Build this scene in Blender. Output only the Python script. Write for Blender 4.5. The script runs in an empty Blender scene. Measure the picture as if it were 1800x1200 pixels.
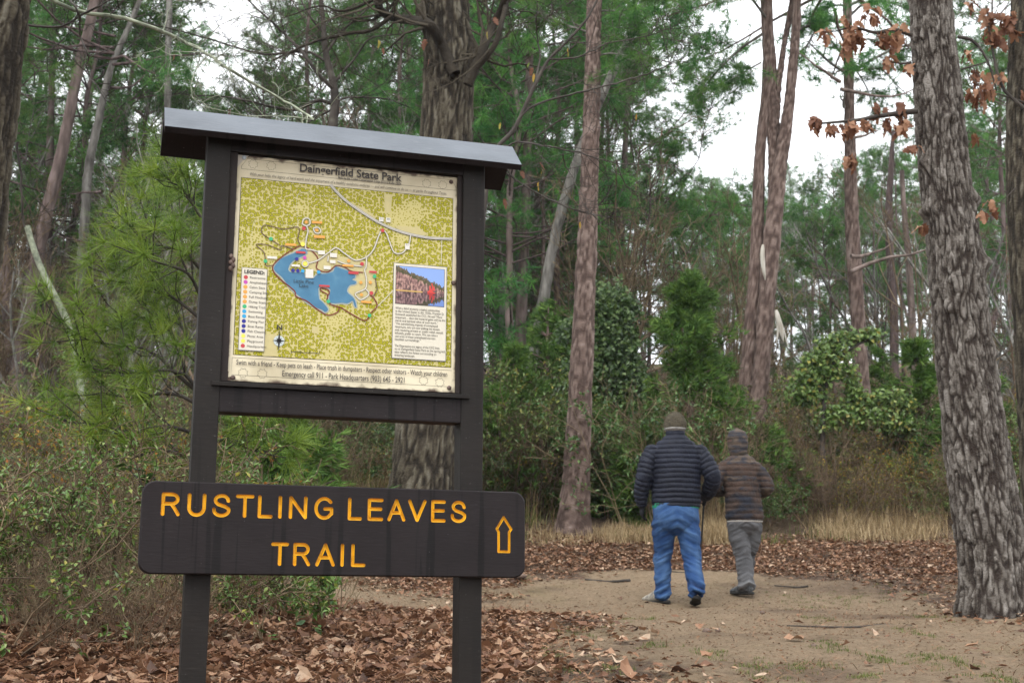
import bpy, math, random
import numpy as np
from mathutils import Matrix, Vector

SC = bpy.context.scene
COL = SC.collection
R = math.radians
rng = np.random.default_rng(7)
random.seed(7)

# ------------------------------------------------------------------ camera
CAMZ = 0.42
F_PX, PITCH, ROLL = 2314.5, R(11.61), R(0.153)
cam_d = bpy.data.cameras.new('camera')
cam = bpy.data.objects.new('camera', cam_d)
COL.objects.link(cam)
cam_d.sensor_width = 36.0
cam_d.lens = 36.0 * F_PX / 1800.0
cam_d.clip_start = 0.05
cam_d.clip_end = 3000
cam.matrix_world = (Matrix.Translation((0, 0, CAMZ)) @ Matrix.Rotation(math.pi / 2 + PITCH, 4, 'X')
                    @ Matrix.Rotation(ROLL, 4, 'Z'))
cam_d.dof.use_dof = True
cam_d.dof.focus_distance = 5.2
cam_d.dof.aperture_fstop = 8.0
SC.camera = cam

# ------------------------------------------------------------------ sky and light (overcast)
world = bpy.data.worlds.new('World')
SC.world = world
world.use_nodes = True
wn, wl = world.node_tree.nodes, world.node_tree.links
wn.clear()
SUN_EL, SUN_ROT = R(58), R(200)
sky = wn.new('ShaderNodeTexSky'); sky.sky_type = 'NISHITA'; sky.sun_disc = False
sky.sun_elevation = SUN_EL; sky.sun_rotation = SUN_ROT
tc = wn.new('ShaderNodeTexCoord')
cn = wn.new('ShaderNodeTexNoise'); cn.inputs['Scale'].default_value = 2.2; cn.inputs['Detail'].default_value = 5
cr_ = wn.new('ShaderNodeValToRGB')
cr_.color_ramp.elements[0].position = 0.3; cr_.color_ramp.elements[0].color = (11.5, 11.9, 12.4, 1)
cr_.color_ramp.elements[1].position = 0.7; cr_.color_ramp.elements[1].color = (12.6, 12.8, 13.0, 1)
mx = wn.new('ShaderNodeMix'); mx.data_type = 'RGBA'; mx.inputs['Factor'].default_value = 0.9
bg = wn.new('ShaderNodeBackground'); bg.inputs['Strength'].default_value = 0.1
wo = wn.new('ShaderNodeOutputWorld')
wl.new(tc.outputs['Generated'], cn.inputs['Vector'])
wl.new(cn.outputs['Fac'], cr_.inputs['Fac'])
wl.new(sky.outputs['Color'], mx.inputs['A'])
wl.new(cr_.outputs['Color'], mx.inputs['B'])
wl.new(mx.outputs['Result'], bg.inputs['Color'])
wl.new(bg.outputs['Background'], wo.inputs['Surface'])
sun_d = bpy.data.lights.new('sun', 'SUN'); sun_d.energy = 1.5; sun_d.angle = R(40); sun_d.color = (1, 0.97, 0.92)
sun = bpy.data.objects.new('sun', sun_d); COL.objects.link(sun)
sun.rotation_euler = (R(90) - SUN_EL, 0, R(-20))
SC.view_settings.view_transform = 'Standard'
SC.view_settings.look = 'None'
SC.view_settings.exposure = 0.95
SC.view_settings.gamma = 1.0
SC.view_settings.use_curve_mapping = False
SC.render.engine = 'CYCLES'
SC.cycles.max_bounces = 6
SC.cycles.diffuse_bounces = 3
SC.cycles.glossy_bounces = 2
SC.cycles.transmission_bounces = 3
SC.cycles.volume_bounces = 0
SC.cycles.use_denoising = True

# ------------------------------------------------------------------ pixel <-> world helpers (photo is 1800 x 1200)
CP, SP = math.cos(PITCH), math.sin(PITCH)
CR, SR = math.cos(ROLL), math.sin(ROLL)


def ray(px, py):
    a, b = px - 900.0, py - 600.0
    u = a * CR + b * SR
    v = -a * SR + b * CR
    x, yc, zc = u / F_PX, 1.0, -v / F_PX
    return np.array([x, yc * CP - zc * SP, yc * SP + zc * CP])


def at(px, py, Y):
    d = ray(px, py)
    return np.array([0, 0, CAMZ]) + d * (Y / d[1])


def pxm(Y):
    """metres per photo pixel at depth Y"""
    return Y / F_PX


# ------------------------------------------------------------------ numpy noise
def _h(i, j, k, s=0):
    n = (i * 374761393 + j * 668265263 + k * 1274126177 + s * 974711) & 0xffffffff
    n = ((n ^ (n >> 13)) * 1274126177) & 0xffffffff
    return ((n ^ (n >> 16)) & 0xffff) / 65535.0


def vnoise(p, seed=0):
    p = np.asarray(p, float)
    i = np.floor(p).astype(np.int64); f = p - i
    f = f * f * (3 - 2 * f)
    r = 0
    for dx in (0, 1):
        for dy in (0, 1):
            for dz in (0, 1):
                w = (f[:, 0] if dx else 1 - f[:, 0]) * (f[:, 1] if dy else 1 - f[:, 1]) * (f[:, 2] if dz else 1 - f[:, 2])
                r = r + w * _h(i[:, 0] + dx, i[:, 1] + dy, i[:, 2] + dz, seed)
    return r


def fbm(p, o=4, seed=0):
    r, a, t = 0, 0.5, 0
    p = np.asarray(p, float)
    for k in range(o):
        r = r + a * vnoise(p * 2 ** k, seed + k); t += a; a *= 0.5
    return r / t


def worley(p, seed=0):
    i = np.floor(p).astype(np.int64)
    f1 = np.full(len(p), 9.0); f2 = np.full(len(p), 9.0); idv = np.zeros(len(p))
    for dx in (-1, 0, 1):
        for dy in (-1, 0, 1):
            for dz in (-1, 0, 1):
                c = i + np.array([dx, dy, dz])
                q = np.stack([c[:, 0] + _h(c[:, 0], c[:, 1], c[:, 2], seed), c[:, 1] + _h(c[:, 0], c[:, 1], c[:, 2], seed + 1),
                              c[:, 2] + _h(c[:, 0], c[:, 1], c[:, 2], seed + 2)], 1)
                d = np.sqrt(((q - p) ** 2).sum(1))
                n = d < f1
                f2 = np.where(n, f1, np.minimum(f2, d))
                idv = np.where(n, _h(c[:, 0], c[:, 1], c[:, 2], seed + 3), idv)
                f1 = np.where(n, d, f1)
    return f1, f2, idv


def sstep(a, b, x):
    t = np.clip((x - a) / (b - a), 0, 1)
    return t * t * (3 - 2 * t)


def unit(v):
    v = np.asarray(v, float)
    return v / np.maximum(np.linalg.norm(v, axis=-1, keepdims=True), 1e-9)


def rsph(n, g=None):
    return unit((g or rng).normal(size=(n, 3)))


def catmull(P, n):
    """resample a polyline (any columns) to n points, smooth"""
    P = np.asarray(P, float)
    if len(P) == 2:
        t = np.linspace(0, 1, n)[:, None]
        return P[0] * (1 - t) + P[1] * t
    Q = np.vstack([2 * P[0] - P[1], P, 2 * P[-1] - P[-2]])
    seg = np.linalg.norm(np.diff(P[:, :3], axis=0), axis=1)
    s = np.r_[0, np.cumsum(seg)]
    t = np.linspace(0, s[-1], n)
    k = np.clip(np.searchsorted(s, t, side='right') - 1, 0, len(P) - 2)
    f = ((t - s[k]) / np.maximum(seg[k], 1e-9))[:, None]
    a, b, c, d = Q[k], Q[k + 1], Q[k + 2], Q[k + 3]
    return 0.5 * (2 * b + (c - a) * f + (2 * a - 5 * b + 4 * c - d) * f ** 2 + (3 * b - a - 3 * c + d) * f ** 3)


# ------------------------------------------------------------------ mesh building
class Geo:
    def __init__(s):
        s.v, s.q, s.t, s.qm, s.tm, s.a, s.n = [], [], [], [], [], [], 0

    def add(s, v, q=None, t=None, m=0, a=0.5):
        v = np.asarray(v, float).reshape(-1, 3)
        if q is not None and len(q):
            s.q.append(np.asarray(q, int) + s.n); s.qm.append(np.full(len(q), m))
        if t is not None and len(t):
            s.t.append(np.asarray(t, int) + s.n); s.tm.append(np.full(len(t), m))
        s.v.append(v); s.a.append(np.broadcast_to(np.asarray(a, float), (len(v),)).copy())
        s.n += len(v)

    def mesh(s, name, mats, smooth=True):
        me = bpy.data.meshes.new(name)
        v = np.concatenate(s.v) if s.v else np.zeros((0, 3))
        q = np.concatenate(s.q) if s.q else np.zeros((0, 4), int)
        t = np.concatenate(s.t) if s.t else np.zeros((0, 3), int)
        me.vertices.add(len(v)); me.vertices.foreach_set('co', v.astype(np.float32).ravel())
        li = np.concatenate([q.ravel(), t.ravel()]).astype(np.int32)
        me.loops.add(len(li)); me.loops.foreach_set('vertex_index', li)
        nf = len(q) + len(t)
        me.polygons.add(nf)
        tot = np.r_[np.full(len(q), 4), np.full(len(t), 3)].astype(np.int32)
        st = np.r_[0, np.cumsum(tot)[:-1]].astype(np.int32) if nf else np.zeros(0, np.int32)
        me.polygons.foreach_set('loop_start', st)
        me.polygons.foreach_set('loop_total', tot)
        mi = np.concatenate(([np.concatenate(s.qm)] if s.qm else []) + ([np.concatenate(s.tm)] if s.tm else [])).astype(np.int32)
        for m in (mats if isinstance(mats, (list, tuple)) else [mats]):
            me.materials.append(m)
        me.polygons.foreach_set('material_index', mi)
        me.update(calc_edges=True)
        me.polygons.foreach_set('use_smooth', np.full(nf, smooth))
        at_ = me.attributes.new('var', 'FLOAT', 'POINT')
        at_.data.foreach_set('value', np.concatenate(s.a).astype(np.float32))
        me.update()
        return me

    def obj(s, name, mats, parent=None, smooth=True, loc=None):
        o = bpy.data.objects.new(name, s.mesh(name, mats, smooth))
        COL.objects.link(o)
        if parent is not None:
            o.parent = parent
        if loc is not None:
            o.location = loc
        return o


def tubes(P, rad, sides=6, twist=None):
    """P (N,n,3), rad (N,n) -> verts, quads of N tubes"""
    P = np.asarray(P, float); rad = np.asarray(rad, float)
    N, n, _ = P.shape
    T = np.gradient(P, axis=1); T = unit(T)
    ch = unit(P[:, -1] - P[:, 0] + 1e-6)
    ref = np.where(np.abs(ch[:, 2:3]) > 0.8, np.array([[1., 0, 0]]), np.array([[0, 0, 1.]]))
    A = unit(np.cross(T, ref[:, None, :])); B = np.cross(T, A)
    th = np.arange(sides) / sides * 2 * math.pi
    V = P[:, :, None, :] + rad[:, :, None, None] * (np.cos(th)[None, None, :, None] * A[:, :, None, :] + np.sin(th)[None, None, :, None] * B[:, :, None, :])
    idx = np.arange(N * n * sides).reshape(N, n, sides)
    a = idx[:, :-1]; b = idx[:, 1:]
    q = np.stack([a, np.roll(a, -1, 2), np.roll(b, -1, 2), b], -1).reshape(-1, 4)
    return V.reshape(-1, 3), q


def needles(C, A, n, L, w, spread=0.75, g=None):
    """tufts: centres C (M,3), axes A (M,3); n thin triangles each"""
    g = g or rng
    M = len(C)
    d = unit(A[:, None, :] * (1 - spread) + rsph(M * n, g).reshape(M, n, 3) * spread).reshape(-1, 3)
    c = np.repeat(C, n, 0)
    s = unit(np.cross(d, rsph(M * n, g)))
    ln = L * g.uniform(0.65, 1.1, (M * n, 1))
    droop = np.zeros_like(d); droop[:, 2] = -0.12 * ln[:, 0]
    v = np.stack([c - s * w / 2, c + s * w / 2, c + d * ln + droop], 1)
    a = np.repeat(np.repeat(g.random(M), n), 3)
    return v.reshape(-1, 3), np.arange(M * n * 3).reshape(-1, 3), a


def leaves(C, D, Nn, L, W, fold=0.25, g=None):
    """small folded leaves: base C, direction D, normal Nn; 4 verts 2 tris"""
    g = g or rng
    M = len(C)
    L = np.broadcast_to(L, (M,))[:, None]; W = np.broadcast_to(W, (M,))[:, None]
    D = unit(D); S = unit(np.cross(D, Nn)); U = np.cross(S, D)
    m = C + D * L * 0.45
    v = np.stack([C, m + S * W / 2 + U * W * fold, C + D * L - U * L * 0.12, m - S * W / 2 + U * W * fold], 1)
    b = np.arange(M)[:, None] * 4
    t = np.concatenate([b + [0, 1, 2], b + [0, 2, 3]])
    return v.reshape(-1, 3), t, np.repeat(g.random(M), 4)


def big_leaves(C, D, Nn, L, W, curl, g):
    """dead leaves of 10 verts / 8 tris: pointed, slightly lobed outline, folded midrib, curling tips"""
    M = len(C); L = np.asarray(L)[:, None]; W = np.asarray(W)[:, None]; curl = np.asarray(curl)[:, None]
    D = unit(D); S = unit(np.cross(D, Nn)); U = np.cross(S, D)
    rows = [C]
    for u, w in ((0.28, .36), (0.55, .50), (0.82, .27)):
        b = curl * (u - .35) ** 2 * 1.6
        bend = S * L * (.06 * np.sin(5 * u + 6 * g.random((M, 1))))
        mid = C + D * L * u + U * L * b + bend
        wl, wr_ = W * w * g.uniform(.65, 1.25, (M, 1)), W * w * g.uniform(.65, 1.25, (M, 1))
        rows += [mid + S * wl + U * wl * g.uniform(-.1, .9, (M, 1)), mid, mid - S * wr_ + U * wr_ * g.uniform(-.1, .9, (M, 1))]
    rows.append(C + D * L + U * L * curl * .75 + S * L * .1 * g.normal(size=(M, 1)))
    v = np.stack(rows, 1); n = v.shape[1]
    t = np.array([[0, 2, 1], [0, 3, 2], [1, 2, 5], [1, 5, 4], [2, 3, 6], [2, 6, 5], [4, 5, 8], [4, 8, 7], [5, 6, 9], [5, 9, 8], [7, 8, 10], [8, 9, 10]])
    return v.reshape(-1, 3), (np.arange(M)[:, None, None] * n + t).reshape(-1, 3), np.repeat(g.random(M), n)


# ------------------------------------------------------------------ materials
def mat(name, cols, scale=8.0, rough=0.8, bump=0.0, bscale=None, attr=None, stretch=(1, 1, 1), coords='Object', transl=0.0,
        obj_var=0.0, spec=0.3, detail=6, noise_pow=None):
    """cols: list of (pos, rgb) over noise (or over attribute attr mixed with noise)"""
    m = bpy.data.materials.new(name); m.use_nodes = True
    nt = m.node_tree; n, l = nt.nodes, nt.links
    n.clear()
    out = n.new('ShaderNodeOutputMaterial')
    b = n.new('ShaderNodeBsdfPrincipled')
    b.inputs['Roughness'].default_value = rough
    b.inputs['Specular IOR Level'].default_value = spec
    t = n.new('ShaderNodeTexCoord'); mp = n.new('ShaderNodeMapping')
    mp.inputs['Scale'].default_value = stretch
    l.new(t.outputs[coords], mp.inputs['Vector'])
    nz = n.new('ShaderNodeTexNoise'); nz.inputs['Scale'].default_value = scale; nz.inputs['Detail'].default_value = detail
    l.new(mp.outputs['Vector'], nz.inputs['Vector'])
    rp = n.new('ShaderNodeValToRGB')
    while len(rp.color_ramp.elements) < len(cols):
        rp.color_ramp.elements.new(0.5)
    for e, (p, c) in zip(rp.color_ramp.elements, cols):
        e.position = p; e.color = (*c, 1)
    fac = nz.outputs['Fac']
    if attr:
        at_ = n.new('ShaderNodeAttribute'); at_.attribute_name = attr
        mm = n.new('ShaderNodeMath'); mm.operation = 'MULTIPLY_ADD'
        l.new(nz.outputs['Fac'], mm.inputs[0]); mm.inputs[1].default_value = 0.5
        m2 = n.new('ShaderNodeMath'); m2.operation = 'SUBTRACT'; m2.inputs[1].default_value = 0.25
        l.new(at_.outputs['Fac'], m2.inputs[0]); l.new(m2.outputs[0], mm.inputs[2])
        fac = mm.outputs[0]
    l.new(fac, rp.inputs['Fac'])
    col = rp.outputs['Color']
    if obj_var:
        oi = n.new('ShaderNodeObjectInfo')
        hs = n.new('ShaderNodeHueSaturation')
        ma = n.new('ShaderNodeMapRange'); ma.inputs['To Min'].default_value = 1 - obj_var; ma.inputs['To Max'].default_value = 1 + obj_var
        mh = n.new('ShaderNodeMapRange'); mh.inputs['To Min'].default_value = 0.485; mh.inputs['To Max'].default_value = 0.515
        l.new(oi.outputs['Random'], ma.inputs['Value']); l.new(oi.outputs['Random'], mh.inputs['Value'])
        l.new(ma.outputs[0], hs.inputs['Value']); l.new(mh.outputs[0], hs.inputs['Hue'])
        l.new(col, hs.inputs['Color']); col = hs.outputs['Color']
    l.new(col, b.inputs['Base Color'])
    if bump:
        n2 = n.new('ShaderNodeTexNoise'); n2.inputs['Scale'].default_value = bscale or scale * 3; n2.inputs['Detail'].default_value = 6
        l.new(mp.outputs['Vector'], n2.inputs['Vector'])
        bp = n.new('ShaderNodeBump'); bp.inputs['Strength'].default_value = bump; bp.inputs['Distance'].default_value = 0.02
        l.new(n2.outputs['Fac'], bp.inputs['Height']); l.new(bp.outputs['Normal'], b.inputs['Normal'])
    if transl:
        tr = n.new('ShaderNodeBsdfTranslucent'); l.new(col, tr.inputs['Color'])
        ms = n.new('ShaderNodeMixShader'); ms.inputs['Fac'].default_value = transl
        l.new(b.outputs[0], ms.inputs[1]); l.new(tr.outputs[0], ms.inputs[2])
        l.new(ms.outputs[0], out.inputs['Surface'])
    else:
        l.new(b.outputs[0], out.inputs['Surface'])
    return m


def flat(name, rgb, rough=0.5, spec=0.3):
    m = bpy.data.materials.new(name); m.use_nodes = True
    b = m.node_tree.nodes['Principled BSDF']
    n, l = m.node_tree.nodes, m.node_tree.links
    nz = n.new('ShaderNodeTexNoise'); nz.inputs['Scale'].default_value = 40
    mxx = n.new('ShaderNodeMix'); mxx.data_type = 'RGBA'
    mxx.inputs['A'].default_value = (*[c * 0.88 for c in rgb], 1); mxx.inputs['B'].default_value = (*[min(1, c * 1.1) for c in rgb], 1)
    l.new(nz.outputs['Fac'], mxx.inputs['Factor']); l.new(mxx.outputs['Result'], b.inputs['Base Color'])
    b.inputs['Roughness'].default_value = rough
    b.inputs['Specular IOR Level'].default_value = spec
    return m


# ------------------------------------------------------------------ scene tree helpers
def tag(o, label=None, cat=None, group=None, kind=None):
    if label: o['label'] = label
    if cat: o['category'] = cat
    if group: o['group'] = group
    if kind: o['kind'] = kind
    return o


def thing(name, label, cat, loc=(0, 0, 0), rz=0.0, group=None, scale=1.0):
    o = bpy.data.objects.new(name, None); COL.objects.link(o)
    o.location = loc; o.rotation_euler = (0, 0, rz); o.scale = (scale,) * 3
    o.empty_display_size = 0.1
    return tag(o, label, cat, group)


def dup(root, loc, rz=0.0, scale=(1, 1, 1), label=None, group=None, tilt=(0, 0)):
    r = root.copy(); COL.objects.link(r)
    r.location = loc; r.rotation_euler = (tilt[0], tilt[1], rz); r.scale = scale
    if label: r['label'] = label
    if group: r['group'] = group
    for ch in root.children:
        c = ch.copy(); COL.objects.link(c); c.parent = r
        for g in ch.children:
            d = g.copy(); COL.objects.link(d); d.parent = c
    return r


def bake(o, name=None):
    """evaluated mesh of o (with modifiers) as new mesh data"""
    bpy.context.view_layer.update()
    dg = bpy.context.evaluated_depsgraph_get()
    return bpy.data.meshes.new_from_object(o.evaluated_get(dg), depsgraph=dg)


# ------------------------------------------------------------------ ground
PROF = np.array([(-20, -1.3), (0, -0.66), (4.6, -0.42), (6, -0.335), (8, -0.21), (10.5, -0.05), (12.3, 0.06), (14, 0.30), (16, 0.66),
                 (18, 1.03), (25, 2.5), (35, 4.9), (50, 8.6), (90, 17.0), (160, 27), (400, 40), (900, 45)])


def gz(x, y, detail=True):
    x = np.asarray(x, float); y = np.asarray(y, float)
    sh = x.shape
    x = x.ravel(); y = y.ravel()
    z = np.interp(y, PROF[:, 0], PROF[:, 1]) * 0.5 + 0.25 * (np.interp(y - 0.9, PROF[:, 0], PROF[:, 1]) + np.interp(y + 0.9, PROF[:, 0], PROF[:, 1]))
    far = sstep(16, 40, y)
    z = z + far * (fbm(np.stack([x / 14, y / 14, 0 * x], 1), 3, 5) - 0.5) * 2.4
    # left side sits a touch higher under the bushes
    z = z + 0.18 * sstep(-0.6, -2.4, x) * sstep(3, 6, y) * (1 - far)
    z = z + (fbm(np.stack([x / 1.7, y / 1.7, 0 * x + 3], 1), 3, 9) - 0.5) * 0.10 * sstep(3, 9, y)
    if detail:
        z = z + (fbm(np.stack([x * 3.2, y * 3.2, 0 * x], 1), 4, 21) - 0.5) * 0.065
    return (z + CAMZ).reshape(sh)


def g1(x, y):
    return float(gz(np.array([x]), np.array([y]), False)[0])


def path_mask(x, y):
    """1 on the sandy trail, 0 in the litter"""
    x = np.asarray(x, float); y = np.asarray(y, float)
    w = (fbm(np.stack([x * 0.9, y * 0.9, 0 * x], 1), 4, 31) - 0.5) * 1.7
    cx = np.interp(y, [0, 5, 8, 10, 12, 14], [1.75, 1.75, 1.85, 1.7, 1.75, 1.8])
    hw = np.interp(y, [0, 5, 7, 9, 11, 12.4, 13.6, 14.6, 15.4], [1.3, 1.2, 1.35, 1.6, 2.1, 2.3, 2.0, 1.0, -1.5])
    a = hw - np.abs(x - cx) + w
    # spur to the left behind the sign
    b = 1.0 - np.abs(y - np.interp(x, [-6, -1, 1], [13.4, 12.2, 11.4])) + w * 0.7 - 5 * sstep(0.8, 1.5, x)
    # dark soil tongue between the two
    c = np.maximum(a, b * 0.8) - 1.5 * np.exp(-(((x - 0.15 - .25 * (y - 9.5)) / .55) ** 2 + ((y - 9.8) / 1.3) ** 2))
    return sstep(-0.45, 0.75, c)


def ground_mat():
    m = bpy.data.materials.new('soil'); m.use_nodes = True
    nt = m.node_tree; n, l = nt.nodes, nt.links
    b = n['Principled BSDF']; b.inputs['Roughness'].default_value = 0.95; b.inputs['Specular IOR Level'].default_value = 0.15
    tcx = n.new('ShaderNodeTexCoord')

    def noise(s, d=6, r=0.6):
        z = n.new('ShaderNodeTexNoise'); z.inputs['Scale'].default_value = s; z.inputs['Detail'].default_value = d; z.inputs['Roughness'].default_value = r
        l.new(tcx.outputs['Object'], z.inputs['Vector']); return z.outputs['Fac']

    def ramp(f, cols):
        r = n.new('ShaderNodeValToRGB')
        while len(r.color_ramp.elements) < len(cols): r.color_ramp.elements.new(0.5)
        for e, (p, c) in zip(r.color_ramp.elements, cols): e.position = p; e.color = (*c, 1)
        l.new(f, r.inputs['Fac']); return r.outputs['Color']

    def mix(f, a, c):
        x = n.new('ShaderNodeMix'); x.data_type = 'RGBA'
        l.new(f, x.inputs['Factor']); l.new(a, x.inputs['A']); l.new(c, x.inputs['B']); return x.outputs['Result']

    def math_(op, a, bb):
        x = n.new('ShaderNodeMath'); x.operation = op; x.use_clamp = True
        for k, q in enumerate((a, bb)):
            if isinstance(q, (int, float)): x.inputs[k].default_value = q
            else: l.new(q, x.inputs[k])
        return x.outputs[0]
    sand = ramp(noise(26, 8, 0.75), [(0.25, (0.32, 0.225, 0.130)), (0.5, (0.56, 0.425, 0.265)), (0.75, (0.70, 0.570, 0.385))])
    soil = ramp(noise(9, 8, 0.7), [(0.25, (0.055, 0.038, 0.028)), (0.55, (0.125, 0.085, 0.060)), (0.8, (0.25, 0.175, 0.12))])
    at_ = n.new('ShaderNodeAttribute'); at_.attribute_name = 'var'
    patch = ramp(noise(1.5, 8, 0.75), [(0.42, (0, 0, 0)), (0.58, (1, 1, 1))])
    f = math_('MULTIPLY', at_.outputs['Fac'], 1.0)
    f2 = math_('ADD', f, math_('MULTIPLY', patch, 0.8))
    patch2 = ramp(noise(0.55, 4, 0.6), [(0.36, (0, 0, 0)), (0.6, (1, 1, 1))])
    f3 = math_('SUBTRACT', math_('ADD', math_('MULTIPLY', f2, 0.8), math_('MULTIPLY', patch2, 0.5)), 0.70)
    crumbs = ramp(noise(42, 6, 0.85), [(0.36, (0.32, 0.27, 0.24)), (0.47, (1, 1, 1)), (0.66, (1, 1, 1)), (0.75, (1.25, 1.22, 1.2))])
    c = mix(f3, soil, sand)
    mm = n.new('ShaderNodeMix'); mm.data_type = 'RGBA'; mm.blend_type = 'MULTIPLY'; mm.inputs['Factor'].default_value = 1
    l.new(c, mm.inputs['A']); l.new(crumbs, mm.inputs['B'])
    # a faint green film of moss and seedlings in patches
    g = ramp(noise(0.9, 5, 0.6), [(0.55, (0, 0, 0)), (0.72, (0.45, 0.45, 0.45))])
    gc = n.new('ShaderNodeRGB'); gc.outputs[0].default_value = (0.14, 0.13, 0.04, 1)
    l.new(mix(math_('MULTIPLY', g, noise(30, 4)), mm.outputs['Result'], gc.outputs[0]), b.inputs['Base Color'])
    bp = n.new('ShaderNodeBump'); bp.inputs['Strength'].default_value = 1.0; bp.inputs['Distance'].default_value = 0.035
    l.new(noise(32, 8, 0.8), bp.inputs['Height']); l.new(bp.outputs['Normal'], b.inputs['Normal'])
    return m


M_SOIL = ground_mat()


def make_ground():
    def axis(lo, flo, fhi, hi, step, grow=1.16, cap=60):
        a = list(np.arange(flo, fhi, step))
        s = step
        while a[-1] < hi: s = min(s * grow, cap); a.append(a[-1] + s)
        s = step; pre = []
        p = flo
        while p > lo: s = min(s * grow, cap); p -= s; pre.append(p)
        return np.array(pre[::-1] + a)
    xs = axis(-240, -4.5, 6.5, 240, 0.05, cap=20); ys = axis(-40, 2.0, 17, 300, 0.05, cap=20)
    X, Y = np.meshgrid(xs, ys)
    Z = gz(X, Y)
    pm = path_mask(X, Y) * (np.abs(X) < 12) * (Y < 16)
    nx, ny = len(xs), len(ys)
    idx = np.arange(nx * ny).reshape(ny, nx)
    q = np.stack([idx[:-1, :-1], idx[:-1, 1:], idx[1:, 1:], idx[1:, :-1]], -1).reshape(-1, 4)
    V = np.stack([X, Y, Z], -1).reshape(-1, 3); A = pm.ravel()
    fm = A[q].mean(1) > 0.55
    outs = []
    for name, sel in (('ground', ~fm), ('dirt_path', fm)):
        qq = q[sel]; u, inv = np.unique(qq, return_inverse=True)
        g = Geo(); g.add(V[u], q=inv.reshape(-1, 4), a=A[u])
        o = g.obj(name, M_SOIL); tag(o, kind='structure'); outs.append(o)
    return outs


GROUND, PATH = make_ground()

# ------------------------------------------------------------------ bark, wood and foliage materials
M_BARK_OAK = mat('oak_bark', [(0.10, (0.028, 0.020, 0.016)), (0.40, (0.062, 0.051, 0.042)), (0.70, (0.118, 0.103, 0.089)), (0.97, (0.205, 0.185, 0.165))], 14, 0.95, 0.9, 60, attr='var')
M_BARK_MOSS = mat('mossy_oak_bark', [(0.15, (0.016, 0.012, 0.008)), (0.45, (0.038, 0.030, 0.020)), (0.7, (0.066, 0.055, 0.037)), (0.97, (0.125, 0.112, 0.085))], 5, 0.95, 0.9, 40, attr='var')
M_BARK_PINE = mat('pine_bark', [(0.12, (0.070, 0.046, 0.038)), (0.40, (0.118, 0.081, 0.067)), (0.7, (0.172, 0.124, 0.104)), (0.95, (0.25, 0.192, 0.168))], 10, 0.95, 0.8, 40, attr='var')
M_BARK_FAR = mat('distant_bark', [(0.3, (0.050, 0.036, 0.032)), (0.5, (0.115, 0.084, 0.075)), (0.72, (0.20, 0.15, 0.14))], 3, 0.95, 0.8, 8, stretch=(3, 3, 0.6), obj_var=0.35)
M_BARK_GREY = mat('grey_bark', [(0.3, (0.06, 0.055, 0.05)), (0.5, (0.15, 0.14, 0.125)), (0.72, (0.27, 0.26, 0.235))], 3, 0.95, 0.7, 12, stretch=(3, 3, 0.7), obj_var=0.3)
M_TWIG_DARK = mat('dark_wet_twigs', [(0.3, (0.022, 0.018, 0.015)), (0.6, (0.06, 0.05, 0.042)), (0.8, (0.12, 0.12, 0.09))], 6, 0.85)
M_TWIG_BROWN = mat('brown_twigs', [(0.3, (0.055, 0.037, 0.025)), (0.55, (0.140, 0.098, 0.060)), (0.8, (0.25, 0.190, 0.118))], 3, 0.9, obj_var=0.3)
M_LICHEN = mat('lichen_wood', [(0.3, (0.09, 0.10, 0.075)), (0.55, (0.22, 0.24, 0.17)), (0.8, (0.36, 0.38, 0.29))], 14, 0.95, 0.5)
M_NEEDLE_FAR = mat('pine_needles_dark', [(0.0, (0.030, 0.100, 0.026)), (0.5, (0.066, 0.180, 0.040)), (1.0, (0.135, 0.265, 0.052))], 1.5, 0.6, attr='var', transl=0.42, obj_var=0.3)
M_NEEDLE_YOUNG = mat('young_pine_needles', [(0.0, (0.065, 0.120, 0.016)), (0.5, (0.130, 0.215, 0.024)), (1.0, (0.24, 0.32, 0.045))], 2.5, 0.5, attr='var', transl=0.3)
M_CEDAR = mat('cedar_foliage', [(0.0, (0.036, 0.085, 0.016)), (0.5, (0.075, 0.155, 0.026)), (1.0, (0.15, 0.24, 0.042))], 2.0, 0.7, attr='var', transl=0.2)
M_IVY = mat('ivy_leaves', [(0.0, (0.026, 0.060, 0.014)), (0.5, (0.055, 0.115, 0.027)), (1.0, (0.12, 0.19, 0.048))], 2.0, 0.4, attr='var', transl=0.2, spec=0.5, obj_var=0.2)
M_YAUPON = mat('small_glossy_leaves', [(0.0, (0.045, 0.090, 0.016)), (0.5, (0.105, 0.180, 0.036)), (0.85, (0.19, 0.27, 0.075)), (1.0, (0.30, 0.26, 0.05))], 4, 0.38, attr='var', transl=0.25, spec=0.5, obj_var=0.15)
M_YELLOW = mat('yellowing_leaves', [(0.0, (0.06, 0.10, 0.018)), (0.5, (0.17, 0.185, 0.03)), (0.8, (0.36, 0.25, 0.035)), (1.0, (0.40, 0.16, 0.03))], 4, 0.6, attr='var', transl=0.3, obj_var=0.2)
M_DRYGRASS = mat('dry_grass', [(0.0, (0.19, 0.13, 0.065)), (0.5, (0.36, 0.265, 0.145)), (1.0, (0.52, 0.41, 0.25))], 2, 0.85, attr='var', transl=0.25)
M_BRUSH = mat('dry_brush', [(0.0, (0.12, 0.072, 0.038)), (0.45, (0.24, 0.165, 0.085)), (0.8, (0.36, 0.27, 0.145)), (1.0, (0.24, 0.22, 0.07))], 0.7, 0.9, attr='var', transl=0.15)
M_GRASS = mat('green_grass', [(0.0, (0.05, 0.075, 0.013)), (0.5, (0.100, 0.132, 0.026)), (1.0, (0.20, 0.205, 0.07))], 2, 0.7, attr='var', transl=0.3)
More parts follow.
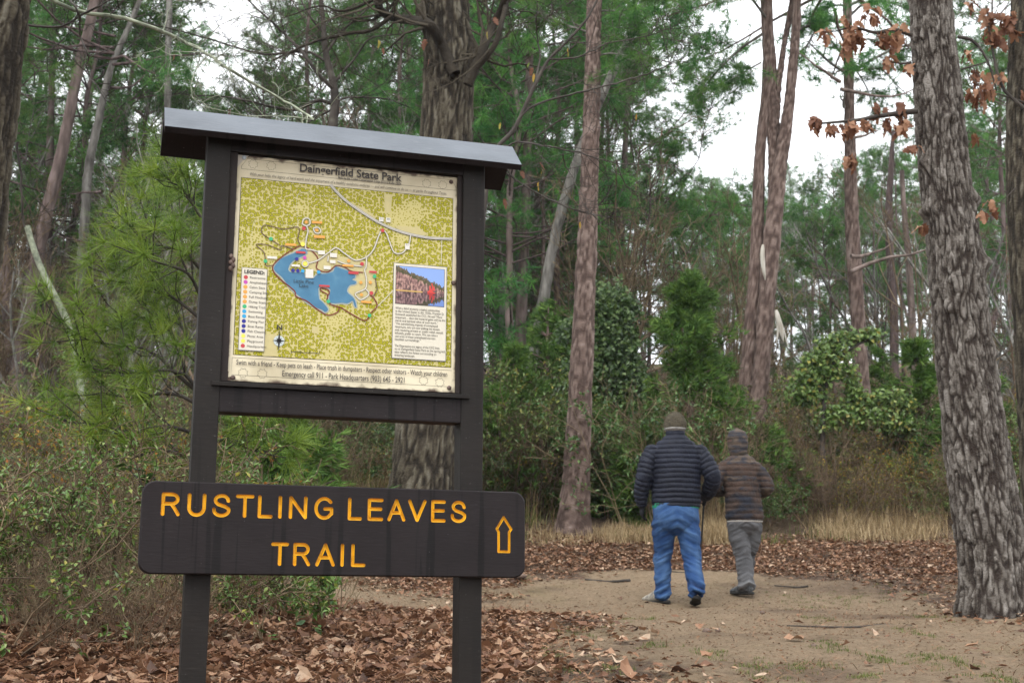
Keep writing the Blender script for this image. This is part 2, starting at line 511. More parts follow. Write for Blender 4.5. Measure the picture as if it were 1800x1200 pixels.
M_DEADLEAF = mat('dead_leaves', [(0.0, (0.055, 0.025, 0.014)), (0.3, (0.155, 0.072, 0.038)), (0.6, (0.235, 0.120, 0.064)), (0.85, (0.33, 0.205, 0.125)), (1.0, (0.42, 0.31, 0.22))], 12, 0.65, attr='var', transl=0.1, spec=0.4)
M_OAKLEAF = mat('brown_oak_leaves', [(0.0, (0.13, 0.052, 0.028)), (0.5, (0.25, 0.115, 0.062)), (1.0, (0.38, 0.21, 0.125))], 9, 0.6, attr='var', transl=0.35)
M_STRAW = mat('pine_straw', [(0.0, (0.10, 0.04, 0.018)), (0.5, (0.20, 0.088, 0.04)), (1.0, (0.30, 0.16, 0.08))], 4, 0.7, attr='var')


# ------------------------------------------------------------------ trunks
def trunk(geo, P, nz=120, ns=48, bark='oak', depth=0.02, cell=(0.045, 0.20), flare=0.0, burls=(), seed=1, cap=True, m=0):
    """P rows x,y,z,r.  Bark ridges are real relief; 'var' holds ridge height"""
    Q = catmull(P, nz)
    C, rad = Q[:, :3], Q[:, 3]
    T = unit(np.gradient(C, axis=0))
    X = np.array([1.0, 0, 0]); A = unit(X - (T @ X)[:, None] * T); B = np.cross(T, A)
    L = np.r_[0, np.cumsum(np.linalg.norm(np.diff(C, axis=0), axis=1))]
    th = np.arange(ns) / ns * 2 * math.pi
    TH, LL = np.meshgrid(th, L); RR = np.repeat(rad[:, None], ns, 1)
    r0 = float(np.median(rad))
    p = np.stack([np.cos(TH).ravel() * r0 / cell[0], np.sin(TH).ravel() * r0 / cell[0], LL.ravel() / cell[1]], 1)
    wp = p + 1.5 * (np.stack([fbm(p * 0.7, 2, seed + 50), fbm(p * 0.7, 2, seed + 60), fbm(p * 0.7, 2, seed + 70)], 1) - 0.5)
    f1, f2, idv = worley(wp, seed)
    e = f2 - f1
    fine = fbm(p * np.array([4.0, 4.0, 2.2]), 3, seed + 9)
    brk = fbm(p * 1.3, 2, seed + 13)
    rg = sstep(0.0, 0.24, e + 0.30 * (fine - 0.5))
    if bark == 'pine':
        h = rg * (0.45 + 0.35 * idv) + 0.55 * (fine - 0.42) * rg
    else:
        pr = np.stack([np.cos(TH).ravel() * r0 / (cell[0] * 0.95), np.sin(TH).ravel() * r0 / (cell[0] * 0.95), LL.ravel() / (cell[1] * 1.5)], 1)
        pr = pr + 0.8 * (np.stack([fbm(pr * 1.3, 2, seed + 80), fbm(pr * 1.3, 2, seed + 81), fbm(pr * 1.3, 2, seed + 82)], 1) - 0.5)
        nn_ = vnoise(pr, seed + 90) * .65 + vnoise(pr * 2.1, seed + 91) * .35
        fur = sstep(0.0, 0.12, np.abs(nn_ - 0.5) + 0.05 * (fine - 0.5))
        crk = 0.45 + 0.55 * sstep(0.0, 0.16, e + 0.15 * (fine - 0.5))
        h = fur * crk * (0.62 + 0.30 * idv) + 0.55 * (fine - 0.5) * (0.4 + 0.6 * fur)
    lump = (fbm(np.stack([np.cos(TH).ravel() * 1.2, np.sin(TH).ravel() * 1.2, LL.ravel() * 1.1 / max(r0, .1) * .3], 1), 3, seed + 5) - 0.5)
    h = h.reshape(nz, ns); lump = lump.reshape(nz, ns)
    rr = RR * (1 + 0.16 * lump) + depth * (h - 0.5)
    if flare:
        k = np.exp(-LL / (flare * 1.6))
        rr = rr + RR * k * (0.32 + 0.22 * np.cos(TH * 5 + seed) + 0.16 * np.cos(TH * 3 + 2 * seed))
    for (lp, ang, br, bh) in burls:
        dth = (TH - ang + math.pi) % (2 * math.pi) - math.pi
        d2 = (dth * RR / br) ** 2 + ((LL - lp) / br) ** 2
        rr = rr + bh * np.exp(-d2 * 1.2) * (1 + 0.6 * (fine.reshape(nz, ns) - 0.5))
    V = C[:, None, :] + rr[:, :, None] * (np.cos(TH)[:, :, None] * A[:, None, :] + np.sin(TH)[:, :, None] * B[:, None, :])
    idx = np.arange(nz * ns).reshape(nz, ns)
    a, b = idx[:-1], idx[1:]
    q = np.stack([a, np.roll(a, -1, 1), np.roll(b, -1, 1), b], -1).reshape(-1, 4)
    geo.add(V.reshape(-1, 3), q=q, m=m, a=np.clip(h, 0, 1).ravel())
    return Q


def grow(out, p, d, L, r, lv, mx_, n_child, wob=0.25, up=0.05, ratio=0.55, g=None, npt=6, spread=0.9):
    """recursive branching; out[level] collects (pts, radii)"""
    g = g or rng
    pts = [np.array(p, float)]; d = unit(np.array(d, float)); dd = d.copy()
    for k in range(npt - 1):
        dd = unit(dd + g.normal(size=3) * wob + np.array([0, 0, up]))
        pts.append(pts[-1] + dd * L / (npt - 1))
    pts = np.array(pts)
    rad = r * np.linspace(1, 0.35 if lv < mx_ else 0.25, npt)
    out.setdefault(lv, []).append((pts, rad))
    if lv >= mx_: return
    for c in range(n_child[lv]):
        t = g.uniform(0.25, 1.0)
        k = min(int(t * (npt - 1)), npt - 2); f = t * (npt - 1) - k
        q = pts[k] * (1 - f) + pts[k + 1] * f
        ax = unit(pts[k + 1] - pts[k])
        side = unit(np.cross(ax, g.normal(size=3)))
        nd = ax * (1 - spread * 0.5) + side * spread
        grow(out, q, nd, L * ratio * g.uniform(0.6, 1.15) * (1.15 - 0.45 * t), rad[k] * 0.62, lv + 1, mx_, n_child, wob, up, ratio, g, npt, spread)


def add_branches(geo, out, sides=(7, 5, 4, 3, 3), m=0, rmin=0.0015):
    for lv, lst in out.items():
        P = np.array([a for a, _ in lst]); rr = np.maximum(np.array([b for _, b in lst]), rmin)
        v, q = tubes(P, rr, sides[min(lv, len(sides) - 1)])
        geo.add(v, q=q, m=m)


# ------------------------------------------------------------------ pine prototypes
def pine_parts(H, r, crown0, seed, nb=58, spread=1.0, tuft_n=15, nw=0.013, lean=0.3, far=True, dead=5):
    g = np.random.default_rng(seed)
    P = [(0, 0, -0.4, r * 1.25)]
    wx, wy = g.uniform(-lean, lean, 2)
    for k in range(1, 9):
        t = k / 8
        P.append((wx * t ** 1.5 + g.normal() * 0.06, wy * t ** 1.5 + g.normal() * 0.06, H * t, r * (1 - 0.82 * t)))
    tg = Geo(); Q = trunk(tg, P, 60, 10, 'pine', r * 0.16, (0.12, 0.3), flare=0.25, seed=seed)
    ax = catmull(P, 200)
    bg_, cg = Geo(), Geo()
    mains, subs = [], []
    for i in range(nb + dead):
        isdead = i >= nb
        t = crown0 + (1 - crown0) * (g.random() ** 0.85) * 0.98 if not isdead else g.uniform(crown0 * 0.55, crown0 + 0.1)
        k = min(int(t * 199), 198); b = ax[k]
        u = (t - crown0) / (1 - crown0)
        L = spread * H * 0.135 * (0.35 + 1.0 * math.sin(math.pi * (0.18 + 0.75 * max(u, 0)))) * g.uniform(0.7, 1.25)
        if isdead: L = g.uniform(0.5, 1.8)
        az = g.uniform(0, 2 * math.pi)
        el = g.uniform(-0.15, 0.25) + 0.7 * max(u, 0) ** 2
        d = np.array([math.cos(az) * math.cos(el), math.sin(az) * math.cos(el), math.sin(el)])
        n = 6; pts = [b[:3]]; dd = d
        for s in range(n - 1):
            dd = unit(dd + g.normal(size=3) * 0.16 + np.array([0, 0, 0.05])); pts.append(pts[-1] + dd * L / (n - 1))
        pts = np.array(pts); rad = np.linspace(max(b[3] * 0.28, 0.018), 0.008, n)
        mains.append((pts, rad))
        if isdead: continue
        ns_ = int(4 + L * 3.2)
        for s in range(ns_):
            tt = g.uniform(0.5, 1.0); kk = min(int(tt * (n - 1)), n - 2); f = tt * (n - 1) - kk
            o = pts[kk] * (1 - f) + pts[kk + 1] * f
            a = unit(pts[kk + 1] - pts[kk]); sd = unit(np.cross(a, g.normal(size=3))); sd[2] *= 0.55
            e = unit(a * 0.6 + sd + np.array([0, 0, 0.18]))
            l = L * g.uniform(0.13, 0.3) * (1.2 - 0.5 * tt)
            p2 = np.stack([o, o + e * l * 0.5 + g.normal(size=3) * 0.04, o + e * l + np.array([0, 0, 0.08 * l])])
            subs.append((p2, np.array([0.009, 0.007, 0.004])))
    for lst, sd in ((mains, 5), (subs, 3)):
        v, q = tubes(np.array([a for a, _ in lst]), np.array([b for _, b in lst]), sd); bg_.add(v, q=q)
    C, A = [], []
    for p2, _ in subs:
        L = np.linalg.norm(p2[2] - p2[0]); d = unit(p2[2] - p2[0])
        for tt in np.linspace(0.5, 1.0, max(3, int(L / 0.11))):
            C.append(p2[0] * (1 - tt) + p2[2] * tt + g.normal(size=3) * 0.05); A.append(d)
    for pts, _ in mains[:nb]:
        C.append(pts[-1]); A.append(unit(pts[-1] - pts[-2]))
    v, t, a = needles(np.array(C), np.array(A), tuft_n, 0.23, nw, 0.78, g)
    cg.add(v, t=t, a=a)
    return tg, bg_, cg


PINES = []
for i, (H, r, c0, nb, sp) in enumerate([(23, 0.20, 0.50, 46, 1.0), (26, 0.22, 0.55, 44, 0.95), (19, 0.15, 0.42, 46, 1.0), (21, 0.16, 0.54, 38, 1.1), (15, 0.12, 0.28, 52, 1.05), (9, 0.08, 0.10, 62, 1.35)]):
    tg, bg_, cg = pine_parts(H, r, c0, 100 + i, nb, sp)
    PINES.append((H, tg.mesh('pine_trunk', M_BARK_FAR), bg_.mesh('pine_branches', M_BARK_FAR), cg.mesh('pine_crown', M_NEEDLE_FAR, smooth=False)))


def new_pine(kind, loc, rz, scale, label, group=None, tilt=(0, 0), crown_scale=None):
    H, tm, bm_, cm = PINES[kind]
    t = thing('pine_tree', label, 'tree', loc, rz, group)
    t.scale = scale if isinstance(scale, tuple) else (scale,) * 3
    t.rotation_euler = (tilt[0], tilt[1], rz)
    for nm, me in (('trunk', tm), ('branches', bm_), ('crown', cm)):
        o = bpy.data.objects.new(nm, me); COL.objects.link(o); o.parent = t
        if nm != 'trunk': o['kind'] = 'stuff'
    return t


# ------------------------------------------------------------------ bare hardwood prototypes
HARD = []
for i, (H, r, nch) in enumerate([(13, 0.13, (9, 6, 5, 0)), (16, 0.16, (10, 6, 5, 0)), (10, 0.09, (8, 6, 4, 0)), (12, 0.12, (7, 7, 5, 0))]):
    g = np.random.default_rng(300 + i)
    out = {}
    grow(out, (0, 0, -0.3), (g.normal() * .1, g.normal() * .1, 1), H, r, 0, 3, nch, 0.12, 0.10, 0.42, g, 8, 0.62)
    tg, bg_ = Geo(), Geo()
    v, q = tubes(np.array([out[0][0][0]]), np.array([out[0][0][1]]), 9); tg.add(v, q=q)
    for lv in (1, 2, 3):
        v, q = tubes(np.array([a for a, _ in out[lv]]), np.maximum(np.array([b for _, b in out[lv]]), 0.006), (9, 5, 4, 3)[lv]); bg_.add(v, q=q)
    HARD.append((H, tg.mesh('hardwood_trunk', M_BARK_GREY), bg_.mesh('hardwood_branches', M_BARK_GREY)))


def new_hard(kind, loc, rz, scale, label, group=None, tilt=(0, 0)):
    H, tm, bm_ = HARD[kind]
    t = thing('leafless_tree', label, 'tree', loc, rz, group)
    t.scale = (scale,) * 3; t.rotation_euler = (tilt[0], tilt[1], rz)
    for nm, me in (('trunk', tm), ('branches', bm_)):
        o = bpy.data.objects.new(nm, me); COL.objects.link(o); o.parent = t
        if nm != 'trunk': o['kind'] = 'stuff'
    return t


# ------------------------------------------------------------------ understory: brown saplings
SAPS = []
for i in range(4):
    g = np.random.default_rng(350 + i); out = {}
    for k in range(5):
        a = g.uniform(0, 6.28)
        grow(out, (math.cos(a) * .3, math.sin(a) * .3, -.2), (math.cos(a) * .22, math.sin(a) * .22, 1), g.uniform(4, 6.5), 0.035, 0, 3, (8, 6, 5, 0), 0.13, 0.07, 0.42, g, 6, 0.62)
    tg = Geo()
    add_branches(tg, out, (6, 4, 3, 3), rmin=0.0055)
    SAPS.append(tg.mesh('sapling_stems', M_TWIG_BROWN))


# ------------------------------------------------------------------ shrub prototypes
def shrub_geo(seed, h, w, n_st, nch, r=0.012, wob=0.22, leaf=None, up=0.06):
    """stems from a patch of ground; leaf=(per-twig count, length, width)"""
    g = np.random.default_rng(seed); out = {}
    for s in range(n_st):
        a = g.uniform(0, 2 * math.pi); d = np.array([math.cos(a), math.sin(a), 0]) * g.uniform(0.05, 0.75) + np.array([0, 0, 1])
        o = np.array([math.cos(a), math.sin(a), 0]) * w * g.uniform(0, 0.45)
        grow(out, o, d, h * g.uniform(0.6, 1.1), r * g.uniform(0.6, 1.2), 0, len(nch), nch, wob, up, 0.5, g, 5, 0.75)
    sg = Geo(); add_branches(sg, out, (4, 3, 3, 3), rmin=0.003)
    lg = None
    if leaf:
        cnt, L, W = leaf
        top = max(out)
        C, D = [], []
        for lv in (top, top - 1):
            for p, _ in out[lv]:
                for k in range(cnt if lv == top else cnt // 2):
                    t = g.uniform(0.15, 1) * (len(p) - 1); i = min(int(t), len(p) - 2); f = t - i
                    C.append(p[i] * (1 - f) + p[i + 1] * f); D.append(unit(p[i + 1] - p[i]) * 0.5 + rsph(1, g)[0] * 0.8)
        C, D = np.array(C), np.array(D)
        N = unit(rsph(len(C), g) * 0.6 + np.array([0, 0, 1]))
        v, t, a = leaves(C, D, N, g.uniform(0.6, 1.2, len(C)) * L, g.uniform(0.7, 1.2, len(C)) * W, 0.2, g)
        lg = Geo(); lg.add(v, t=t, a=a)
    return sg, lg


BRUSH, GREENS, YELLOWS = [], [], []
for i in range(4):
    sg, _ = shrub_geo(400 + i, 1.5 + 0.25 * i, 1.3, 26, (7, 5), 0.009)
    BRUSH.append((sg.mesh('brush_stems', M_TWIG_BROWN), None))
for i in range(4):
    sg, lg = shrub_geo(420 + i, 1.4 + 0.2 * i, 1.2, 12, (7, 5), 0.012, leaf=(7, 0.066, 0.036))
    GREENS.append((sg.mesh('shrub_stems', M_TWIG_BROWN), lg.mesh('shrub_leaves', (M_IVY, M_YAUPON)[i % 2], smooth=False)))
for i in range(3):
    sg, lg = shrub_geo(440 + i, 1.3 + 0.2 * i, 1.1, 14, (7, 5), 0.009, leaf=(3, 0.055, 0.032))
    YELLOWS.append((sg.mesh('shrub_stems', M_TWIG_BROWN), lg.mesh('shrub_leaves', M_YELLOW, smooth=False)))


def new_shrub(name, proto, loc, rz, scale, label, group):
    t = thing(name, label, 'shrub', loc, rz, group)
    t.scale = scale if isinstance(scale, tuple) else (scale,) * 3
    for nm, me in (('stems', proto[0]), ('leaves', proto[1])):
        if me is None: continue
        o = bpy.data.objects.new(nm, me); COL.objects.link(o); o.parent = t; o['kind'] = 'stuff'
    return t


# ------------------------------------------------------------------ the prominent trees
def px_path(lst, Y, base=True, dy=0.0):
    """[(px,py,width px)] -> rows x,y,z,r at depth Y; the first row is dropped to the ground"""
    rows = []
    for k, (px, py, w) in enumerate(lst):
        yy = Y + dy * k
        p = at(px, py, yy); rows.append((p[0], p[1], p[2], w * pxm(yy) / 2))
    if base:
        x, y, z, r = rows[0]
        g = g1(x, y)
        if z > g - 0.2: rows.insert(0, (x, y, g - 0.25, r * 1.04))
    return np.array(rows)


def local(P, o):
    P = np.array(P, float).copy(); P[:, :3] -= np.array(o); return P


def hero_trunk(name, label, cat, lst, Y, mat_, bark, depth, cell, nz, ns, flare=0.2, burls=(), seed=1, dy=0.0):
    P = px_path(lst, Y, dy=dy)
    base = (P[0, 0], P[0, 1], g1(P[0, 0], P[0, 1]))
    t = thing(name, label, cat, base)
    g = Geo(); Q = trunk(g, local(P, base), nz, ns, bark, depth, cell, flare, burls, seed)
    tr = g.obj('trunk', mat_, t)
    return t, tr, base, P


# big oak at the right edge
BO = 10.7
big_oak, bo_trunk, bo_base, bo_P = hero_trunk(
    'oak_tree', 'large oak with deeply ridged grey bark, leaning over the right side of the trail', 'tree',
    [(1752, 1082, 120), (1748, 1000, 110), (1726, 850, 108), (1697, 640, 101), (1681, 470, 93), (1660, 300, 90), (1645, 120, 80), (1634, -20, 76), (1610, -500, 68), (1600, -900, 50), (1590, -1300, 30)],
    BO, M_BARK_OAK, 'oak', 0.030, (0.034, 0.13), 760, 230, 0.30,
    [(2.75, -2.2, .06, .05), (3.62, -2.9, .06, .06), (4.03, -2.7, .06, .06), (4.4, -1.5, .06, .05), (3.7, -0.3, .06, .05), (3.15, -0.5, .07, .06), (2.4, -0.4, .05, .03)], 3)

# leaning oak trunk at the left edge
edge_oak, _, _, _ = hero_trunk(
    'oak_tree', 'dark oak trunk with patches of lichen filling the upper left corner', 'tree',
    [(-115, 1150, 150), (-95, 800, 140), (-70, 480, 130), (-48, 270, 132), (-20, 60, 132), (-2, -100, 126), (40, -500, 110), (70, -1100, 80), (80, -1700, 40)],
    6.4, M_BARK_MOSS, 'oak', 0.026, (0.035, 0.17), 380, 110, 0.2, (), 11)

# oak behind the kiosk
mid_oak, _, mo_base, mo_P = hero_trunk(
    'oak_tree', 'mossy thick oak standing directly behind the map kiosk', 'tree',
    [(738, 1000, 128), (740, 900, 116), (750, 760, 108), (765, 500, 100), (780, 300, 92), (789, 130, 94), (785, 20, 84), (780, -150, 74), (770, -600, 60), (765, -1200, 30)],
    16.0, M_BARK_MOSS, 'oak', 0.036, (0.055, 0.24), 420, 120, 0.35, [(6.65, -0.2, .2, .1), (7.2, -2.6, .2, .12)], 17)

# trunk clipped by the right frame edge
right_oak, _, ro_base, _ = hero_trunk(
    'oak_tree', 'mossy brown trunk clipped by the right edge, behind the large ridged oak', 'tree',
    [(1842, 950, 80), (1830, 800, 72), (1818, 600, 66), (1806, 430, 66), (1800, 250, 64), (1804, 60, 62), (1815, -150, 58), (1830, -600, 44), (1840, -1100, 26)],
    13.0, M_BARK_MOSS, 'oak', 0.022, (0.045, 0.2), 300, 80, 0.2, (), 23)

# red-barked pine between the sign and the walkers
mid_pine, _, mp_base, mp_P = hero_trunk(
    'pine_tree', 'tall straight pine with reddish bark between the kiosk and the walkers', 'tree',
    [(1008, 950, 58), (1013, 850, 48), (1022, 650, 41), (1030, 470, 37), (1038, 250, 32), (1043, 80, 28), (1045, -60, 27), (1050, -500, 24), (1054, -1200, 18), (1056, -1800, 9)],
    18.0, M_BARK_PINE, 'pine', 0.026, (0.075, 0.13), 420, 80, 0.3, (), 29)

# forked pine behind the walkers
FP = 21.0
fork_pine, _, fp_base, fp_P = hero_trunk(
    'pine_tree', 'forked pine with several tall stems behind the walker in the striped jacket', 'tree',
    [(1322, 830, 38), (1330, 740, 31), (1342, 600, 30), (1357, 420, 31), (1372, 290, 26), (1386, 190, 20), (1396, 90, 17), (1401, -20, 16), (1408, -400, 13), (1412, -900, 8)],
    FP, M_BARK_PINE, 'pine', 0.024, (0.07, 0.13), 260, 60, 0.25, (), 31)
for lst, sd in (([(1302, 800, 30), (1307, 720, 26), (1318, 600, 25), (1330, 440, 23), (1336, 270, 20), (1350, 130, 20), (1347, 0, 22), (1340, -300, 15), (1334, -800, 8)], 33),
                ([(1362, 380, 24), (1360, 270, 22), (1356, 180, 20), (1356, 110, 18), (1350, 20, 17), (1345, -300, 12), (1342, -600, 7)], 37),
                ([(1362, 330, 17), (1366, 180, 13), (1378, 80, 11), (1392, 0, 10), (1420, -250, 7)], 39)):
    P = px_path(lst, FP + 0.15, base=lst[0][1] > 700)
    g = Geo(); trunk(g, local(P, fp_base), 200, 40, 'pine', 0.02, (0.07, 0.13), 0.0, (), sd)
    g.obj('stem', M_BARK_PINE, fork_pine)
# torn pale limb that hangs from the fork
TORN = []
for pts, w in (([(1341, 430), (1340, 455), (1345, 492)], 9), ([(1364, 545), (1370, 570), (1377, 600)], 10), ([(1372, 560), (1380, 590), (1386, 612)], 3), ([(1366, 560), (1367, 585), (1365, 602)], 4)):
    P = np.array([at(a, b, FP - 0.35) for a, b in pts]) - np.array(fp_base)
    P = catmull(P, 8); TORN.append((P, w))
M_SPLINT = mat('torn_wood', [(0.3, (0.28, 0.25, 0.2)), (0.6, (0.5, 0.47, 0.41)), (0.8, (0.62, 0.6, 0.55))], 8, 0.9, 0.4, stretch=(4, 4, .5))
for P, w in TORN:
    g = Geo(); v, q = tubes(P[None], (w * pxm(FP) / 2 * np.array([.5, .9, 1, 1, .95, .8, .6, .15]))[None], 5); g.add(v, q=q); g.obj('torn_limb', M_SPLINT, fork_pine)

# pine right of the fork
r_pine, _, rp_base, rp_P = hero_trunk(
    'pine_tree', 'straight pine with dead branch stubs, left of the large ridged oak', 'tree',
    [(1524, 800, 33), (1516, 690, 27), (1508, 560, 26), (1499, 420, 26), (1494, 250, 20), (1491, 90, 17), (1489, -30, 16), (1486, -400, 13), (1484, -900, 7)],
    25.0, M_BARK_PINE, 'pine', 0.024, (0.08, 0.14), 240, 50, 0.2, (), 41)
gg = np.random.default_rng(5)
for (a, b, c, d, L, lv) in ((1485, 128, -0.9, 0.5, 1.0, 1), (1486, 100, -0.8, 0.75, .7, 1), (1500, 125, 1, 0.25, 2.2, 2), (1503, 300, -0.6, 0.6, .35, 2), (1484, 190, -.4, .8, .35, 1), (1490, 40, -1, .3, 1.8, 2), (1494, 10, 1, .4, 2, 2)):
    out = {}
    grow(out, at(a, b, 24.9) - np.array(rp_base), (c, gg.normal() * .3, d), L, 0.035, 3 - lv, 3, (0, 0, 4, 4), .15, .05, .5, gg, 6)
    g = Geo()
    for l_, lst in out.items():
        v, q = tubes(np.array([a for a, _ in lst]), np.maximum(np.array([b for _, b in lst]), .006), 5); g.add(v, q=q)
    g.obj('branch', M_BARK_GREY, r_pine)

# pines of the left group
for k, (lst, Y, lab) in enumerate([
    ([(20, 790, 30), (34, 640, 27), (55, 510, 25), (76, 400, 24), (108, 270, 21), (138, 120, 19), (166, 0, 18), (200, -250, 14), (240, -700, 7)], 24.0,
     'slim reddish pine leaning to the right beside the dark trunk in the upper left'),
    ([(32, 800, 25), (24, 680, 22), (14, 540, 20), (4, 400, 19), (-12, 200, 17), (-25, 0, 15), (-50, -500, 8)], 24.6,
     'slim reddish pine leaning to the left at the left edge, meeting the right-leaning one'),
    ([(74, 780, 20), (80, 600, 17), (84, 430, 15), (87, 300, 14), (90, 180, 12), (93, 60, 11), (97, -300, 6)], 29.0,
     'thin upright pine just behind the leaning pine at the left'),
    ([(912, 700, 22), (916, 560, 20), (922, 420, 18), (927, 260, 16), (931, 100, 14), (934, -20, 13), (940, -400, 7)], 30.0,
     'slender pine rising just right of the kiosk roof'),
    ([(932, 690, 24), (950, 560, 21), (975, 420, 19), (1005, 310, 18), (1045, 200, 16), (1085, 110, 15), (1125, 20, 13), (1180, -150, 9)], 26.0,
     'slanting grey trunk that crosses behind the reddish pine'),
    ([(1085, 690, 16), (1088, 520, 14), (1092, 400, 13), (1098, 280, 11), (1104, 150, 9), (1108, 20, 7)], 34.0,
     'thin distant pine above the ivy column'),
    ([(884, 680, 15), (884, 500, 14), (885, 380, 13), (884, 300, 12), (880, 150, 10), (876, 0, 8)], 33.0,
     'narrow pale trunk right beside the kiosk post'),
    ([(292, 560, 16), (293, 400, 14), (294, 250, 13), (296, 100, 12), (298, -60, 10)], 27.0,
     'grey bare trunk behind the left end of the kiosk roof'),
    ([(1572, 690, 17), (1572, 560, 15), (1566, 470, 15), (1562, 380, 13), (1566, 300, 10), (1570, 230, 6)], 36.0,
     'distant pine trunk between the stubbed pine and the ridged oak'),
    ([(148, 400, 17), (155, 300, 16), (176, 200, 14), (195, 120, 12), (230, 40, 10), (262, -40, 8)], 25.0,
     'lichen-mottled leaning trunk right of the slim reddish pine'),
    ([(1612, 760, 15), (1606, 620, 14), (1602, 540, 13), (1598, 460, 12), (1590, 380, 10), (1585, 300, 8)], 33.0,
     'dark trunk just left of the ridged oak, in the far wood'),
]):
    grey = 'grey' in lab or 'lichen' in lab or 'pale' in lab
    t, tr, b, P = hero_trunk('pine_tree' if not grey else 'hardwood_tree', lab, 'tree', lst, Y, M_BARK_GREY if grey else M_BARK_FAR, 'pine', 0.02, (0.08, 0.16), 140, 28, 0.2, (), 60 + k)
    if not grey and k < 6:
        o = bpy.data.objects.new('crown', PINES[k % 5][3]); COL.objects.link(o); o.parent = t; o['kind'] = 'stuff'
        o.location = (P[-1, 0] - b[0], P[-1, 1] - b[1], P[-1, 2] - b[2] - PINES[k % 5][0] * 0.97)
        o = bpy.data.objects.new('branches', PINES[k % 5][2]); COL.objects.link(o); o.parent = t; o['kind'] = 'stuff'
        o.location = (P[-1, 0] - b[0], P[-1, 1] - b[1], P[-1, 2] - b[2] - PINES[k % 5][0] * 0.97)

# crowns of the three hero pines
for t, P, b, kd in ((mid_pine, mp_P, mp_base, 0), (fork_pine, fp_P, fp_base, 1), (r_pine, rp_P, rp_base, 3)):
    H = PINES[kd][0]
    top = P[-1, :3] - np.array(b)
    for nm, k in (('branches', 2), ('crown', 3)):
        o = bpy.data.objects.new(nm, PINES[kd][k]); COL.objects.link(o); o.parent = t; o['kind'] = 'stuff'
        o.location = (top[0], top[1], top[2] - H + 0.6)

# needle sprays of those pines that hang into the open sky
def sprays(parent, base, lst, Y, seed):
    g = np.random.default_rng(seed)
    for pts, w in lst:
        Q = catmull(np.array([at(a, b, Y) for a, b in pts]) - np.array(base), 12); Q[:, 1] += np.linspace(0, g.normal() * .6, 12)
        bg_, ng = Geo(), Geo(); v, q = tubes(Q[None], np.linspace(w, w * .3, 12)[None] * pxm(Y) / 2, 5); bg_.add(v, q=q)
        S = []
        for k in range(22):
            i = int(g.integers(3, 12)); ax = unit(Q[min(i + 1, 11)] - Q[i - 1]); d = unit(ax * .7 + rsph(1, g)[0] * np.array([.9, .9, .45]) + np.array([0, 0, .15])); L = g.uniform(.2, .75)
            S.append(np.stack([Q[i], Q[i] + d * L * .5 + rsph(1, g)[0] * .03, Q[i] + d * L]))
        S = np.array(S); v, q = tubes(S, np.tile([.008, .006, .004], (len(S), 1)), 3); bg_.add(v, q=q)
        C = np.concatenate([S[:, 0] * (1 - t) + S[:, 2] * t for t in (.55, .8, 1.0)]); A = np.tile(unit(S[:, 2] - S[:, 0]), (3, 1))
        v, t, a = needles(C, A, 26, .22, .010, .7, g); ng.add(v, t=t, a=a)
        b = bg_.obj('branch', M_BARK_GREY, parent); ng.obj('needles', M_NEEDLE_FAR, b, smooth=False)


sprays(fork_pine, fp_base, [([(1340, 60), (1310, 70), (1270, 95), (1245, 120)], 6), ([(1345, 30), (1320, 20), (1290, 10), (1265, 30)], 6), ([(1338, 110), (1310, 125), (1285, 150)], 4), ([(1345, -10), (1310, -20), (1260, -30)], 5), ([(1398, 60), (1420, 30), (1450, 15)], 5), ([(1335, 0), (1375, -30), (1420, -20)], 5)], FP, 3)
sprays(r_pine, rp_base, [([(1492, 30), (1520, 10), (1560, 15), (1600, 40)], 6), ([(1493, 80), (1530, 70), (1570, 90), (1600, 120)], 5), ([(1489, 10), (1460, 15), (1430, 40)], 5), ([(1496, 110), (1540, 130), (1575, 165)], 4), ([(1500, -20), (1540, -40), (1580, -20)], 6), ([(1502, 125), (1535, 118), (1555, 120), (1590, 150)], 5)], 25.0, 4)
sprays(mid_pine, mp_base, [([(1045, 20), (1085, 30), (1110, 60), (1130, 90)], 5), ([(1046, -20), (1080, -10), (1120, 10)], 5), ([(1043, 60), (1000, 40), (960, 20), (930, 30)], 5), ([(1042, 100), (1080, 110), (1130, 150)], 4)], 18.4, 5)

# ------------------------------------------------------------------ the wood behind: pines that only distance tells apart
WOOD = 'pines of the wood on the slope'
ZONES = ((130, 'at the left edge'), (330, 'left of the kiosk'), (600, 'behind the left half of the kiosk'), (860, 'behind the right half of the kiosk'), (1040, 'between the kiosk and the reddish pine'),
         (1180, 'right behind the reddish pine'), (1310, 'above the man in the puffy jacket'), (1420, 'behind the forked pine'), (1530, 'around the stubbed pine'), (1660, 'just left of the ridged oak'), (9999, 'right of the ridged oak'))


def zone(px): return next(s for a, s in ZONES if px < a)




def wood_pine(px, Y, top, g, tall=1.0):
    x = at(px, 600, Y)[0]
    z = g1(x, Y)
    H = CAMZ + (1075 - top) / F_PX * Y - z
    H = min(max(H, 6), 34)
    kd = [k for k in sorted(range(6), key=lambda k: abs(PINES[k][0] - H))[:3]][int(g.integers(0, 3))]
    s = H / PINES[kd][0]
    w = s * g.uniform(0.9, 1.15) if H < 24 else s * g.uniform(.8, 1.0)
    return new_pine(kd, (x, Y, z), g.uniform(0, 6.28), (w, w, s),
                    ('tall slender pine in the wood ' if Y < 60 else 'small far pine high on the slope ') + zone(px),
                    ('tall pines ' if Y < 60 else 'far pines ') + zone(px), (g.normal() * .025, g.normal() * .025))


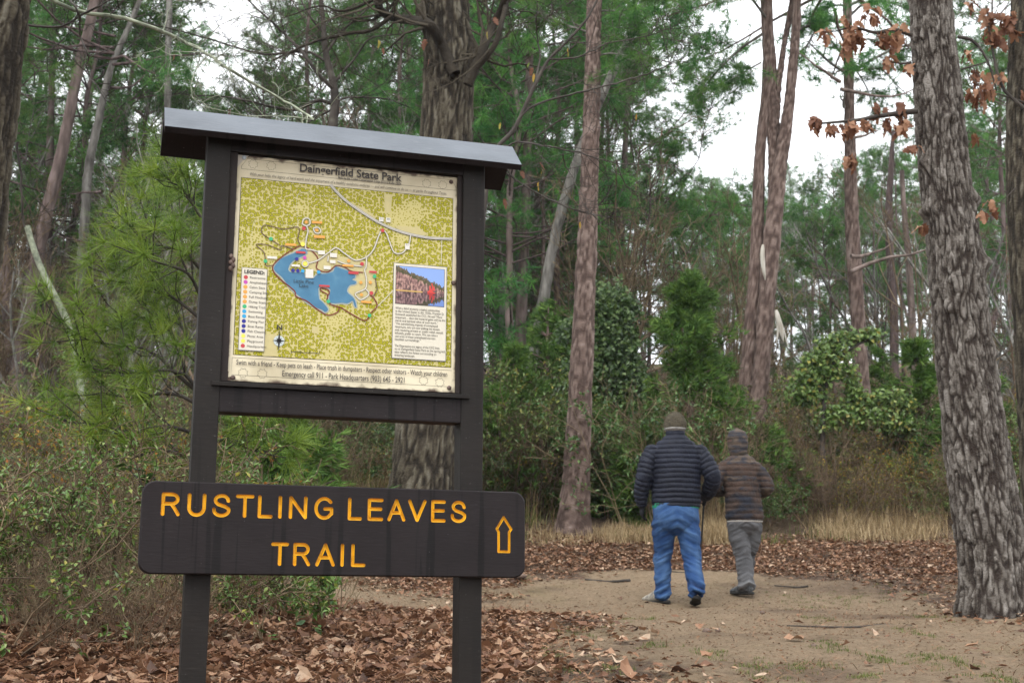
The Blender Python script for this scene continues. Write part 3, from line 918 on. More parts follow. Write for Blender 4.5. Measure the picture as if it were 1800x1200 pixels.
g = np.random.default_rng(77)
for i in range(44):
    px = -320 + 1400 * (i + g.uniform(0.1, .9)) / 44
    Y = g.uniform(27, 62)
    if px > 960: Y = max(Y, 44)
    gap = 300 < px < 430
    wood_pine(px, Y, g.uniform(120, 260) if gap else (g.uniform(-400, 140) if Y < 45 else g.uniform(-60, 270)), g)
for i in range(40):
    px = 1185 + 900 * (i + g.uniform(0.1, .9)) / 40
    Y = g.uniform(48, 100)
    top = g.uniform(300, 400) if px < 1330 else (g.uniform(270, 370) if px < 1480 else (g.uniform(215, 330) if px < 1700 else g.uniform(120, 300)))
    wood_pine(px, Y, top, g)
for i in range(70):
    px = -500 + 2700 * (i + g.uniform(0.1, .9)) / 70
    wood_pine(px, g.uniform(85, 150), g.uniform(280, 440), g)
for px, Y, top in ((1120, 55, 90), (1060, 42, -40), (1775, 38, -100), (1740, 52, 60), (1850, 34, -300), (1900, 45, -300), (640, 33, -200), (700, 38, -300), (870, 36, -200), (985, 33, -160)):
    wood_pine(px, Y, top, g)

for i, (px, Y, top) in enumerate([(110, 25, 120), (210, 23, 150), (260, 30, 60), (330, 26, 40), (420, 33, 0), (40, 30, 200), (160, 33, 250), (370, 38, 20), (500, 36, 20), (620, 32, 60),
                                  (1200, 34, 330), (1245, 30, 350), (1285, 40, 300), (1180, 44, 300), (1420, 42, 300), (1450, 36, 330), (1545, 33, 240), (1590, 38, 260), (1640, 44, 230), (1730, 30, 250),
                                  (950, 30, 100), (1090, 36, 150), (860, 28, 60), (1760, 24, 300), (-80, 28, 0), (1900, 30, 100), (230, 42, 150), (1340, 50, 330), (20, 40, 150), (290, 21, 330), (180, 20, 380), (70, 21, 360)]):
    x = at(px, 600, Y)[0]; z = g1(x, Y)
    H = min(max(CAMZ + (1075 - top) / F_PX * Y - z, 4), 20)
    kd = i % 4
    new_hard(kd, (x, Y, z), g.uniform(0, 6.28), H / HARD[kd][0] * .8, 'leafless grey hardwood with fine twigs among the pines ' + zone(px), 'leafless hardwoods ' + zone(px), (g.normal() * .1, g.normal() * .1))

# low young evergreens and brown saplings that close the wood near the ground
for i in range(60):
    px = -300 + 2400 * (i + g.random()) / 44 if i < 44 else g.uniform(860, 1320)
    Y = g.uniform(30, 75)
    x = at(px, 600, Y)[0]; z = g1(x, Y)
    H = g.uniform(4.5, 10)
    t = new_pine(5 if i % 3 else 4, (x, Y, z), g.uniform(0, 6.28), H / PINES[5 if i % 3 else 4][0] * g.uniform(.9, 1.1), 'young bushy pine low in the wood ' + zone(px), 'young pines ' + zone(px))
for i in range(100):
    px = (-250 + 900 * g.random()) if i < 66 else (850 + 1150 * g.random())
    if i > 80: continue
    Y = g.uniform(21, 55) if px < 800 else g.uniform(26, 60)
    x = at(px, 600, Y)[0]; z = g1(x, Y)
    t = bpy.data.objects.new('brown_sapling', SAPS[i % 4]); COL.objects.link(t)
    s = g.uniform(0.6, 1.15); t.location = (x, Y, z); t.rotation_euler = (0, 0, g.uniform(0, 6.28)); t.scale = (s,) * 3
    tag(t, 'leafless reddish-brown sapling with dense fine twigs ' + zone(px), 'sapling', 'brown saplings ' + zone(px))

# lichen-covered broken limb leaning in the left wood
P = np.array([at(a, b, 19.0) for a, b in ((48, 398), (60, 440), (78, 485), (104, 535), (122, 575), (140, 660), (150, 800))])
base = (P[-1, 0], P[-1, 1], g1(P[-1, 0], P[-1, 1]))
P = np.vstack([P, [base[0], base[1], base[2] - 0.1]])
g2_ = Geo(); Pc = catmull(P - np.array(base), 24); v, q = tubes(Pc[None], (np.linspace(11, 15, 24) * pxm(19) / 2)[None], 8); g2_.add(v, q=q)
tag(g2_.obj('broken_trunk', M_LICHEN, None, loc=base), 'pale lichen-covered broken trunk leaning among the left pines', 'broken trunk')

# ------------------------------------------------------------------ brush and shrubs
g = np.random.default_rng(99)
nb = 0
for i in range(92):
    px = -300 + 2400 * (i + g.random()) / 92
    for _ in range(1):
        Y = 18.2 + 24 * g.random() ** 1.4
        if px < 300: Y = 14 + 18 * g.random()
        x = at(px, 800, Y)[0]
        if 840 < px < 1150: Y = max(Y, 19.8)
        x = at(px, 800, Y)[0]
        s = g.uniform(0.55, 1.1)
        new_shrub('brush_shrub', BRUSH[int(g.integers(0, 4))], (x, Y, g1(x, Y) - .03), g.uniform(0, 6.28), s, 'bare brown twiggy shrub in the brush ' + zone(px), 'bare shrubs ' + zone(px))
for i in range(100):
    px = g.uniform(-250, 1330) if i < 74 else g.uniform(1340, 2000)
    Y = 17.8 + 15 * g.random()
    if 1350 < px < 1680: Y = max(Y, 21.5)
    if 560 < px < 860: Y = max(Y, 18.5)
    if 840 < px < 1150: Y = max(Y, 19.8)
    if px < 350: Y = 13 + 14 * g.random()
    x = at(px, 800, Y)[0]
    new_shrub('leafy_shrub', GREENS[int(g.integers(0, 4))], (x, Y, g1(x, Y) - .03), g.uniform(0, 6.28), g.uniform(0.4, 1.25), 'green leafy shrub growing among the brown brush ' + zone(px), 'green shrubs ' + zone(px))
for i in range(50):
    px = g.uniform(1350, 1900) if i < 30 else g.uniform(0, 1250)
    Y = 19 + 12 * g.random()
    if px < 500: Y = 10 + 10 * g.random()
    x = at(px, 800, Y)[0]
    new_shrub('yellowing_shrub', YELLOWS[int(g.integers(0, 3))], (x, Y, g1(x, Y) - .03), g.uniform(0, 6.28), g.uniform(0.6, 1.1), 'thin shrub with yellow and orange leaves ' + zone(px), 'yellowing shrubs ' + zone(px))


for i in range(26):
    px = g.uniform(1370, 1690) if i < 18 else g.uniform(860, 1180)
    Y = g.uniform(19.6, 23)
    x = at(px, 800, Y)[0]
    new_shrub('yellowing_shrub', YELLOWS[i % 3], (x, Y, g1(x, Y) - .03), g.uniform(0, 6.28), g.uniform(0.45, 0.8), 'thin shrub with yellow and orange leaves ' + zone(px), 'yellowing shrubs ' + zone(px))


# dry weeds and grass: masses nobody could count
def blades(n, pos, h, w, lean, g, var=None):
    """pos (n,2) on the ground; bent blades of 3 triangles"""
    z = gz(pos[:, 0], pos[:, 1])
    b = np.c_[pos, z - 0.01]
    a = g.uniform(0, 2 * math.pi, n); d = np.stack([np.cos(a), np.sin(a), 0 * a], 1)
    s = np.stack([-np.sin(a), np.cos(a), 0 * a], 1)
    ln = (lean * g.random(n))[:, None]; h = h[:, None]; w = w[:, None]
    up = np.array([0, 0, 1.0])
    m = b + up * h * 0.55 + d * h * ln * 0.35; t = b + up * h * (1 - 0.35 * ln) + d * h * ln
    v = np.stack([b - s * w / 2, b + s * w / 2, m - s * w * .35, m + s * w * .35, t], 1)
    i = np.arange(n)[:, None] * 5
    tt = np.concatenate([i + [0, 1, 3], i + [0, 3, 2], i + [2, 3, 4]])
    return v.reshape(-1, 3), tt, np.repeat(g.random(n) if var is None else var, 5)


def scatter_px(n, g, x0, x1, Y0, Y1, pw=1.0):
    Y = Y0 + (Y1 - Y0) * g.random(n) ** pw
    px = g.uniform(x0, x1, n)
    return np.stack([(px - 900) / F_PX * Y, Y], 1)


G = Geo()
pos = scatter_px(40000, g, -300, 2100, 16.6, 34, 1.3)
dens = fbm(np.c_[pos * 0.6, np.zeros(len(pos))], 3, 3)
pos = pos[g.random(len(pos)) < sstep(0.40, 0.64, dens) * sstep(17.2, 20.5, pos[:, 1] + 2.5 * (dens - .4))]
n = len(pos); v, t, a = blades(n, pos, g.uniform(0.25, 1.0, n) * (.35 + .65 * sstep(17, 20.5, pos[:, 1])), g.uniform(0.005, 0.012, n), 1.3, g); G.add(v, t=t, a=a)
pos = scatter_px(4500, g, -300, 420, 8, 18); pos = pos[g.random(len(pos)) < sstep(-0.9, -2.6, pos[:, 0] + (fbm(np.c_[pos * 0.8, 0 * pos[:, 0]], 2, 8) - .5) * 1.5) * 0.7]; n = len(pos)
v, t, a = blades(n, pos, g.uniform(0.12, 0.42, n), g.uniform(0.003, 0.007, n), 1.3, g); G.add(v, t=t, a=a)
tag(G.obj('dry_weeds', M_BRUSH, smooth=False), 'brown dead weeds covering the slope behind the trail', 'weeds', kind='stuff')
G = Geo()
pos = scatter_px(30000, g, -300, 2100, 17.0, 27, 1.2)
dens = fbm(np.c_[pos * 0.5 + 40, np.zeros(len(pos))], 3, 13)
pos = pos[g.random(len(pos)) < sstep(0.46, 0.66, dens)]
n = len(pos); v, t, a = blades(n, pos, g.uniform(0.12, 0.5, n) * (.4 + .6 * sstep(17, 20, pos[:, 1])), g.uniform(0.006, 0.016, n), 1.4, g); G.add(v, t=t, a=a)
tag(G.obj('green_weeds', M_GRASS, smooth=False), 'low green weeds among the brown brush on the slope', 'weeds', kind='stuff')
G = Geo()
for (x0, x1, Y0, Y1, nn, h0, h1) in ((1065, 1180, 16.8, 18.0, 2600, .1, .32), (1225, 1300, 16.8, 18.2, 3000, .15, .42), (1430, 1640, 17.4, 19.5, 3000, .15, .5), (930, 1060, 16.8, 18.3, 700, .08, .25), (1235, 1285, 18, 18.8, 500, .5, .95)):
    c = scatter_px(max(nn // 14, 1), g, x0, x1, Y0, Y1)
    pos = np.repeat(c, 14, 0) + g.normal(size=(len(c) * 14, 2)) * 0.09; n = len(pos)
    hh = np.repeat(g.uniform(h0, h1, len(c)), 14) * g.uniform(.5, 1.1, n)
    v, t, a = blades(n, pos, hh, g.uniform(.005, .010, n), 1.5, g); G.add(v, t=t, a=a)
tag(G.obj('dry_grass', M_DRYGRASS, smooth=False), 'pale straw-coloured grass along the far edge of the trail', 'grass', kind='stuff')
G = Geo()
cl = []
for (px, py, s) in ((1010, 1110, 60), (1110, 1090, 70), (1330, 1180, 60), (1410, 1170, 80), (1550, 1160, 50), (1640, 1160, 80), (1690, 1165, 30), (1520, 1190, 30), (1250, 1150, 40), (1560, 1040, 70), (1500, 1060, 60), (1640, 1085, 50), (960, 1150, 50), (1080, 1170, 40), (1440, 1090, 50), (1390, 1055, 60), (1600, 1110, 40), (920, 1020, 25), (1740, 1190, 50), (1470, 1140, 50), (1150, 1135, 40), (990, 1180, 40)):
    # where the ray meets the ground
    d = ray(px, py); s_ = np.linspace(4, 20, 800); zz = gz(d[0] / d[1] * s_, s_, False)
    k = int(np.argmax(CAMZ + d[2] / d[1] * s_ < zz)); Y = s_[k]
    c = np.array([d[0] / d[1] * Y, Y])
    m_ = int(s * 0.35)
    cc = c + g.normal(size=(m_, 2)) * np.array([s * pxm(Y) * .42, s * pxm(Y) * 1.0])
    cl.append(np.repeat(cc, 26, 0) + g.normal(size=(m_ * 26, 2)) * 0.022)
pos = np.concatenate(cl); n = len(pos)
v, t, a = blades(n, pos, g.uniform(.008, .042, n), g.uniform(.002, .005, n), 1.2, g); G.add(v, t=t, a=a)
tag(G.obj('grass', M_GRASS, smooth=False), 'low tufts of green grass scattered over the sandy trail', 'grass', kind='stuff')


# ------------------------------------------------------------------ the trail sign
YAW = R(17.70)
ca, sa = math.cos(YAW), math.sin(YAW)
SO = np.array([-0.7, 4.6])                       # sign origin (x, y) on the board's front plane
SG = g1(SO[0], SO[1])


def sp(px, py, yl=0.0):
    """local (x, z) of the point where the pixel's ray meets the sign plane local y = yl; z measured from the sign's base"""
    d = ray(px, py)
    n = np.array([-sa, ca, 0])
    o = np.array([SO[0], SO[1], 0]) + n * yl
    t = (n @ (o - np.array([0, 0, CAMZ]))) / (n @ d)
    p = np.array([0, 0, CAMZ]) + d * t - np.array([SO[0], SO[1], 0])
    return np.array([p[0] * ca + p[1] * sa, p[2] - SG])


def paint(name, base, streak=0.5, rough=0.55, dust=(0.12, 0.115, 0.12)):
    m = bpy.data.materials.new(name); m.use_nodes = True
    n, l = m.node_tree.nodes, m.node_tree.links
    b = n['Principled BSDF']; b.inputs['Specular IOR Level'].default_value = 0.22
    t = n.new('ShaderNodeTexCoord')

    def nz(scale, st, d=5):
        mp = n.new('ShaderNodeMapping'); mp.inputs['Scale'].default_value = st
        l.new(t.outputs['Object'], mp.inputs['Vector'])
        z = n.new('ShaderNodeTexNoise'); z.inputs['Scale'].default_value = scale; z.inputs['Detail'].default_value = d
        l.new(mp.outputs['Vector'], z.inputs['Vector']); return z.outputs['Fac']

    def rp(f, a, bb, ca_=(0, 0, 0), cb=(1, 1, 1)):
        r = n.new('ShaderNodeValToRGB'); r.color_ramp.elements[0].position = a; r.color_ramp.elements[1].position = bb
        r.color_ramp.elements[0].color = (*ca_, 1); r.color_ramp.elements[1].color = (*cb, 1)
        l.new(f, r.inputs['Fac']); return r.outputs['Color']

    def mixc(f, A, B, mode='MIX'):
        x = n.new('ShaderNodeMix'); x.data_type = 'RGBA'; x.blend_type = mode
        for k, q in (('Factor', f), ('A', A), ('B', B)):
            if isinstance(q, (int, float)): x.inputs[k].default_value = q
            elif isinstance(q, tuple): x.inputs[k].default_value = (*q, 1)
            else: l.new(q, x.inputs[k])
        return x.outputs['Result']
    c = mixc(rp(nz(3.5, (1, 1, 1.5), 8), 0.35, 0.75), base, tuple(k * 1.5 for k in base))
    c = mixc(rp(nz(26, (1, 1, 6), 6), 0.58, 0.85), c, dust)
    if streak:
        s1 = rp(nz(30, (1, 0.2, 0.03), 2), 0.60, 0.625)
        s2 = rp(nz(1.7, (1, 1, 1), 2), 0.36, 0.5)
        s = mixc(1.0, s1, s2, 'MULTIPLY')
        sc_ = n.new('ShaderNodeMath'); sc_.operation = 'MULTIPLY'; sc_.inputs[1].default_value = streak; l.new(s, sc_.inputs[0])
        c = mixc(sc_.outputs[0], c, tuple(k * 0.25 for k in base))
    spk = rp(nz(160, (1, 1, 1), 2), 0.74, 0.78)
    c = mixc(spk, c, (0.16, 0.155, 0.15))
    l.new(c, b.inputs['Base Color'])
    rr = n.new('ShaderNodeMapRange'); rr.inputs['To Min'].default_value = rough - 0.12; rr.inputs['To Max'].default_value = rough + 0.2
    l.new(nz(9, (1, 1, 1)), rr.inputs['Value']); l.new(rr.outputs[0], b.inputs['Roughness'])
    bp = n.new('ShaderNodeBump'); bp.inputs['Strength'].default_value = 0.25; bp.inputs['Distance'].default_value = 0.004
    l.new(nz(60, (0.35, 1, 2.2), 6), bp.inputs['Height']); l.new(bp.outputs['Normal'], b.inputs['Normal'])
    return m


M_BROWN = paint('brown_sign_paint', (0.0092, 0.0064, 0.0068), 0.85, 0.6, (0.022, 0.017, 0.018))
M_POST = paint('weathered_brown_post_paint', (0.0095, 0.0074, 0.0062), 0.3, 0.6, (0.027, 0.022, 0.017))
M_ROOF = paint('brown_roof_sky_sheen', (0.092, 0.102, 0.116), 0.0, 0.5, (0.15, 0.16, 0.175))  # sky reflection on the brown roof boards, put into the base colour as blue-grey
M_UNDER = paint('dark_soffit_paint', (0.018, 0.013, 0.012), 0.0, 0.7, (0.03, 0.025, 0.02))
M_YEL = mat('routed_yellow_paint', [(0.3, (0.55, 0.25, 0.008)), (0.5, (0.76, 0.42, 0.012)), (0.8, (0.82, 0.50, 0.03))], 30, 0.5)
M_BOLT = mat('rusty_bolt', [(0.3, (0.05, 0.03, 0.025)), (0.7, (0.16, 0.11, 0.09))], 90, 0.6)
M_ZINC = mat('zinc_bolt', [(0.3, (0.25, 0.30, 0.33)), (0.7, (0.45, 0.5, 0.53))], 90, 0.35, spec=0.7)

sign = thing('trail_sign', 'brown wooden kiosk with a park map above a routed yellow-lettered trail name board', 'sign', (SO[0], SO[1], SG), YAW)


def box(name, x0, x1, y0, y1, z0, z1, m, parent=sign, bev=0.004, seg=2):
    import bmesh
    bm = bmesh.new()
    bmesh.ops.create_cube(bm, size=1)
    for v in bm.verts:
        v.co = ((x0 + x1) / 2 + v.co.x * (x1 - x0), (y0 + y1) / 2 + v.co.y * (y1 - y0), (z0 + z1) / 2 + v.co.z * (z1 - z0))
    if bev: bmesh.ops.bevel(bm, geom=list(bm.edges), offset=bev, segments=seg, affect='EDGES', profile=0.7)
    me = bpy.data.meshes.new(name); bm.to_mesh(me); bm.free(); me.materials.append(m)
    o = bpy.data.objects.new(name, me); COL.objects.link(o); o.parent = parent
    return o


PY0, PY1 = 0.042, 0.131
xa0, xa1 = sp(325.4, 1012, PY0)[0], sp(371, 1012, PY0)[0]
xb1 = sp(847.5, 1015, PY0)[0]; xb0 = xb1 - (xa1 - xa0)
ZTOP = sp(370, 236, PY0)[1]
box('post', xa0, xa1, PY0, PY1, -0.5, ZTOP + 0.03, M_POST, bev=0.007, seg=3)
box('post', xb0, xb1, PY0, PY1, -0.5, ZTOP + 0.03, M_POST, bev=0.007, seg=3)
# map panel corners and frame
PP = 0.070
pTL, pTR, pBL, pBR = sp(415.2, 270.8, PP), sp(805, 313, PP), sp(396, 671, PP), sp(800.7, 688, PP)
px0, px1 = (pTL[0] + pBL[0]) / 2, (pTR[0] + pBR[0]) / 2
pz0, pz1 = (pBL[1] + pBR[1]) / 2, (pTL[1] + pTR[1]) / 2
zr0, zr1 = sp(600, 733, PY0)[1], sp(600, 690, PY0)[1]
box('bottom_rail', xa1 - 0.001, xb0 + 0.001, PY0 + 0.004, PY1 - 0.004, zr0, zr1, M_BROWN, bev=0.005)
box('sill', xa1 - 0.03, xb0 + 0.03, PY0 - 0.012, PP - 0.006, zr1 + 0.001, zr1 + 0.017, M_POST, bev=0.003)
box('top_rail', xa1 - 0.001, xb0 + 0.001, PY0 + 0.006, PY1 - 0.004, pz1 + 0.004, ZTOP, M_BROWN, bev=0.004)
box('side_stop', xa1 + 0.0005, px0 + 0.006, PY0 + 0.014, PP - 0.003, pz0 - 0.004, pz1 + 0.003, M_UNDER, bev=0.002)
box('side_stop', px1 - 0.004, xb0 - 0.0005, PY0 + 0.014, PP - 0.003, pz0 - 0.004, pz1 + 0.003, M_UNDER, bev=0.002)
box('backing_board', xa1 + 0.001, xb0 - 0.001, PP + 0.006, PP + 0.022, zr1 + 0.018, pz1 + 0.003, M_UNDER, bev=0)

# roof: two sloping boards that meet in a ridge
apL, apR = sp(290, 186, 0.085), sp(897, 263, 0.085)
roof = bpy.data.objects.new('roof', None); COL.objects.link(roof); roof.parent = sign
rz = (apL[1] + apR[1]) / 2 + 0.003
loL, loR = sp(289, 220, -0.034), sp(921, 291, -0.034)
lz = (loL[1] + loR[1]) / 2
rx0, rx1 = (apL[0] + loL[0]) / 2, (apR[0] + loR[0]) / 2


def slope_board(name, y_ap, y_lo, m):
    import bmesh
    th = 0.024
    dy, dz = y_lo - y_ap, lz - rz
    nl = math.hypot(dy, dz); ny, nz_ = -dz / nl * (1 if dy > 0 else -1), abs(dy) / nl
    ny = (abs(dz) / nl) * (1 if dy > 0 else -1)
    prof = [(y_ap, rz), (y_lo, lz), (y_lo - ny * th, lz - nz_ * th), (y_ap, rz - th / max(nz_, .2))]
    bm = bmesh.new()
    A = [bm.verts.new((rx0, a, b)) for a, b in prof]; B = [bm.verts.new((rx1, a, b)) for a, b in prof]
    top = bm.faces.new((A[0], B[0], B[1], A[1])); bm.faces.new((A[1], B[1], B[2], A[2])); bm.faces.new((A[2], B[2], B[3], A[3])); bm.faces.new((A[3], B[3], B[0], A[0]))
    bm.faces.new(A); bm.faces.new(B[::-1])
    bmesh.ops.recalc_face_normals(bm, faces=bm.faces)
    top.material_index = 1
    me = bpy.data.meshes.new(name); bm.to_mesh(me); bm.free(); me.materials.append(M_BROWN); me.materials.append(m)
    o = bpy.data.objects.new(name, me); COL.objects.link(o); o.parent = roof
    return o


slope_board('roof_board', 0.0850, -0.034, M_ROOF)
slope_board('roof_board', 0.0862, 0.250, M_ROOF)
box('gable_filler', xa0 + 0.004, xb1 - 0.004, 0.030, 0.150, ZTOP + 0.031, rz - 0.075, M_UNDER, parent=roof, bev=0.002)


# ---------------- flat print on the map panel
def c1(X, Y): return 390 + X / 4.0909, 250 + Y / 4.0909
def c2(X, Y): return 390 + X / 4.0909, 450 + Y / 4.0909


M_CREAM = bpy.data.materials.new('weathered_cream_panel'); M_CREAM.use_nodes = True


def cream():
    m = M_CREAM; n, l = m.node_tree.nodes, m.node_tree.links
    b = n['Principled BSDF']; b.inputs['Roughness'].default_value = 0.5; b.inputs['Specular IOR Level'].default_value = 0.2
    t = n.new('ShaderNodeTexCoord')
    z = n.new('ShaderNodeTexNoise'); z.inputs['Scale'].default_value = 7; z.inputs['Detail'].default_value = 8
    l.new(t.outputs['Object'], z.inputs['Vector'])
    r = n.new('ShaderNodeValToRGB')
    r.color_ramp.elements[0].position = 0.25; r.color_ramp.elements[0].color = (0.46, 0.395, 0.265, 1)
    r.color_ramp.elements[1].position = 0.65; r.color_ramp.elements[1].color = (0.66, 0.585, 0.425, 1)
    l.new(z.outputs['Fac'], r.inputs['Fac'])
    # worn brown rim: distance to the panel's edge plus noise
    sx = n.new('ShaderNodeSeparateXYZ'); l.new(t.outputs['Object'], sx.inputs[0])

    def M(op, a, bb=0.0):
        x = n.new('ShaderNodeMath'); x.operation = op
        for k, q in enumerate((a, bb)):
            if isinstance(q, (int, float)): x.inputs[k].default_value = q
            else: l.new(q, x.inputs[k])
        return x.outputs[0]
    ex = M('SUBTRACT', M('ABSOLUTE', M('SUBTRACT', sx.outputs['X'], (px0 + px1) / 2)), (px1 - px0) / 2)
    ez = M('SUBTRACT', M('ABSOLUTE', M('SUBTRACT', sx.outputs['Z'], (pz0 + pz1) / 2)), (pz1 - pz0) / 2)
    e = M('MAXIMUM', ex, ez)
    z2 = n.new('ShaderNodeTexNoise'); z2.inputs['Scale'].default_value = 24; z2.inputs['Detail'].default_value = 6
    l.new(t.outputs['Object'], z2.inputs['Vector'])
    w = M('ADD', e, M('MULTIPLY', M('SUBTRACT', z2.outputs['Fac'], 0.5), 0.05))
    mr = n.new('ShaderNodeMapRange'); mr.inputs['From Min'].default_value = -0.010; mr.inputs['From Max'].default_value = 0.003
    l.new(w, mr.inputs['Value'])
    mx_ = n.new('ShaderNodeMix'); mx_.data_type = 'RGBA'; l.new(mr.outputs[0], mx_.inputs['Factor'])
    l.new(r.outputs['Color'], mx_.inputs['A']); mx_.inputs['B'].default_value = (0.09, 0.06, 0.045, 1)
    l.new(mx_.outputs['Result'], b.inputs['Base Color'])


cream()
panel = box('map_panel', px0, px1, PP, PP + 0.005, pz0, pz1, M_CREAM, bev=0.001, seg=1)


def fill(name, pts, layer, m, parent=panel):
    """flat printed shape; pts local (x,z)"""
    y = PP - 0.0005 * layer
    me = bpy.data.meshes.new(name)
    P = [tuple(p) for p in pts]
    ar = sum(P[i][0] * P[(i + 1) % len(P)][1] - P[(i + 1) % len(P)][0] * P[i][1] for i in range(len(P)))
    if ar < 0: P = P[::-1]
    me.from_pydata([(a, y, b) for a, b in P], [], [tuple(range(len(P)))])
    me.materials.append(m)
    o = bpy.data.objects.new(name, me); COL.objects.link(o); o.parent = parent
    return o


def many(name, polys, layer, m, parent=panel):
    y = PP - 0.0005 * layer
    V, Fc = [], []
    for pts in polys:
        P = [tuple(p) for p in pts]
        ar = sum(P[i][0] * P[(i + 1) % len(P)][1] - P[(i + 1) % len(P)][0] * P[i][1] for i in range(len(P)))
        if ar < 0: P = P[::-1]
        Fc.append(tuple(range(len(V), len(V) + len(P)))); V += [(a, y, b) for a, b in P]
    me = bpy.data.meshes.new(name); me.from_pydata(V, [], Fc); me.materials.append(m)
    o = bpy.data.objects.new(name, me); COL.objects.link(o); o.parent = parent
    tag(o, kind='stuff')
    return o


def strip(pts, w, smooth=True, closed=False):
    P = np.array(pts, float)
    if closed: P = np.vstack([P, P[:1]])
    if smooth and len(P) > 2: P = catmull(np.c_[P, np.zeros(len(P))], len(P) * 5)[:, :2]
    T = unit(np.gradient(P, axis=0)); N = np.stack([-T[:, 1], T[:, 0]], 1) * w / 2
    return [[P[i] + N[i], P[i] - N[i], P[i + 1] - N[i + 1], P[i + 1] + N[i + 1]] for i in range(len(P) - 1)]


def disc(c, r, n=14): return [(c[0] + r * math.cos(2 * math.pi * k / n), c[1] + r * math.sin(2 * math.pi * k / n)) for k in range(n)]


def star(c, r, n=16): return [(c[0] + (r if k % 2 else r * .74) * math.cos(2 * math.pi * k / n), c[1] + (r if k % 2 else r * .74) * math.sin(2 * math.pi * k / n)) for k in range(n)]


L1 = lambda pts: [sp(*c1(*p), PP) for p in pts]
L2 = lambda pts: [sp(*c2(*p), PP) for p in pts]
I_BLACK = flat('ink_black', (0.022, 0.02, 0.02)); I_GREY = flat('ink_grey', (0.20, 0.195, 0.21)); I_WHITE = flat('ink_white', (0.62, 0.59, 0.53))
I_RED = flat('ink_red_brown', (0.155, 0.030, 0.017)); I_BROWN = flat('ink_brown', (0.105, 0.060, 0.042)); I_ORANGE = flat('ink_orange', (0.62, 0.30, 0.06))
I_SAND = flat('ink_sand', (0.47, 0.40, 0.19)); I_BOX = flat('ink_box_cream', (0.60, 0.555, 0.455)); I_PINK = flat('ink_crimson', (0.45, 0.05, 0.055))
I_MAG = flat('ink_magenta', (0.45, 0.07, 0.35)); I_GREEN = flat('ink_green', (0.045, 0.36, 0.15)); I_CYAN = flat('ink_cyan', (0.035, 0.30, 0.55)); I_NAVY = flat('ink_navy', (0.025, 0.025, 0.22))
I_YEL = flat('ink_yellow', (0.72, 0.62, 0.09)); I_TEXT = flat('ink_text', (0.05, 0.042, 0.038))


def blob_mat():
    m = bpy.data.materials.new('printed_tree_blobs'); m.use_nodes = True
    n, l = m.node_tree.nodes, m.node_tree.links
    b = n['Principled BSDF']; b.inputs['Roughness'].default_value = 0.5; b.inputs['Specular IOR Level'].default_value = 0.2
    t = n.new('ShaderNodeTexCoord')
    mp = n.new('ShaderNodeMapping'); mp.inputs['Scale'].default_value = (1, 0, 1); l.new(t.outputs['Object'], mp.inputs['Vector'])
    v = n.new('ShaderNodeTexVoronoi'); v.inputs['Scale'].default_value = 90; v.inputs['Randomness'].default_value = 0.9; v.voronoi_dimensions = '2D'
    sx_ = n.new('ShaderNodeSeparateXYZ'); cx2 = n.new('ShaderNodeCombineXYZ'); l.new(mp.outputs['Vector'], sx_.inputs[0]); l.new(sx_.outputs['X'], cx2.inputs[0]); l.new(sx_.outputs['Z'], cx2.inputs[1]); l.new(cx2.outputs[0], v.inputs['Vector'])
    # blob radius varies from cell to cell
    s = n.new('ShaderNodeSeparateColor'); l.new(v.outputs['Color'], s.inputs[0])
    mr = n.new('ShaderNodeMapRange'); mr.inputs['To Min'].default_value = 0.36; mr.inputs['To Max'].default_value = 0.60; l.new(s.outputs[0], mr.inputs['Value'])
    z = n.new('ShaderNodeTexNoise'); z.inputs['Scale'].default_value = 5; z.inputs['Detail'].default_value = 3; l.new(mp.outputs['Vector'], z.inputs['Vector'])
    cl_ = n.new('ShaderNodeMapRange'); cl_.inputs['From Min'].default_value = 0.33; cl_.inputs['From Max'].default_value = 0.45; cl_.inputs['To Min'].default_value = 0.4; cl_.inputs['To Max'].default_value = 1.0
    l.new(z.outputs['Fac'], cl_.inputs['Value'])

    def M(op, a, bb):
        x = n.new('ShaderNodeMath'); x.operation = op
        for k, q in enumerate((a, bb)):
            if isinstance(q, (int, float)): x.inputs[k].default_value = q
            else: l.new(q, x.inputs[k])
        return x.outputs[0]
    rad = M('MULTIPLY', mr.outputs[0], cl_.outputs[0])
    inside = M('LESS_THAN', v.outputs['Distance'], rad)
    core = M('LESS_THAN', v.outputs['Distance'], M('MULTIPLY', rad, 0.72))
    m1 = n.new('ShaderNodeMix'); m1.data_type = 'RGBA'; m1.inputs['A'].default_value = (0.48, 0.415, 0.165, 1); m1.inputs['B'].default_value = (0.125, 0.115, 0.005, 1)
    l.new(inside, m1.inputs['Factor'])
    m2 = n.new('ShaderNodeMix'); m2.data_type = 'RGBA'; m2.inputs['B'].default_value = (0.315, 0.290, 0.010, 1)
    l.new(core, m2.inputs['Factor']); l.new(m1.outputs['Result'], m2.inputs['A'])
    l.new(m2.outputs['Result'], b.inputs['Base Color'])
    return m


field = L1([(142, 252), (1660, 410)]) + L2([(1645, 792), (83, 712)])
fx0, fx1 = (field[0][0] + field[3][0]) / 2, (field[1][0] + field[2][0]) / 2
fz0, fz1 = (field[2][1] + field[3][1]) / 2, (field[0][1] + field[1][1]) / 2
rect = lambda a, b, c, d: [(a, c), (b, c), (b, d), (a, d)]
fill('map_border', rect(fx0 - .002, fx1 + .002, fz0 - .002, fz1 + .002), 1, I_BLACK)
fill('map_field', rect(fx0, fx1, fz0, fz1), 2, blob_mat())
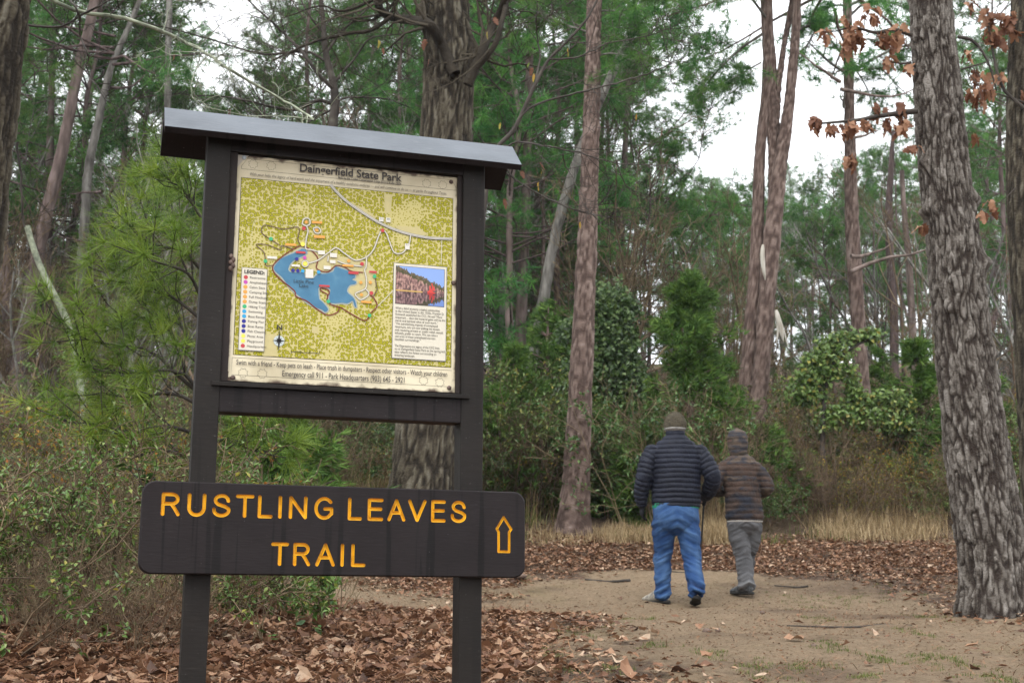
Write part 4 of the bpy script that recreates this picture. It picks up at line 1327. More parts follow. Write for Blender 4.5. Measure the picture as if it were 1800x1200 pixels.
# header and footer line work
hx0, hx1 = fx0 - 0.002, fx1 + 0.014
hz0, hz1 = fz1 + 0.034, pz1 - 0.012
lw = 0.0011
many('rule_lines', strip([(hx0, hz0), (hx0 + .0, hz1 - .03), (hx0 + .02, hz1), (hx1 - .02, hz1), (hx1, hz1 - .03), (hx1, hz0 - .02)], lw, False) + strip([(hx0, hz0), (hx1, hz0)], lw, False)
     + strip([(fx0 - .004, fz0 - .012), (fx1 + .004, fz0 - .012), (fx1 + .004, pz0 + .022), (fx0 - .004, pz0 + .022)], lw, False, True), 1, I_TEXT)
many('star_outlines', sum([strip(star(c, 0.0185), lw, False, True) for c in
     L1([(225, 158), (355, 170), (1472, 297), (1588, 308)]) + L2([(152, 840), (290, 845), (1450, 893), (1567, 908)])], []), 1, I_TEXT)
# sandy clearings, lake, trails and roads
clear = [L1([(1165, 370), (1225, 380), (1215, 500), (1175, 520)]), L1([(900, 430), (1010, 470), (1110, 540), (1090, 560), (980, 500)]),
         L1([(1240, 600), (1400, 610), (1480, 660), (1440, 680), (1300, 660)]), L2([(310, 560), (395, 560), (395, 720), (300, 720)]),
         L2([(480, -10), (560, -70), (700, -20), (900, 10), (1040, 40), (1110, 110), (1100, 260), (1060, 330), (980, 340), (900, 240), (880, 110), (700, 130)]),
         L2([(650, 500), (690, 510), (690, 560), (645, 550)])]
many('clearings', clear, 3, I_SAND)
lake_pts = [(575, -50), (520, -22), (440, 12), (405, 42), (374, 82), (385, 112), (430, 152), (480, 217), (525, 262), (560, 292), (625, 342), (680, 372), (720, 387), (737, 402), (752, 400), (762, 380), (722, 330), (700, 310), (693, 250), (700, 222), (740, 222), (778, 240), (772, 290), (775, 330), (800, 340), (860, 337), (905, 340), (940, 322), (950, 352), (965, 372), (962, 340), (945, 300), (905, 265), (900, 240), (920, 210), (958, 202), (965, 185), (935, 170), (960, 150), (930, 118), (850, 88), (815, 78), (800, 110), (750, 127), (700, 128), (680, 138), (655, 160), (600, 160), (585, 122), (490, 115), (480, 80), (520, 30), (600, -10), (606, -42)]
lp = np.array(L2(lake_pts)); lc = lp.mean(0)
halo = catmull(np.c_[np.vstack([lp, lp[:1]]), np.zeros(len(lp) + 1)], 180)[:-1, :2]
T = unit(np.roll(halo, -1, 0) - np.roll(halo, 1, 0)); Nn = np.stack([-T[:, 1], T[:, 0]], 1)
many('lake_shore', strip(list(halo), 0.010, False, True), 4, flat('ink_shore', (0.30, 0.33, 0.30)))
M_LAKE = mat('ink_lake', [(0.3, (0.040, 0.135, 0.235)), (0.6, (0.058, 0.175, 0.285)), (0.8, (0.10, 0.225, 0.32))], 18, 0.35)
fill('lake', halo, 5, M_LAKE)
wr, wb = 0.0044, 0.0032
many('red_trail', sum([strip(L2(p), wr) for p in (
    [(1015, 120), (930, 110), (880, 80), (820, 70), (760, 115), (680, 90), (690, 20), (640, -40), (570, -72), (500, -40), (440, 0), (365, 75), (400, 150), (520, 250), (530, 290), (610, 325), (680, 380), (760, 425), (830, 405), (850, 370), (900, 400), (1010, 460), (1045, 455), (1070, 410), (1115, 360), (1090, 300), (1065, 285)],
    [(850, 370), (790, 352), (755, 320), (760, 280), (720, 255), (705, 235), (725, 232), (765, 245), (770, 270), (755, 290)])], []), 7, I_RED)
many('brown_trail', sum([strip(p, wb) for p in (
    L1([(510, 770), (430, 745), (420, 775), (330, 740), (245, 738), (300, 790), (312, 850), (320, 890), (370, 885)]),
    L1([(420, 745), (350, 700), (285, 650), (300, 600), (350, 605), (440, 625), (550, 615), (545, 700), (570, 745)]),
    L2([(1100, 150), (1108, 200), (1115, 240), (1090, 290)]))], []), 7, I_BROWN)
road = [L1([(1355, 670), (1345, 730), (1300, 795), (1240, 795), (1205, 720), (1180, 655), (1150, 635), (1125, 680), (1090, 770), (1040, 825), (960, 850), (880, 800), (820, 762), (760, 800), (690, 850), (620, 872)]),
        L1([(700, 790), (640, 775), (602, 765), (605, 700), (618, 640), (608, 605)]), L1([(605, 605), (580, 590), (585, 560), (605, 548), (628, 556), (632, 590), (605, 605)]), L1([(655, 620), (690, 615), (708, 635), (700, 655), (670, 652), (655, 620)]),
        L1([(1040, 825), (1035, 900)]) + L2([(1025, 100), (1038, 170), (1030, 235), (960, 270), (975, 300), (1000, 315), (1045, 290), (1055, 265), (1030, 235)]), L1([(760, 860), (765, 820)]), L1([(830, 855), (900, 880), (1010, 895)]),
        [sp(*c1(598 + 22 * math.cos(k * .7), 875 + 22 * math.sin(k * .7)), PP) for k in range(10)]]
hw_ = L1([(780, 308), (830, 365), (900, 430), (1030, 520), (1150, 590), (1300, 650), (1480, 688), (1655, 697)])
many('roads', sum([strip(p, 0.0058) for p in road], []) + strip(hw_, 0.0105), 8, I_GREY)
many('road_centres', sum([strip(p, 0.0034) for p in road], []) + strip(hw_, 0.0068), 9, I_BOX)
many('highway_line', strip(hw_, 0.0016), 10, I_GREY)
dash = []
for p in (L1([(545, 600), (548, 380), (700, 385), (850, 415)]), L1([(545, 605), (380, 590), (230, 575), (220, 890)]), L2([(330, 310), (390, 400), (460, 540), (560, 575), (760, 585), (880, 515), (1050, 470)]), L2([(1120, 360), (1230, 250)]), L1([(1580, 710), (1575, 880)])):
    q = catmull(np.c_[np.array(p), np.zeros(len(p))], 46)[:, :2]
    dash += [disc(c, 0.0013, 6) for c in q]
many('boundary_dots', dash, 6, I_WHITE)
for nm, m_, cs, r in (('red_icons', I_PINK, L1([(588, 622), (1154, 637), (1006, 877)]) + L2([(1073, 268)]), .0072), ('green_icons', I_GREEN, L1([(352, 697), (312, 857)]) + L2([(1096, 148), (764, 328), (1060, 428)]), .007),
                      ('navy_icons', I_NAVY, L2([(510, 105), (545, 107), (537, 24)]), .0068), ('cyan_icons', I_CYAN, L2([(580, 110), (694, 118)]), .0068), ('magenta_icons', I_MAG, L2([(594, 14)]), .0068),
                      ('yellow_icons', I_YEL, L1([(598, 876), (580, 735)]), .0085), ('orange_icons', I_ORANGE, L1([(605, 577), (680, 635), (910, 855)]) + L2([(998, 192), (1066, 192), (1002, 280)]), .0062)):
    many(nm, [disc(c, r) for c in cs], 11, m_)
bars = lambda lst, f: [[sp(*f(a, b), PP), sp(*f(c, b + (c - a) * .06), PP), sp(*f(c, d + (c - a) * .06), PP), sp(*f(a, d), PP)] for a, b, c, d in lst]
many('orange_labels', bars([(645, 568, 720, 585), (660, 670, 740, 690), (455, 728, 535, 745), (865, 880, 945, 895)], c1) + bars([(1000, 322, 1075, 338)], c2), 11, I_ORANGE)
many('red_labels', bars([(530, 785, 600, 800)], c1) + bars([(908, 112, 980, 130), (697, 208, 773, 222), (1058, 108, 1112, 122)], c2), 12, I_PINK)
many('pale_labels', bars([(690, 780, 740, 808), (775, 798, 825, 828), (775, 850, 815, 872), (730, 890, 780, 915), (500, 880, 560, 895), (1128, 542, 1160, 572), (1178, 545, 1210, 577), (1315, 730, 1348, 772)], c1) + bars([(600, 95, 656, 158), (325, 2, 395, 20)], c2), 12, I_WHITE)
# compass
cx_, cz_ = sp(*c2(410, 610), PP)
rose = []
for k in range(8):
    a = k * math.pi / 4; r = 0.024 if k % 2 == 0 else 0.014
    if k in (2, 6): r = 0.042
    d = np.array([math.cos(a), math.sin(a)]); s_ = np.array([-d[1], d[0]])
    rose.append([np.array([cx_, cz_]) + d * r, np.array([cx_, cz_]) + s_ * .0045, np.array([cx_, cz_]) - d * 0.002, np.array([cx_, cz_]) - s_ * .0045])
many('compass_disc', [disc((cx_, cz_), 0.0195, 20)], 6, flat('ink_pale_blue', (0.45, 0.5, 0.5)))
many('compass_rose', rose, 7, I_BLACK)


def text(body, x, z, size, m, parent=panel, y=None, align='LEFT', name='lettering', shear=0.0, bold=0.0, width=None, space=1.0, layer=13):
    cu = bpy.data.curves.new(name, 'FONT'); cu.body = body; cu.size = size; cu.align_x = align; cu.align_y = 'CENTER'
    cu.shear = shear; cu.offset = bold; cu.resolution_u = 3; cu.space_character = space; cu.fill_mode = 'FRONT' if False else cu.fill_mode
    o = bpy.data.objects.new(name, cu); COL.objects.link(o)
    me = bake(o); COL.objects.unlink(o); bpy.data.objects.remove(o)
    co = np.empty(len(me.vertices) * 3, np.float32); me.vertices.foreach_get('co', co); co = co.reshape(-1, 3)
    if width and len(co):
        w = co[:, 0].max() - co[:, 0].min(); co[:, 0] *= width / max(w, 1e-6)
    yy = PP - 0.0005 * layer if y is None else y
    co = np.stack([x + co[:, 0], np.full(len(co), yy), z + co[:, 1]], 1).astype(np.float32)
    me.vertices.foreach_set('co', co.ravel()); me.materials.clear(); me.materials.append(m); me.update()
    o = bpy.data.objects.new(name, me); COL.objects.link(o); o.parent = parent
    return o


wd = lambda a, b: abs(b[0] - a[0])
t0, t1 = sp(*c1(555, 190), PP), sp(*c1(1287, 262), PP)
text('Daingerfield State Park', (t0[0] + t1[0]) / 2, (t0[1] + t1[1]) / 2, 0.043, I_TEXT, align='CENTER', name='park_name', bold=0.0009, width=wd(t0, t1))
t0, t1 = sp(*c1(835, 258), PP), sp(*c1(1287, 304), PP)
text('Built by the Civilian Conservation Corps (CCC) in the 1930s', (t0[0] + t1[0]) / 2, (t0[1] + t1[1]) / 2, 0.0135, I_TEXT, align='CENTER', name='subtitle', bold=0.0003, width=wd(t0, t1))
t0, t1 = sp(*c1(200, 222), PP), sp(*c1(1612, 383), PP)
text('With your help, the legacy of hard work and the enjoyment of a healthy outdoors endures \u2014 and will continue to do so \u2014 at parks throughout Texas.', (t0[0] + t1[0]) / 2, (t0[1] + t1[1]) / 2, 0.0165, I_TEXT, align='CENTER', name='motto', shear=0.25, width=wd(t0, t1))
t0, t1 = sp(*c2(103, 772), PP), sp(*c2(1618, 847), PP)
text('Swim with a friend - Keep pets on leash - Place trash in dumpsters - Respect other visitors - Watch your children', (t0[0] + t1[0]) / 2, (t0[1] + t1[1]) / 2, 0.0265, I_TEXT, align='CENTER', name='rules', bold=0.0003, width=wd(t0, t1))
t0, t1 = sp(*c2(435, 852), PP), sp(*c2(1313, 891), PP)
text('Emergency call 911 - Park Headquarters (903) 645 - 2921', (t0[0] + t1[0]) / 2, (t0[1] + t1[1]) / 2, 0.030, I_TEXT, align='CENTER', name='emergency_line', bold=0.0003, width=wd(t0, t1))
for s_, Y_ in (('Little Pine', 187), ('Lake', 217)):
    p = sp(*c2(587, Y_), PP); text(s_, p[0], p[1], 0.0185, I_BLACK, align='CENTER', name='lake_name')
p = sp(*c2(413, 517), PP); text('N', p[0], p[1], 0.027, I_BLACK, align='CENTER', name='north_letter', bold=.0006)
for s_, X_, Y_ in (('11', 1144, 555), ('49', 1194, 558), ('11', 1331, 740)):
    p = sp(*c1(X_, Y_), PP); text(s_, p[0], p[1], 0.011, I_BLACK, align='CENTER', name='highway_number')
many('scale_bar', bars([(495, 686, 700, 690), (495, 678, 499, 700), (560, 680, 564, 698), (630, 680, 634, 698), (700, 680, 704, 698)], c2), 6, I_BLACK)
# legend
lg = L2([(145, 88), (322, 98), (300, 684), (120, 674)])
lx0, lx1 = (lg[0][0] + lg[3][0]) / 2, (lg[1][0] + lg[2][0]) / 2; lz0, lz1 = (lg[2][1] + lg[3][1]) / 2, (lg[0][1] + lg[1][1]) / 2
fill('legend_rim', rect(lx0 - .002, lx1 + .002, lz0 - .002, lz1 + .002), 9, I_GREY)
fill('legend_box', rect(lx0, lx1, lz0, lz1), 10, I_BOX)
text('LEGEND:', lx0 + 0.007, lz1 - 0.014, 0.0185, I_BLACK, name='legend_title', bold=.0005)
rows = [('Restrooms', I_PINK), ('Amphitheater', I_MAG), ('Cabin Sites', I_ORANGE), ('Camping Sites', I_ORANGE), ('Full Hookups', I_ORANGE), ('Dump Station', I_ORANGE), ('Hiking Trail', I_GREEN), ('Swimming', I_CYAN),
        ('Boat Rental', I_CYAN), ('Fishing Pier', I_NAVY), ('Boat Ramp', I_NAVY), ('Fish Cleaning', I_NAVY), ('Picnic Area', I_YEL), ('Playground', I_YEL), ('Headquarters', I_PINK)]
step = (lz1 - lz0 - 0.045) / 14.2
for k, (s_, m_) in enumerate(rows):
    z_ = lz1 - 0.034 - step * k
    tag(many('legend_icon', [disc((lx0 + .014, z_), 0.0075)], 11, m_), None); text(s_, lx0 + 0.028, z_, 0.0125, I_TEXT, name='legend_entry', layer=12)
# information box with the small picture of a wooded lake shore
ib = L2([(1238, 52), (1613, 86), (1605, 752), (1222, 734)])
ix0, ix1 = (ib[0][0] + ib[3][0]) / 2, (ib[1][0] + ib[2][0]) / 2; iz0, iz1 = (ib[2][1] + ib[3][1]) / 2, (ib[0][1] + ib[1][1]) / 2
fill('info_rim', rect(ix0 - .002, ix1 + .002, iz0 - .002, iz1 + .002), 9, I_GREY)
fill('info_box', rect(ix0, ix1, iz0, iz1), 10, I_BOX)
fb = L2([(1252, 72), (1597, 102), (1593, 367), (1247, 342)])
qx0, qx1 = (fb[0][0] + fb[3][0]) / 2, (fb[1][0] + fb[2][0]) / 2; qz0, qz1 = (fb[2][1] + fb[3][1]) / 2, (fb[0][1] + fb[1][1]) / 2
fill('picture_rim', rect(qx0 - .0015, qx1 + .0015, qz0 - .0015, qz1 + .0015), 11, I_BLACK)


def picture_mat():
    m = bpy.data.materials.new('printed_lake_picture'); m.use_nodes = True
    n, l = m.node_tree.nodes, m.node_tree.links
    b = n['Principled BSDF']; b.inputs['Roughness'].default_value = 0.5; b.inputs['Specular IOR Level'].default_value = 0.2
    t = n.new('ShaderNodeTexCoord'); mp = n.new('ShaderNodeMapping'); l.new(t.outputs['Object'], mp.inputs['Vector'])
    mp.inputs['Location'].default_value = (-qx0 / (qx1 - qx0), 0, -qz0 / (qz1 - qz0)); mp.inputs['Scale'].default_value = (1 / (qx1 - qx0), 0, 1 / (qz1 - qz0))
    s = n.new('ShaderNodeSeparateXYZ'); l.new(mp.outputs[0], s.inputs[0])

    def M(op, a, bb=0.0, cc=0.0):
        x = n.new('ShaderNodeMath'); x.operation = op
        for k, q in enumerate((a, bb, cc)):
            if isinstance(q, (int, float)): x.inputs[k].default_value = q
            else: l.new(q, x.inputs[k])
        return x.outputs[0]

    def mixc(f, A, B):
        x = n.new('ShaderNodeMix'); x.data_type = 'RGBA'
        for k, q in (('Factor', f), ('A', A), ('B', B)):
            if isinstance(q, tuple): x.inputs[k].default_value = (*q, 1)
            else: l.new(q, x.inputs[k])
        return x.outputs['Result']
    X, Z = s.outputs['X'], s.outputs['Z']
    up = M('ABSOLUTE', M('SUBTRACT', Z, 0.345))          # mirrored about the waterline
    cv = n.new('ShaderNodeCombineXYZ'); l.new(X, cv.inputs[0]); l.new(up, cv.inputs[2])
    mp2 = n.new('ShaderNodeMapping'); mp2.inputs['Scale'].default_value = (26, 1, 9); l.new(cv.outputs[0], mp2.inputs[0])
    nz = n.new('ShaderNodeTexNoise'); nz.inputs['Scale'].default_value = 1; nz.inputs['Detail'].default_value = 5; l.new(mp2.outputs[0], nz.inputs['Vector'])
    rp = n.new('ShaderNodeValToRGB')
    for k in range(2): rp.color_ramp.elements.new(0.5)
    for e, (p, c) in zip(rp.color_ramp.elements, ((0.3, (0.03, 0.035, 0.025)), (0.45, (0.16, 0.09, 0.085)), (0.58, (0.36, 0.21, 0.18)), (0.72, (0.5, 0.36, 0.27)))): e.position = p; e.color = (*c, 1)
    l.new(nz.outputs['Fac'], rp.inputs['Fac'])
    trees = rp.outputs['Color']
    edge = M('MULTIPLY_ADD', X, -0.48, 0.66)             # tree line falls towards the right
    edge = M('ADD', edge, M('MULTIPLY', M('SUBTRACT', nz.outputs['Fac'], 0.5), 0.3))
    sky_ = M('GREATER_THAN', up, edge)
    dark = M('GREATER_THAN', up, M('SUBTRACT', edge, 0.13))
    trees = mixc(M('MULTIPLY', dark, 0.7), trees, (0.05, 0.065, 0.02))
    dx = M('SUBTRACT', X, 0.74)
    red = M('LESS_THAN', M('ADD', M('MULTIPLY', dx, M('MULTIPLY', dx, 110.0)), M('MULTIPLY', up, 5.0)), M('ADD', M('MULTIPLY', nz.outputs['Fac'], 4.0), -1.15))
    trees = mixc(red, trees, (0.55, 0.06, 0.05))
    c = mixc(sky_, trees, (0.22, 0.33, 0.62))
    water = M('LESS_THAN', Z, 0.345)
    c2_ = n.new('ShaderNodeMix'); c2_.data_type = 'RGBA'; c2_.blend_type = 'MULTIPLY'; l.new(M('MULTIPLY', water, 0.55), c2_.inputs['Factor']); l.new(c, c2_.inputs['A']); c2_.inputs['B'].default_value = (0.35, 0.38, 0.55, 1)
    c = c2_.outputs['Result']
    bank = M('MULTIPLY', M('LESS_THAN', M('ABSOLUTE', M('SUBTRACT', Z, 0.352)), 0.017), M('LESS_THAN', X, 0.55))
    c = mixc(bank, c, (0.5, 0.32, 0.1))
    l.new(c, b.inputs['Base Color'])
    return m


fill('picture', rect(qx0, qx1, qz0, qz1), 12, picture_mat())
para = ['When a failed economy crippled communities', 'in the United States in the 1930s, Franklin D.', 'Roosevelt established the CCC. He said \u201cMore', 'important ... than the material gains will be the', 'moral and spiritual value of such work.\u201d',
        '\u201cThe overwhelming majority of unemployed', 'Americans, who are now walking the streets', 'and receiving private or public relief, would', 'infinitely prefer to work. We can take a', 'vast army of these unemployed out into', 'healthful surroundings.\u201d', '',
        'The Depression-era legacy of the CCC lives', 'on at Daingerfield State Park as the spring-fed', 'lake reflects the forest surrounding an', 'enduring landscape.']
z_ = qz0 - 0.017; st_ = (z_ - iz0 - 0.008) / 15.2
for s_ in para:
    if s_: text(s_, ix0 + 0.008, z_, 0.0125, I_TEXT, name='paragraph_line', width=min((ix1 - ix0 - .016) * len(s_) / 46.0, ix1 - ix0 - 0.012))
    z_ -= st_


def bolt(x, z, y, r, m, parent=panel):
    g = Geo(); n = 10; th = np.arange(n) / n * 2 * math.pi
    rr = [r, r, r * .8, r * .4]; dd = [0.001, -0.003, -0.0055, -0.0065]
    V = np.concatenate([np.stack([x + a * np.cos(th), np.full(n, y + d), z + a * np.sin(th)], 1) for a, d in zip(rr, dd)] + [np.array([[x, y - .0067, z]])])
    q = [[k * n + j, k * n + (j + 1) % n, (k + 1) * n + (j + 1) % n, (k + 1) * n + j] for k in range(3) for j in range(n)]
    t = [[3 * n + j, 3 * n + (j + 1) % n, 4 * n] for j in range(n)]
    g.add(V, q=q, t=t); return g.obj('bolt', m, parent)


for p, m_ in ((L1([(160, 112)])[0], M_ZINC), (L1([(1648, 286)])[0], M_BOLT), (L2([(78, 873)])[0], M_BOLT), (L2([(1634, 947)])[0], M_BOLT), (L2([(1664, 194)])[0], M_BOLT)):
    bolt(p[0], p[1], PP - 0.0002, 0.0085, m_)
# peeled corner and torn rim flakes of the panel
M_PEEL = flat('peeled_backing', (0.10, 0.065, 0.05), 0.8)
many('peeled_patches', [L1([(105, 90), (190, 98), (150, 130), (108, 190)]), L2([(30, 815), (48, 830), (44, 870), (95, 862), (98, 885), (40, 895), (22, 880)]), L2([(55, 20), (80, 25), (95, 65), (78, 80), (60, 70)])][1:], 3, M_PEEL)
many('bare_corner', [L1([(108, 92), (195, 98), (150, 135), (108, 185)])], 3, flat('bare_metal_corner', (0.42, 0.37, 0.31), 0.5))
# wasp nest of mud stuck in the left gap
g = Geo(); mp_ = sp(*c2(72, 52), PP - .012)
for k in range(5):
    th = np.linspace(0, math.pi, 6); ph = np.arange(8) / 8 * 2 * math.pi
    c = np.array([mp_[0] - .004 + (k % 2) * .008, PP - .014, mp_[1] - .02 + k * .011]); r_ = .009
    V = np.array([[c[0] + r_ * math.sin(a) * math.cos(b), c[1] + r_ * math.sin(a) * math.sin(b), c[2] + r_ * 1.2 * math.cos(a)] for a in th for b in ph])
    g.add(V, q=[[i * 8 + j, i * 8 + (j + 1) % 8, (i + 1) * 8 + (j + 1) % 8, (i + 1) * 8 + j] for i in range(5) for j in range(8)])
tag(g.obj('mud_lump', M_BOLT, sign), kind='stuff')

# ---------------- routed trail board
bTL, bTR, bBL, bBR = sp(262, 842.6), sp(910, 865.2), sp(262, 1008), sp(910, 1014.9)
bx0, bx1 = (sp(250, 868)[0] + sp(242, 990)[0]) / 2, (sp(924.8, 885)[0] + sp(922, 998)[0]) / 2
bz1, bz0 = (bTL[1] + bTR[1]) / 2, (bBL[1] + bBR[1]) / 2


def round_board():
    import bmesh
    bm = bmesh.new(); r = 0.042; pts = []
    for cx, cz, a0 in ((bx1 - r, bz1 - r, 0), (bx0 + r, bz1 - r, 90), (bx0 + r, bz0 + r, 180), (bx1 - r, bz0 + r, 270)):
        for k in range(9):
            a = R(a0 + k * 90 / 8); pts.append((cx + r * math.cos(a), cz + r * math.sin(a)))
    def ring(s, y): return [bm.verts.new((x - (x - (bx0 + bx1) / 2) / abs(x - (bx0 + bx1) / 2) * s, y, z - (z - (bz0 + bz1) / 2) / abs(z - (bz0 + bz1) / 2) * s)) for x, z in pts]
    rs = [ring(0.004, 0.0), ring(0.0, 0.005), ring(0.0, 0.037), ring(0.004, 0.0415)]
    n = len(pts)
    for a, b in zip(rs, rs[1:]):
        for k in range(n): bm.faces.new((a[k], a[(k + 1) % n], b[(k + 1) % n], b[k]))
    bm.faces.new(rs[0][::-1]); bm.faces.new(rs[-1])
    bmesh.ops.recalc_face_normals(bm, faces=bm.faces)
    me = bpy.data.meshes.new('trail_board'); bm.to_mesh(me); bm.free(); me.materials.append(M_BROWN)
    return me


def arc(cx, cy, rx, ry, a0, a1, n=12): return [(cx + rx * math.cos(R(a0 + (a1 - a0) * k / (n - 1))), cy + ry * math.sin(R(a0 + (a1 - a0) * k / (n - 1)))) for k in range(n)]


GLY = {   # stroke centre lines in a unit box
    'R': [[(0, 0), (0, 1)], [(0, 1), (.55, 1)] + arc(.58, .765, .36, .235, 90, -90, 11) + [(0, .53)], [(.52, .53), (.72, .34), (1, 0)]],
    'U': [[(0, 1), (0, .36)] + arc(.5, .36, .5, .36, 180, 360, 15) + [(1, 1)]],
    'S': [[(.95, .74)] + arc(.5, .76, .43, .24, 25, 180, 12) + [(.12, .66), (.28, .56), (.5, .51), (.75, .45), (.95, .36)] + arc(.5, .27, .5, .27, 10, -165, 14) + [(.0, .31)]],
    'T': [[(0, 1), (1, 1)], [(.5, 1), (.5, 0)]], 'L': [[(0, 1), (0, 0), (1, 0)]], 'I': [[(.5, 0), (.5, 1)]],
    'N': [[(0, 0), (0, 1), (1, 0), (1, 1)]],
    'G': [arc(.52, .5, .5, .5, 40, 320, 24) + [(.97, .22), (.97, .47), (.56, .47)]],
    'E': [[(1, 1), (0, 1), (0, 0), (1, 0)], [(0, .53), (.92, .53)]],
    'A': [[(0, 0), (.5, 1), (1, 0)], [(.2, .36), (.8, .36)]], 'V': [[(0, 1), (.5, 0), (1, 1)]],
}
SWD = 0.0165


def sweep_stroke(pts, hw):
    """closed solid that cuts a tapering groove along the polyline; sharp corners are split into separate strokes first"""
    P = np.array(pts, float)
    T = unit(np.diff(P, axis=0)); T = np.vstack([T, T[-1:]]); T[1:-1] = unit(T[1:-1] + unit(np.diff(P, axis=0))[:-1])
    C, Tn, W = [], [], []
    for a in (80, 50, 20): C.append(P[0] - T[0] * hw * math.sin(R(a))); Tn.append(T[0]); W.append(math.cos(R(a)))
    for p, t in zip(P, T): C.append(p); Tn.append(t); W.append(1)
    for a in (20, 50, 80): C.append(P[-1] + T[-1] * hw * math.sin(R(a))); Tn.append(T[-1]); W.append(math.cos(R(a)))
    C, Tn, W = np.array(C), np.array(Tn), np.array(W)[:, None]
    N = np.stack([-Tn[:, 1], Tn[:, 0]], 1) * W
    def ringv(k, y): return np.stack([(C + N * k)[:, 0], np.full(len(C), y), (C + N * k)[:, 1]], 1)
    rows_ = [ringv(-hw * 1.35, -0.006), ringv(hw * 1.35, -0.006), ringv(hw * 0.45, 0.0105), ringv(-hw * 0.45, 0.0105)]
    n = len(C); V = np.stack(rows_, 1).reshape(-1, 3)
    F = []
    for i in range(n - 1):
        for j in range(4):
            F.append((i * 4 + j, i * 4 + (j + 1) % 4, (i + 1) * 4 + (j + 1) % 4, (i + 1) * 4 + j))
    F.append((0, 3, 2, 1)); F.append(tuple((n - 1) * 4 + j for j in range(4)))
    return V, F


def split_corners(pts):
    out_, cur = [], [pts[0]]
    for i in range(1, len(pts)):
        cur.append(pts[i])
        if i < len(pts) - 1:
            a = unit(np.subtract(pts[i], pts[i - 1])); b = unit(np.subtract(pts[i + 1], pts[i]))
            if a @ b < 0.75: out_.append(cur); cur = [pts[i]]
    out_.append(cur); return out_


def c3(X, Y): return 220 + X / 2.5, 820 + Y / 2.5


strokes, centres = [], []
for s_, spans, ytops in (('RUSTLINGLEAVES', [(155, 245), (270, 358), (380, 467), (482, 570), (580, 652), (670, 692), (717, 803), (827, 920), (976, 1045), (1063, 1138), (1150, 1235), (1240, 1327), (1342, 1412), (1428, 1502)], ((165, 112, 220), (1465, 143, 247))),
                         ('TRAIL', [(637, 722), (735, 817), (833, 925), (943, 965), (990, 1060)], ((680, 329, 440), (1020, 335, 440)))):
    zt = np.mean([sp(*c3(a, b))[1] for a, b, _ in ytops]); zb = np.mean([sp(*c3(a, c))[1] for a, _, c in ytops])
    zt -= SWD / 2; zb += SWD / 2
    for ch, (a, b) in zip(s_, spans):
        ym = 170 if len(s_) > 5 else 385
        x0 = sp(*c3(a, ym))[0] + SWD / 2; x1 = sp(*c3(b, ym))[0] - SWD / 2
        if ch == 'I': x0 = x1 = (x0 + x1) / 2
        centres.append(((x0 + x1) / 2, (zt + zb) / 2, ch))
        for st in GLY[ch]:
            for seg in split_corners([(x0 + (x1 - x0) * u, zb + (zt - zb) * v) for u, v in st]):
                strokes.append(sweep_stroke(seg, SWD / 2 * 0.68))
arrow = [sp(*c3(a, b)) for a, b in ((1641, 372), (1641, 286), (1633, 272), (1663, 222), (1696, 274), (1687, 287), (1687, 373), (1641, 372))]
ar_c = np.mean(arrow, axis=0); centres.append((ar_c[0], ar_c[1], 'arrow'))
for a, b in zip(arrow, arrow[1:]): strokes.append(sweep_stroke([tuple(a), tuple(b)], SWD * 0.27))
V, F, off = [], [], 0
for v, f in strokes:
    V += [tuple(p) for p in v]; F += [tuple(i + off for i in q) for q in f]; off += len(v)
cm_ = bpy.data.meshes.new('cutter'); cm_.from_pydata(V, [], F); cm_.materials.append(M_BROWN); cm_.materials.append(M_YEL)
cm_.polygons.foreach_set('material_index', np.ones(len(F), np.int32))
import bmesh
bm = bmesh.new(); bm.from_mesh(cm_); bmesh.ops.recalc_face_normals(bm, faces=bm.faces); bm.to_mesh(cm_); bm.free()
cut_o = bpy.data.objects.new('cutter', cm_); COL.objects.link(cut_o)
tb_me = round_board(); tb_me.materials.append(M_YEL)
board = bpy.data.objects.new('trail_board', tb_me); COL.objects.link(board)
md = board.modifiers.new('rout', 'BOOLEAN'); md.operation = 'DIFFERENCE'; md.solver = 'EXACT'; md.use_self = True; md.object = cut_o
md.material_mode = 'TRANSFER'
full = bake(board)
board.modifiers.clear(); COL.objects.unlink(cut_o); bpy.data.objects.remove(cut_o)
bm = bmesh.new(); bm.from_mesh(full)
yel_ix = [k for k, m_ in enumerate(full.materials) if m_ == M_YEL]
# split the grooves off: one mesh per letter
cen = np.array([(a, b) for a, b, _ in centres])
groups = {}
for f in bm.faces:
    if f.material_index in yel_ix:
        c = f.calc_center_median()
        d = np.abs(cen - np.array([c.x, c.z])) * np.array([1, 0.6]); groups.setdefault(int(np.argmin((d ** 2).sum(1))), []).append(f)


def sub_mesh(faces, name, m):
    vs = {}; V, F = [], []
    for f in faces:
        ix = []
        for v in f.verts:
            if v.index not in vs: vs[v.index] = len(V); V.append(tuple(v.co))
            ix.append(vs[v.index])
        F.append(ix)
    me = bpy.data.meshes.new(name); me.from_pydata(V, [], F); me.materials.append(m); return me


bm.verts.index_update()
yl = set(f for fs in groups.values() for f in fs)
board.data = sub_mesh([f for f in bm.faces if f not in yl], 'trail_board', M_BROWN); board.parent = sign
for k, fs in groups.items():
    nm = 'arrow' if centres[k][2] == 'arrow' else 'letter'
    o = bpy.data.objects.new(nm, sub_mesh(fs, nm, M_YEL)); COL.objects.link(o); o.parent = board
bm.free()


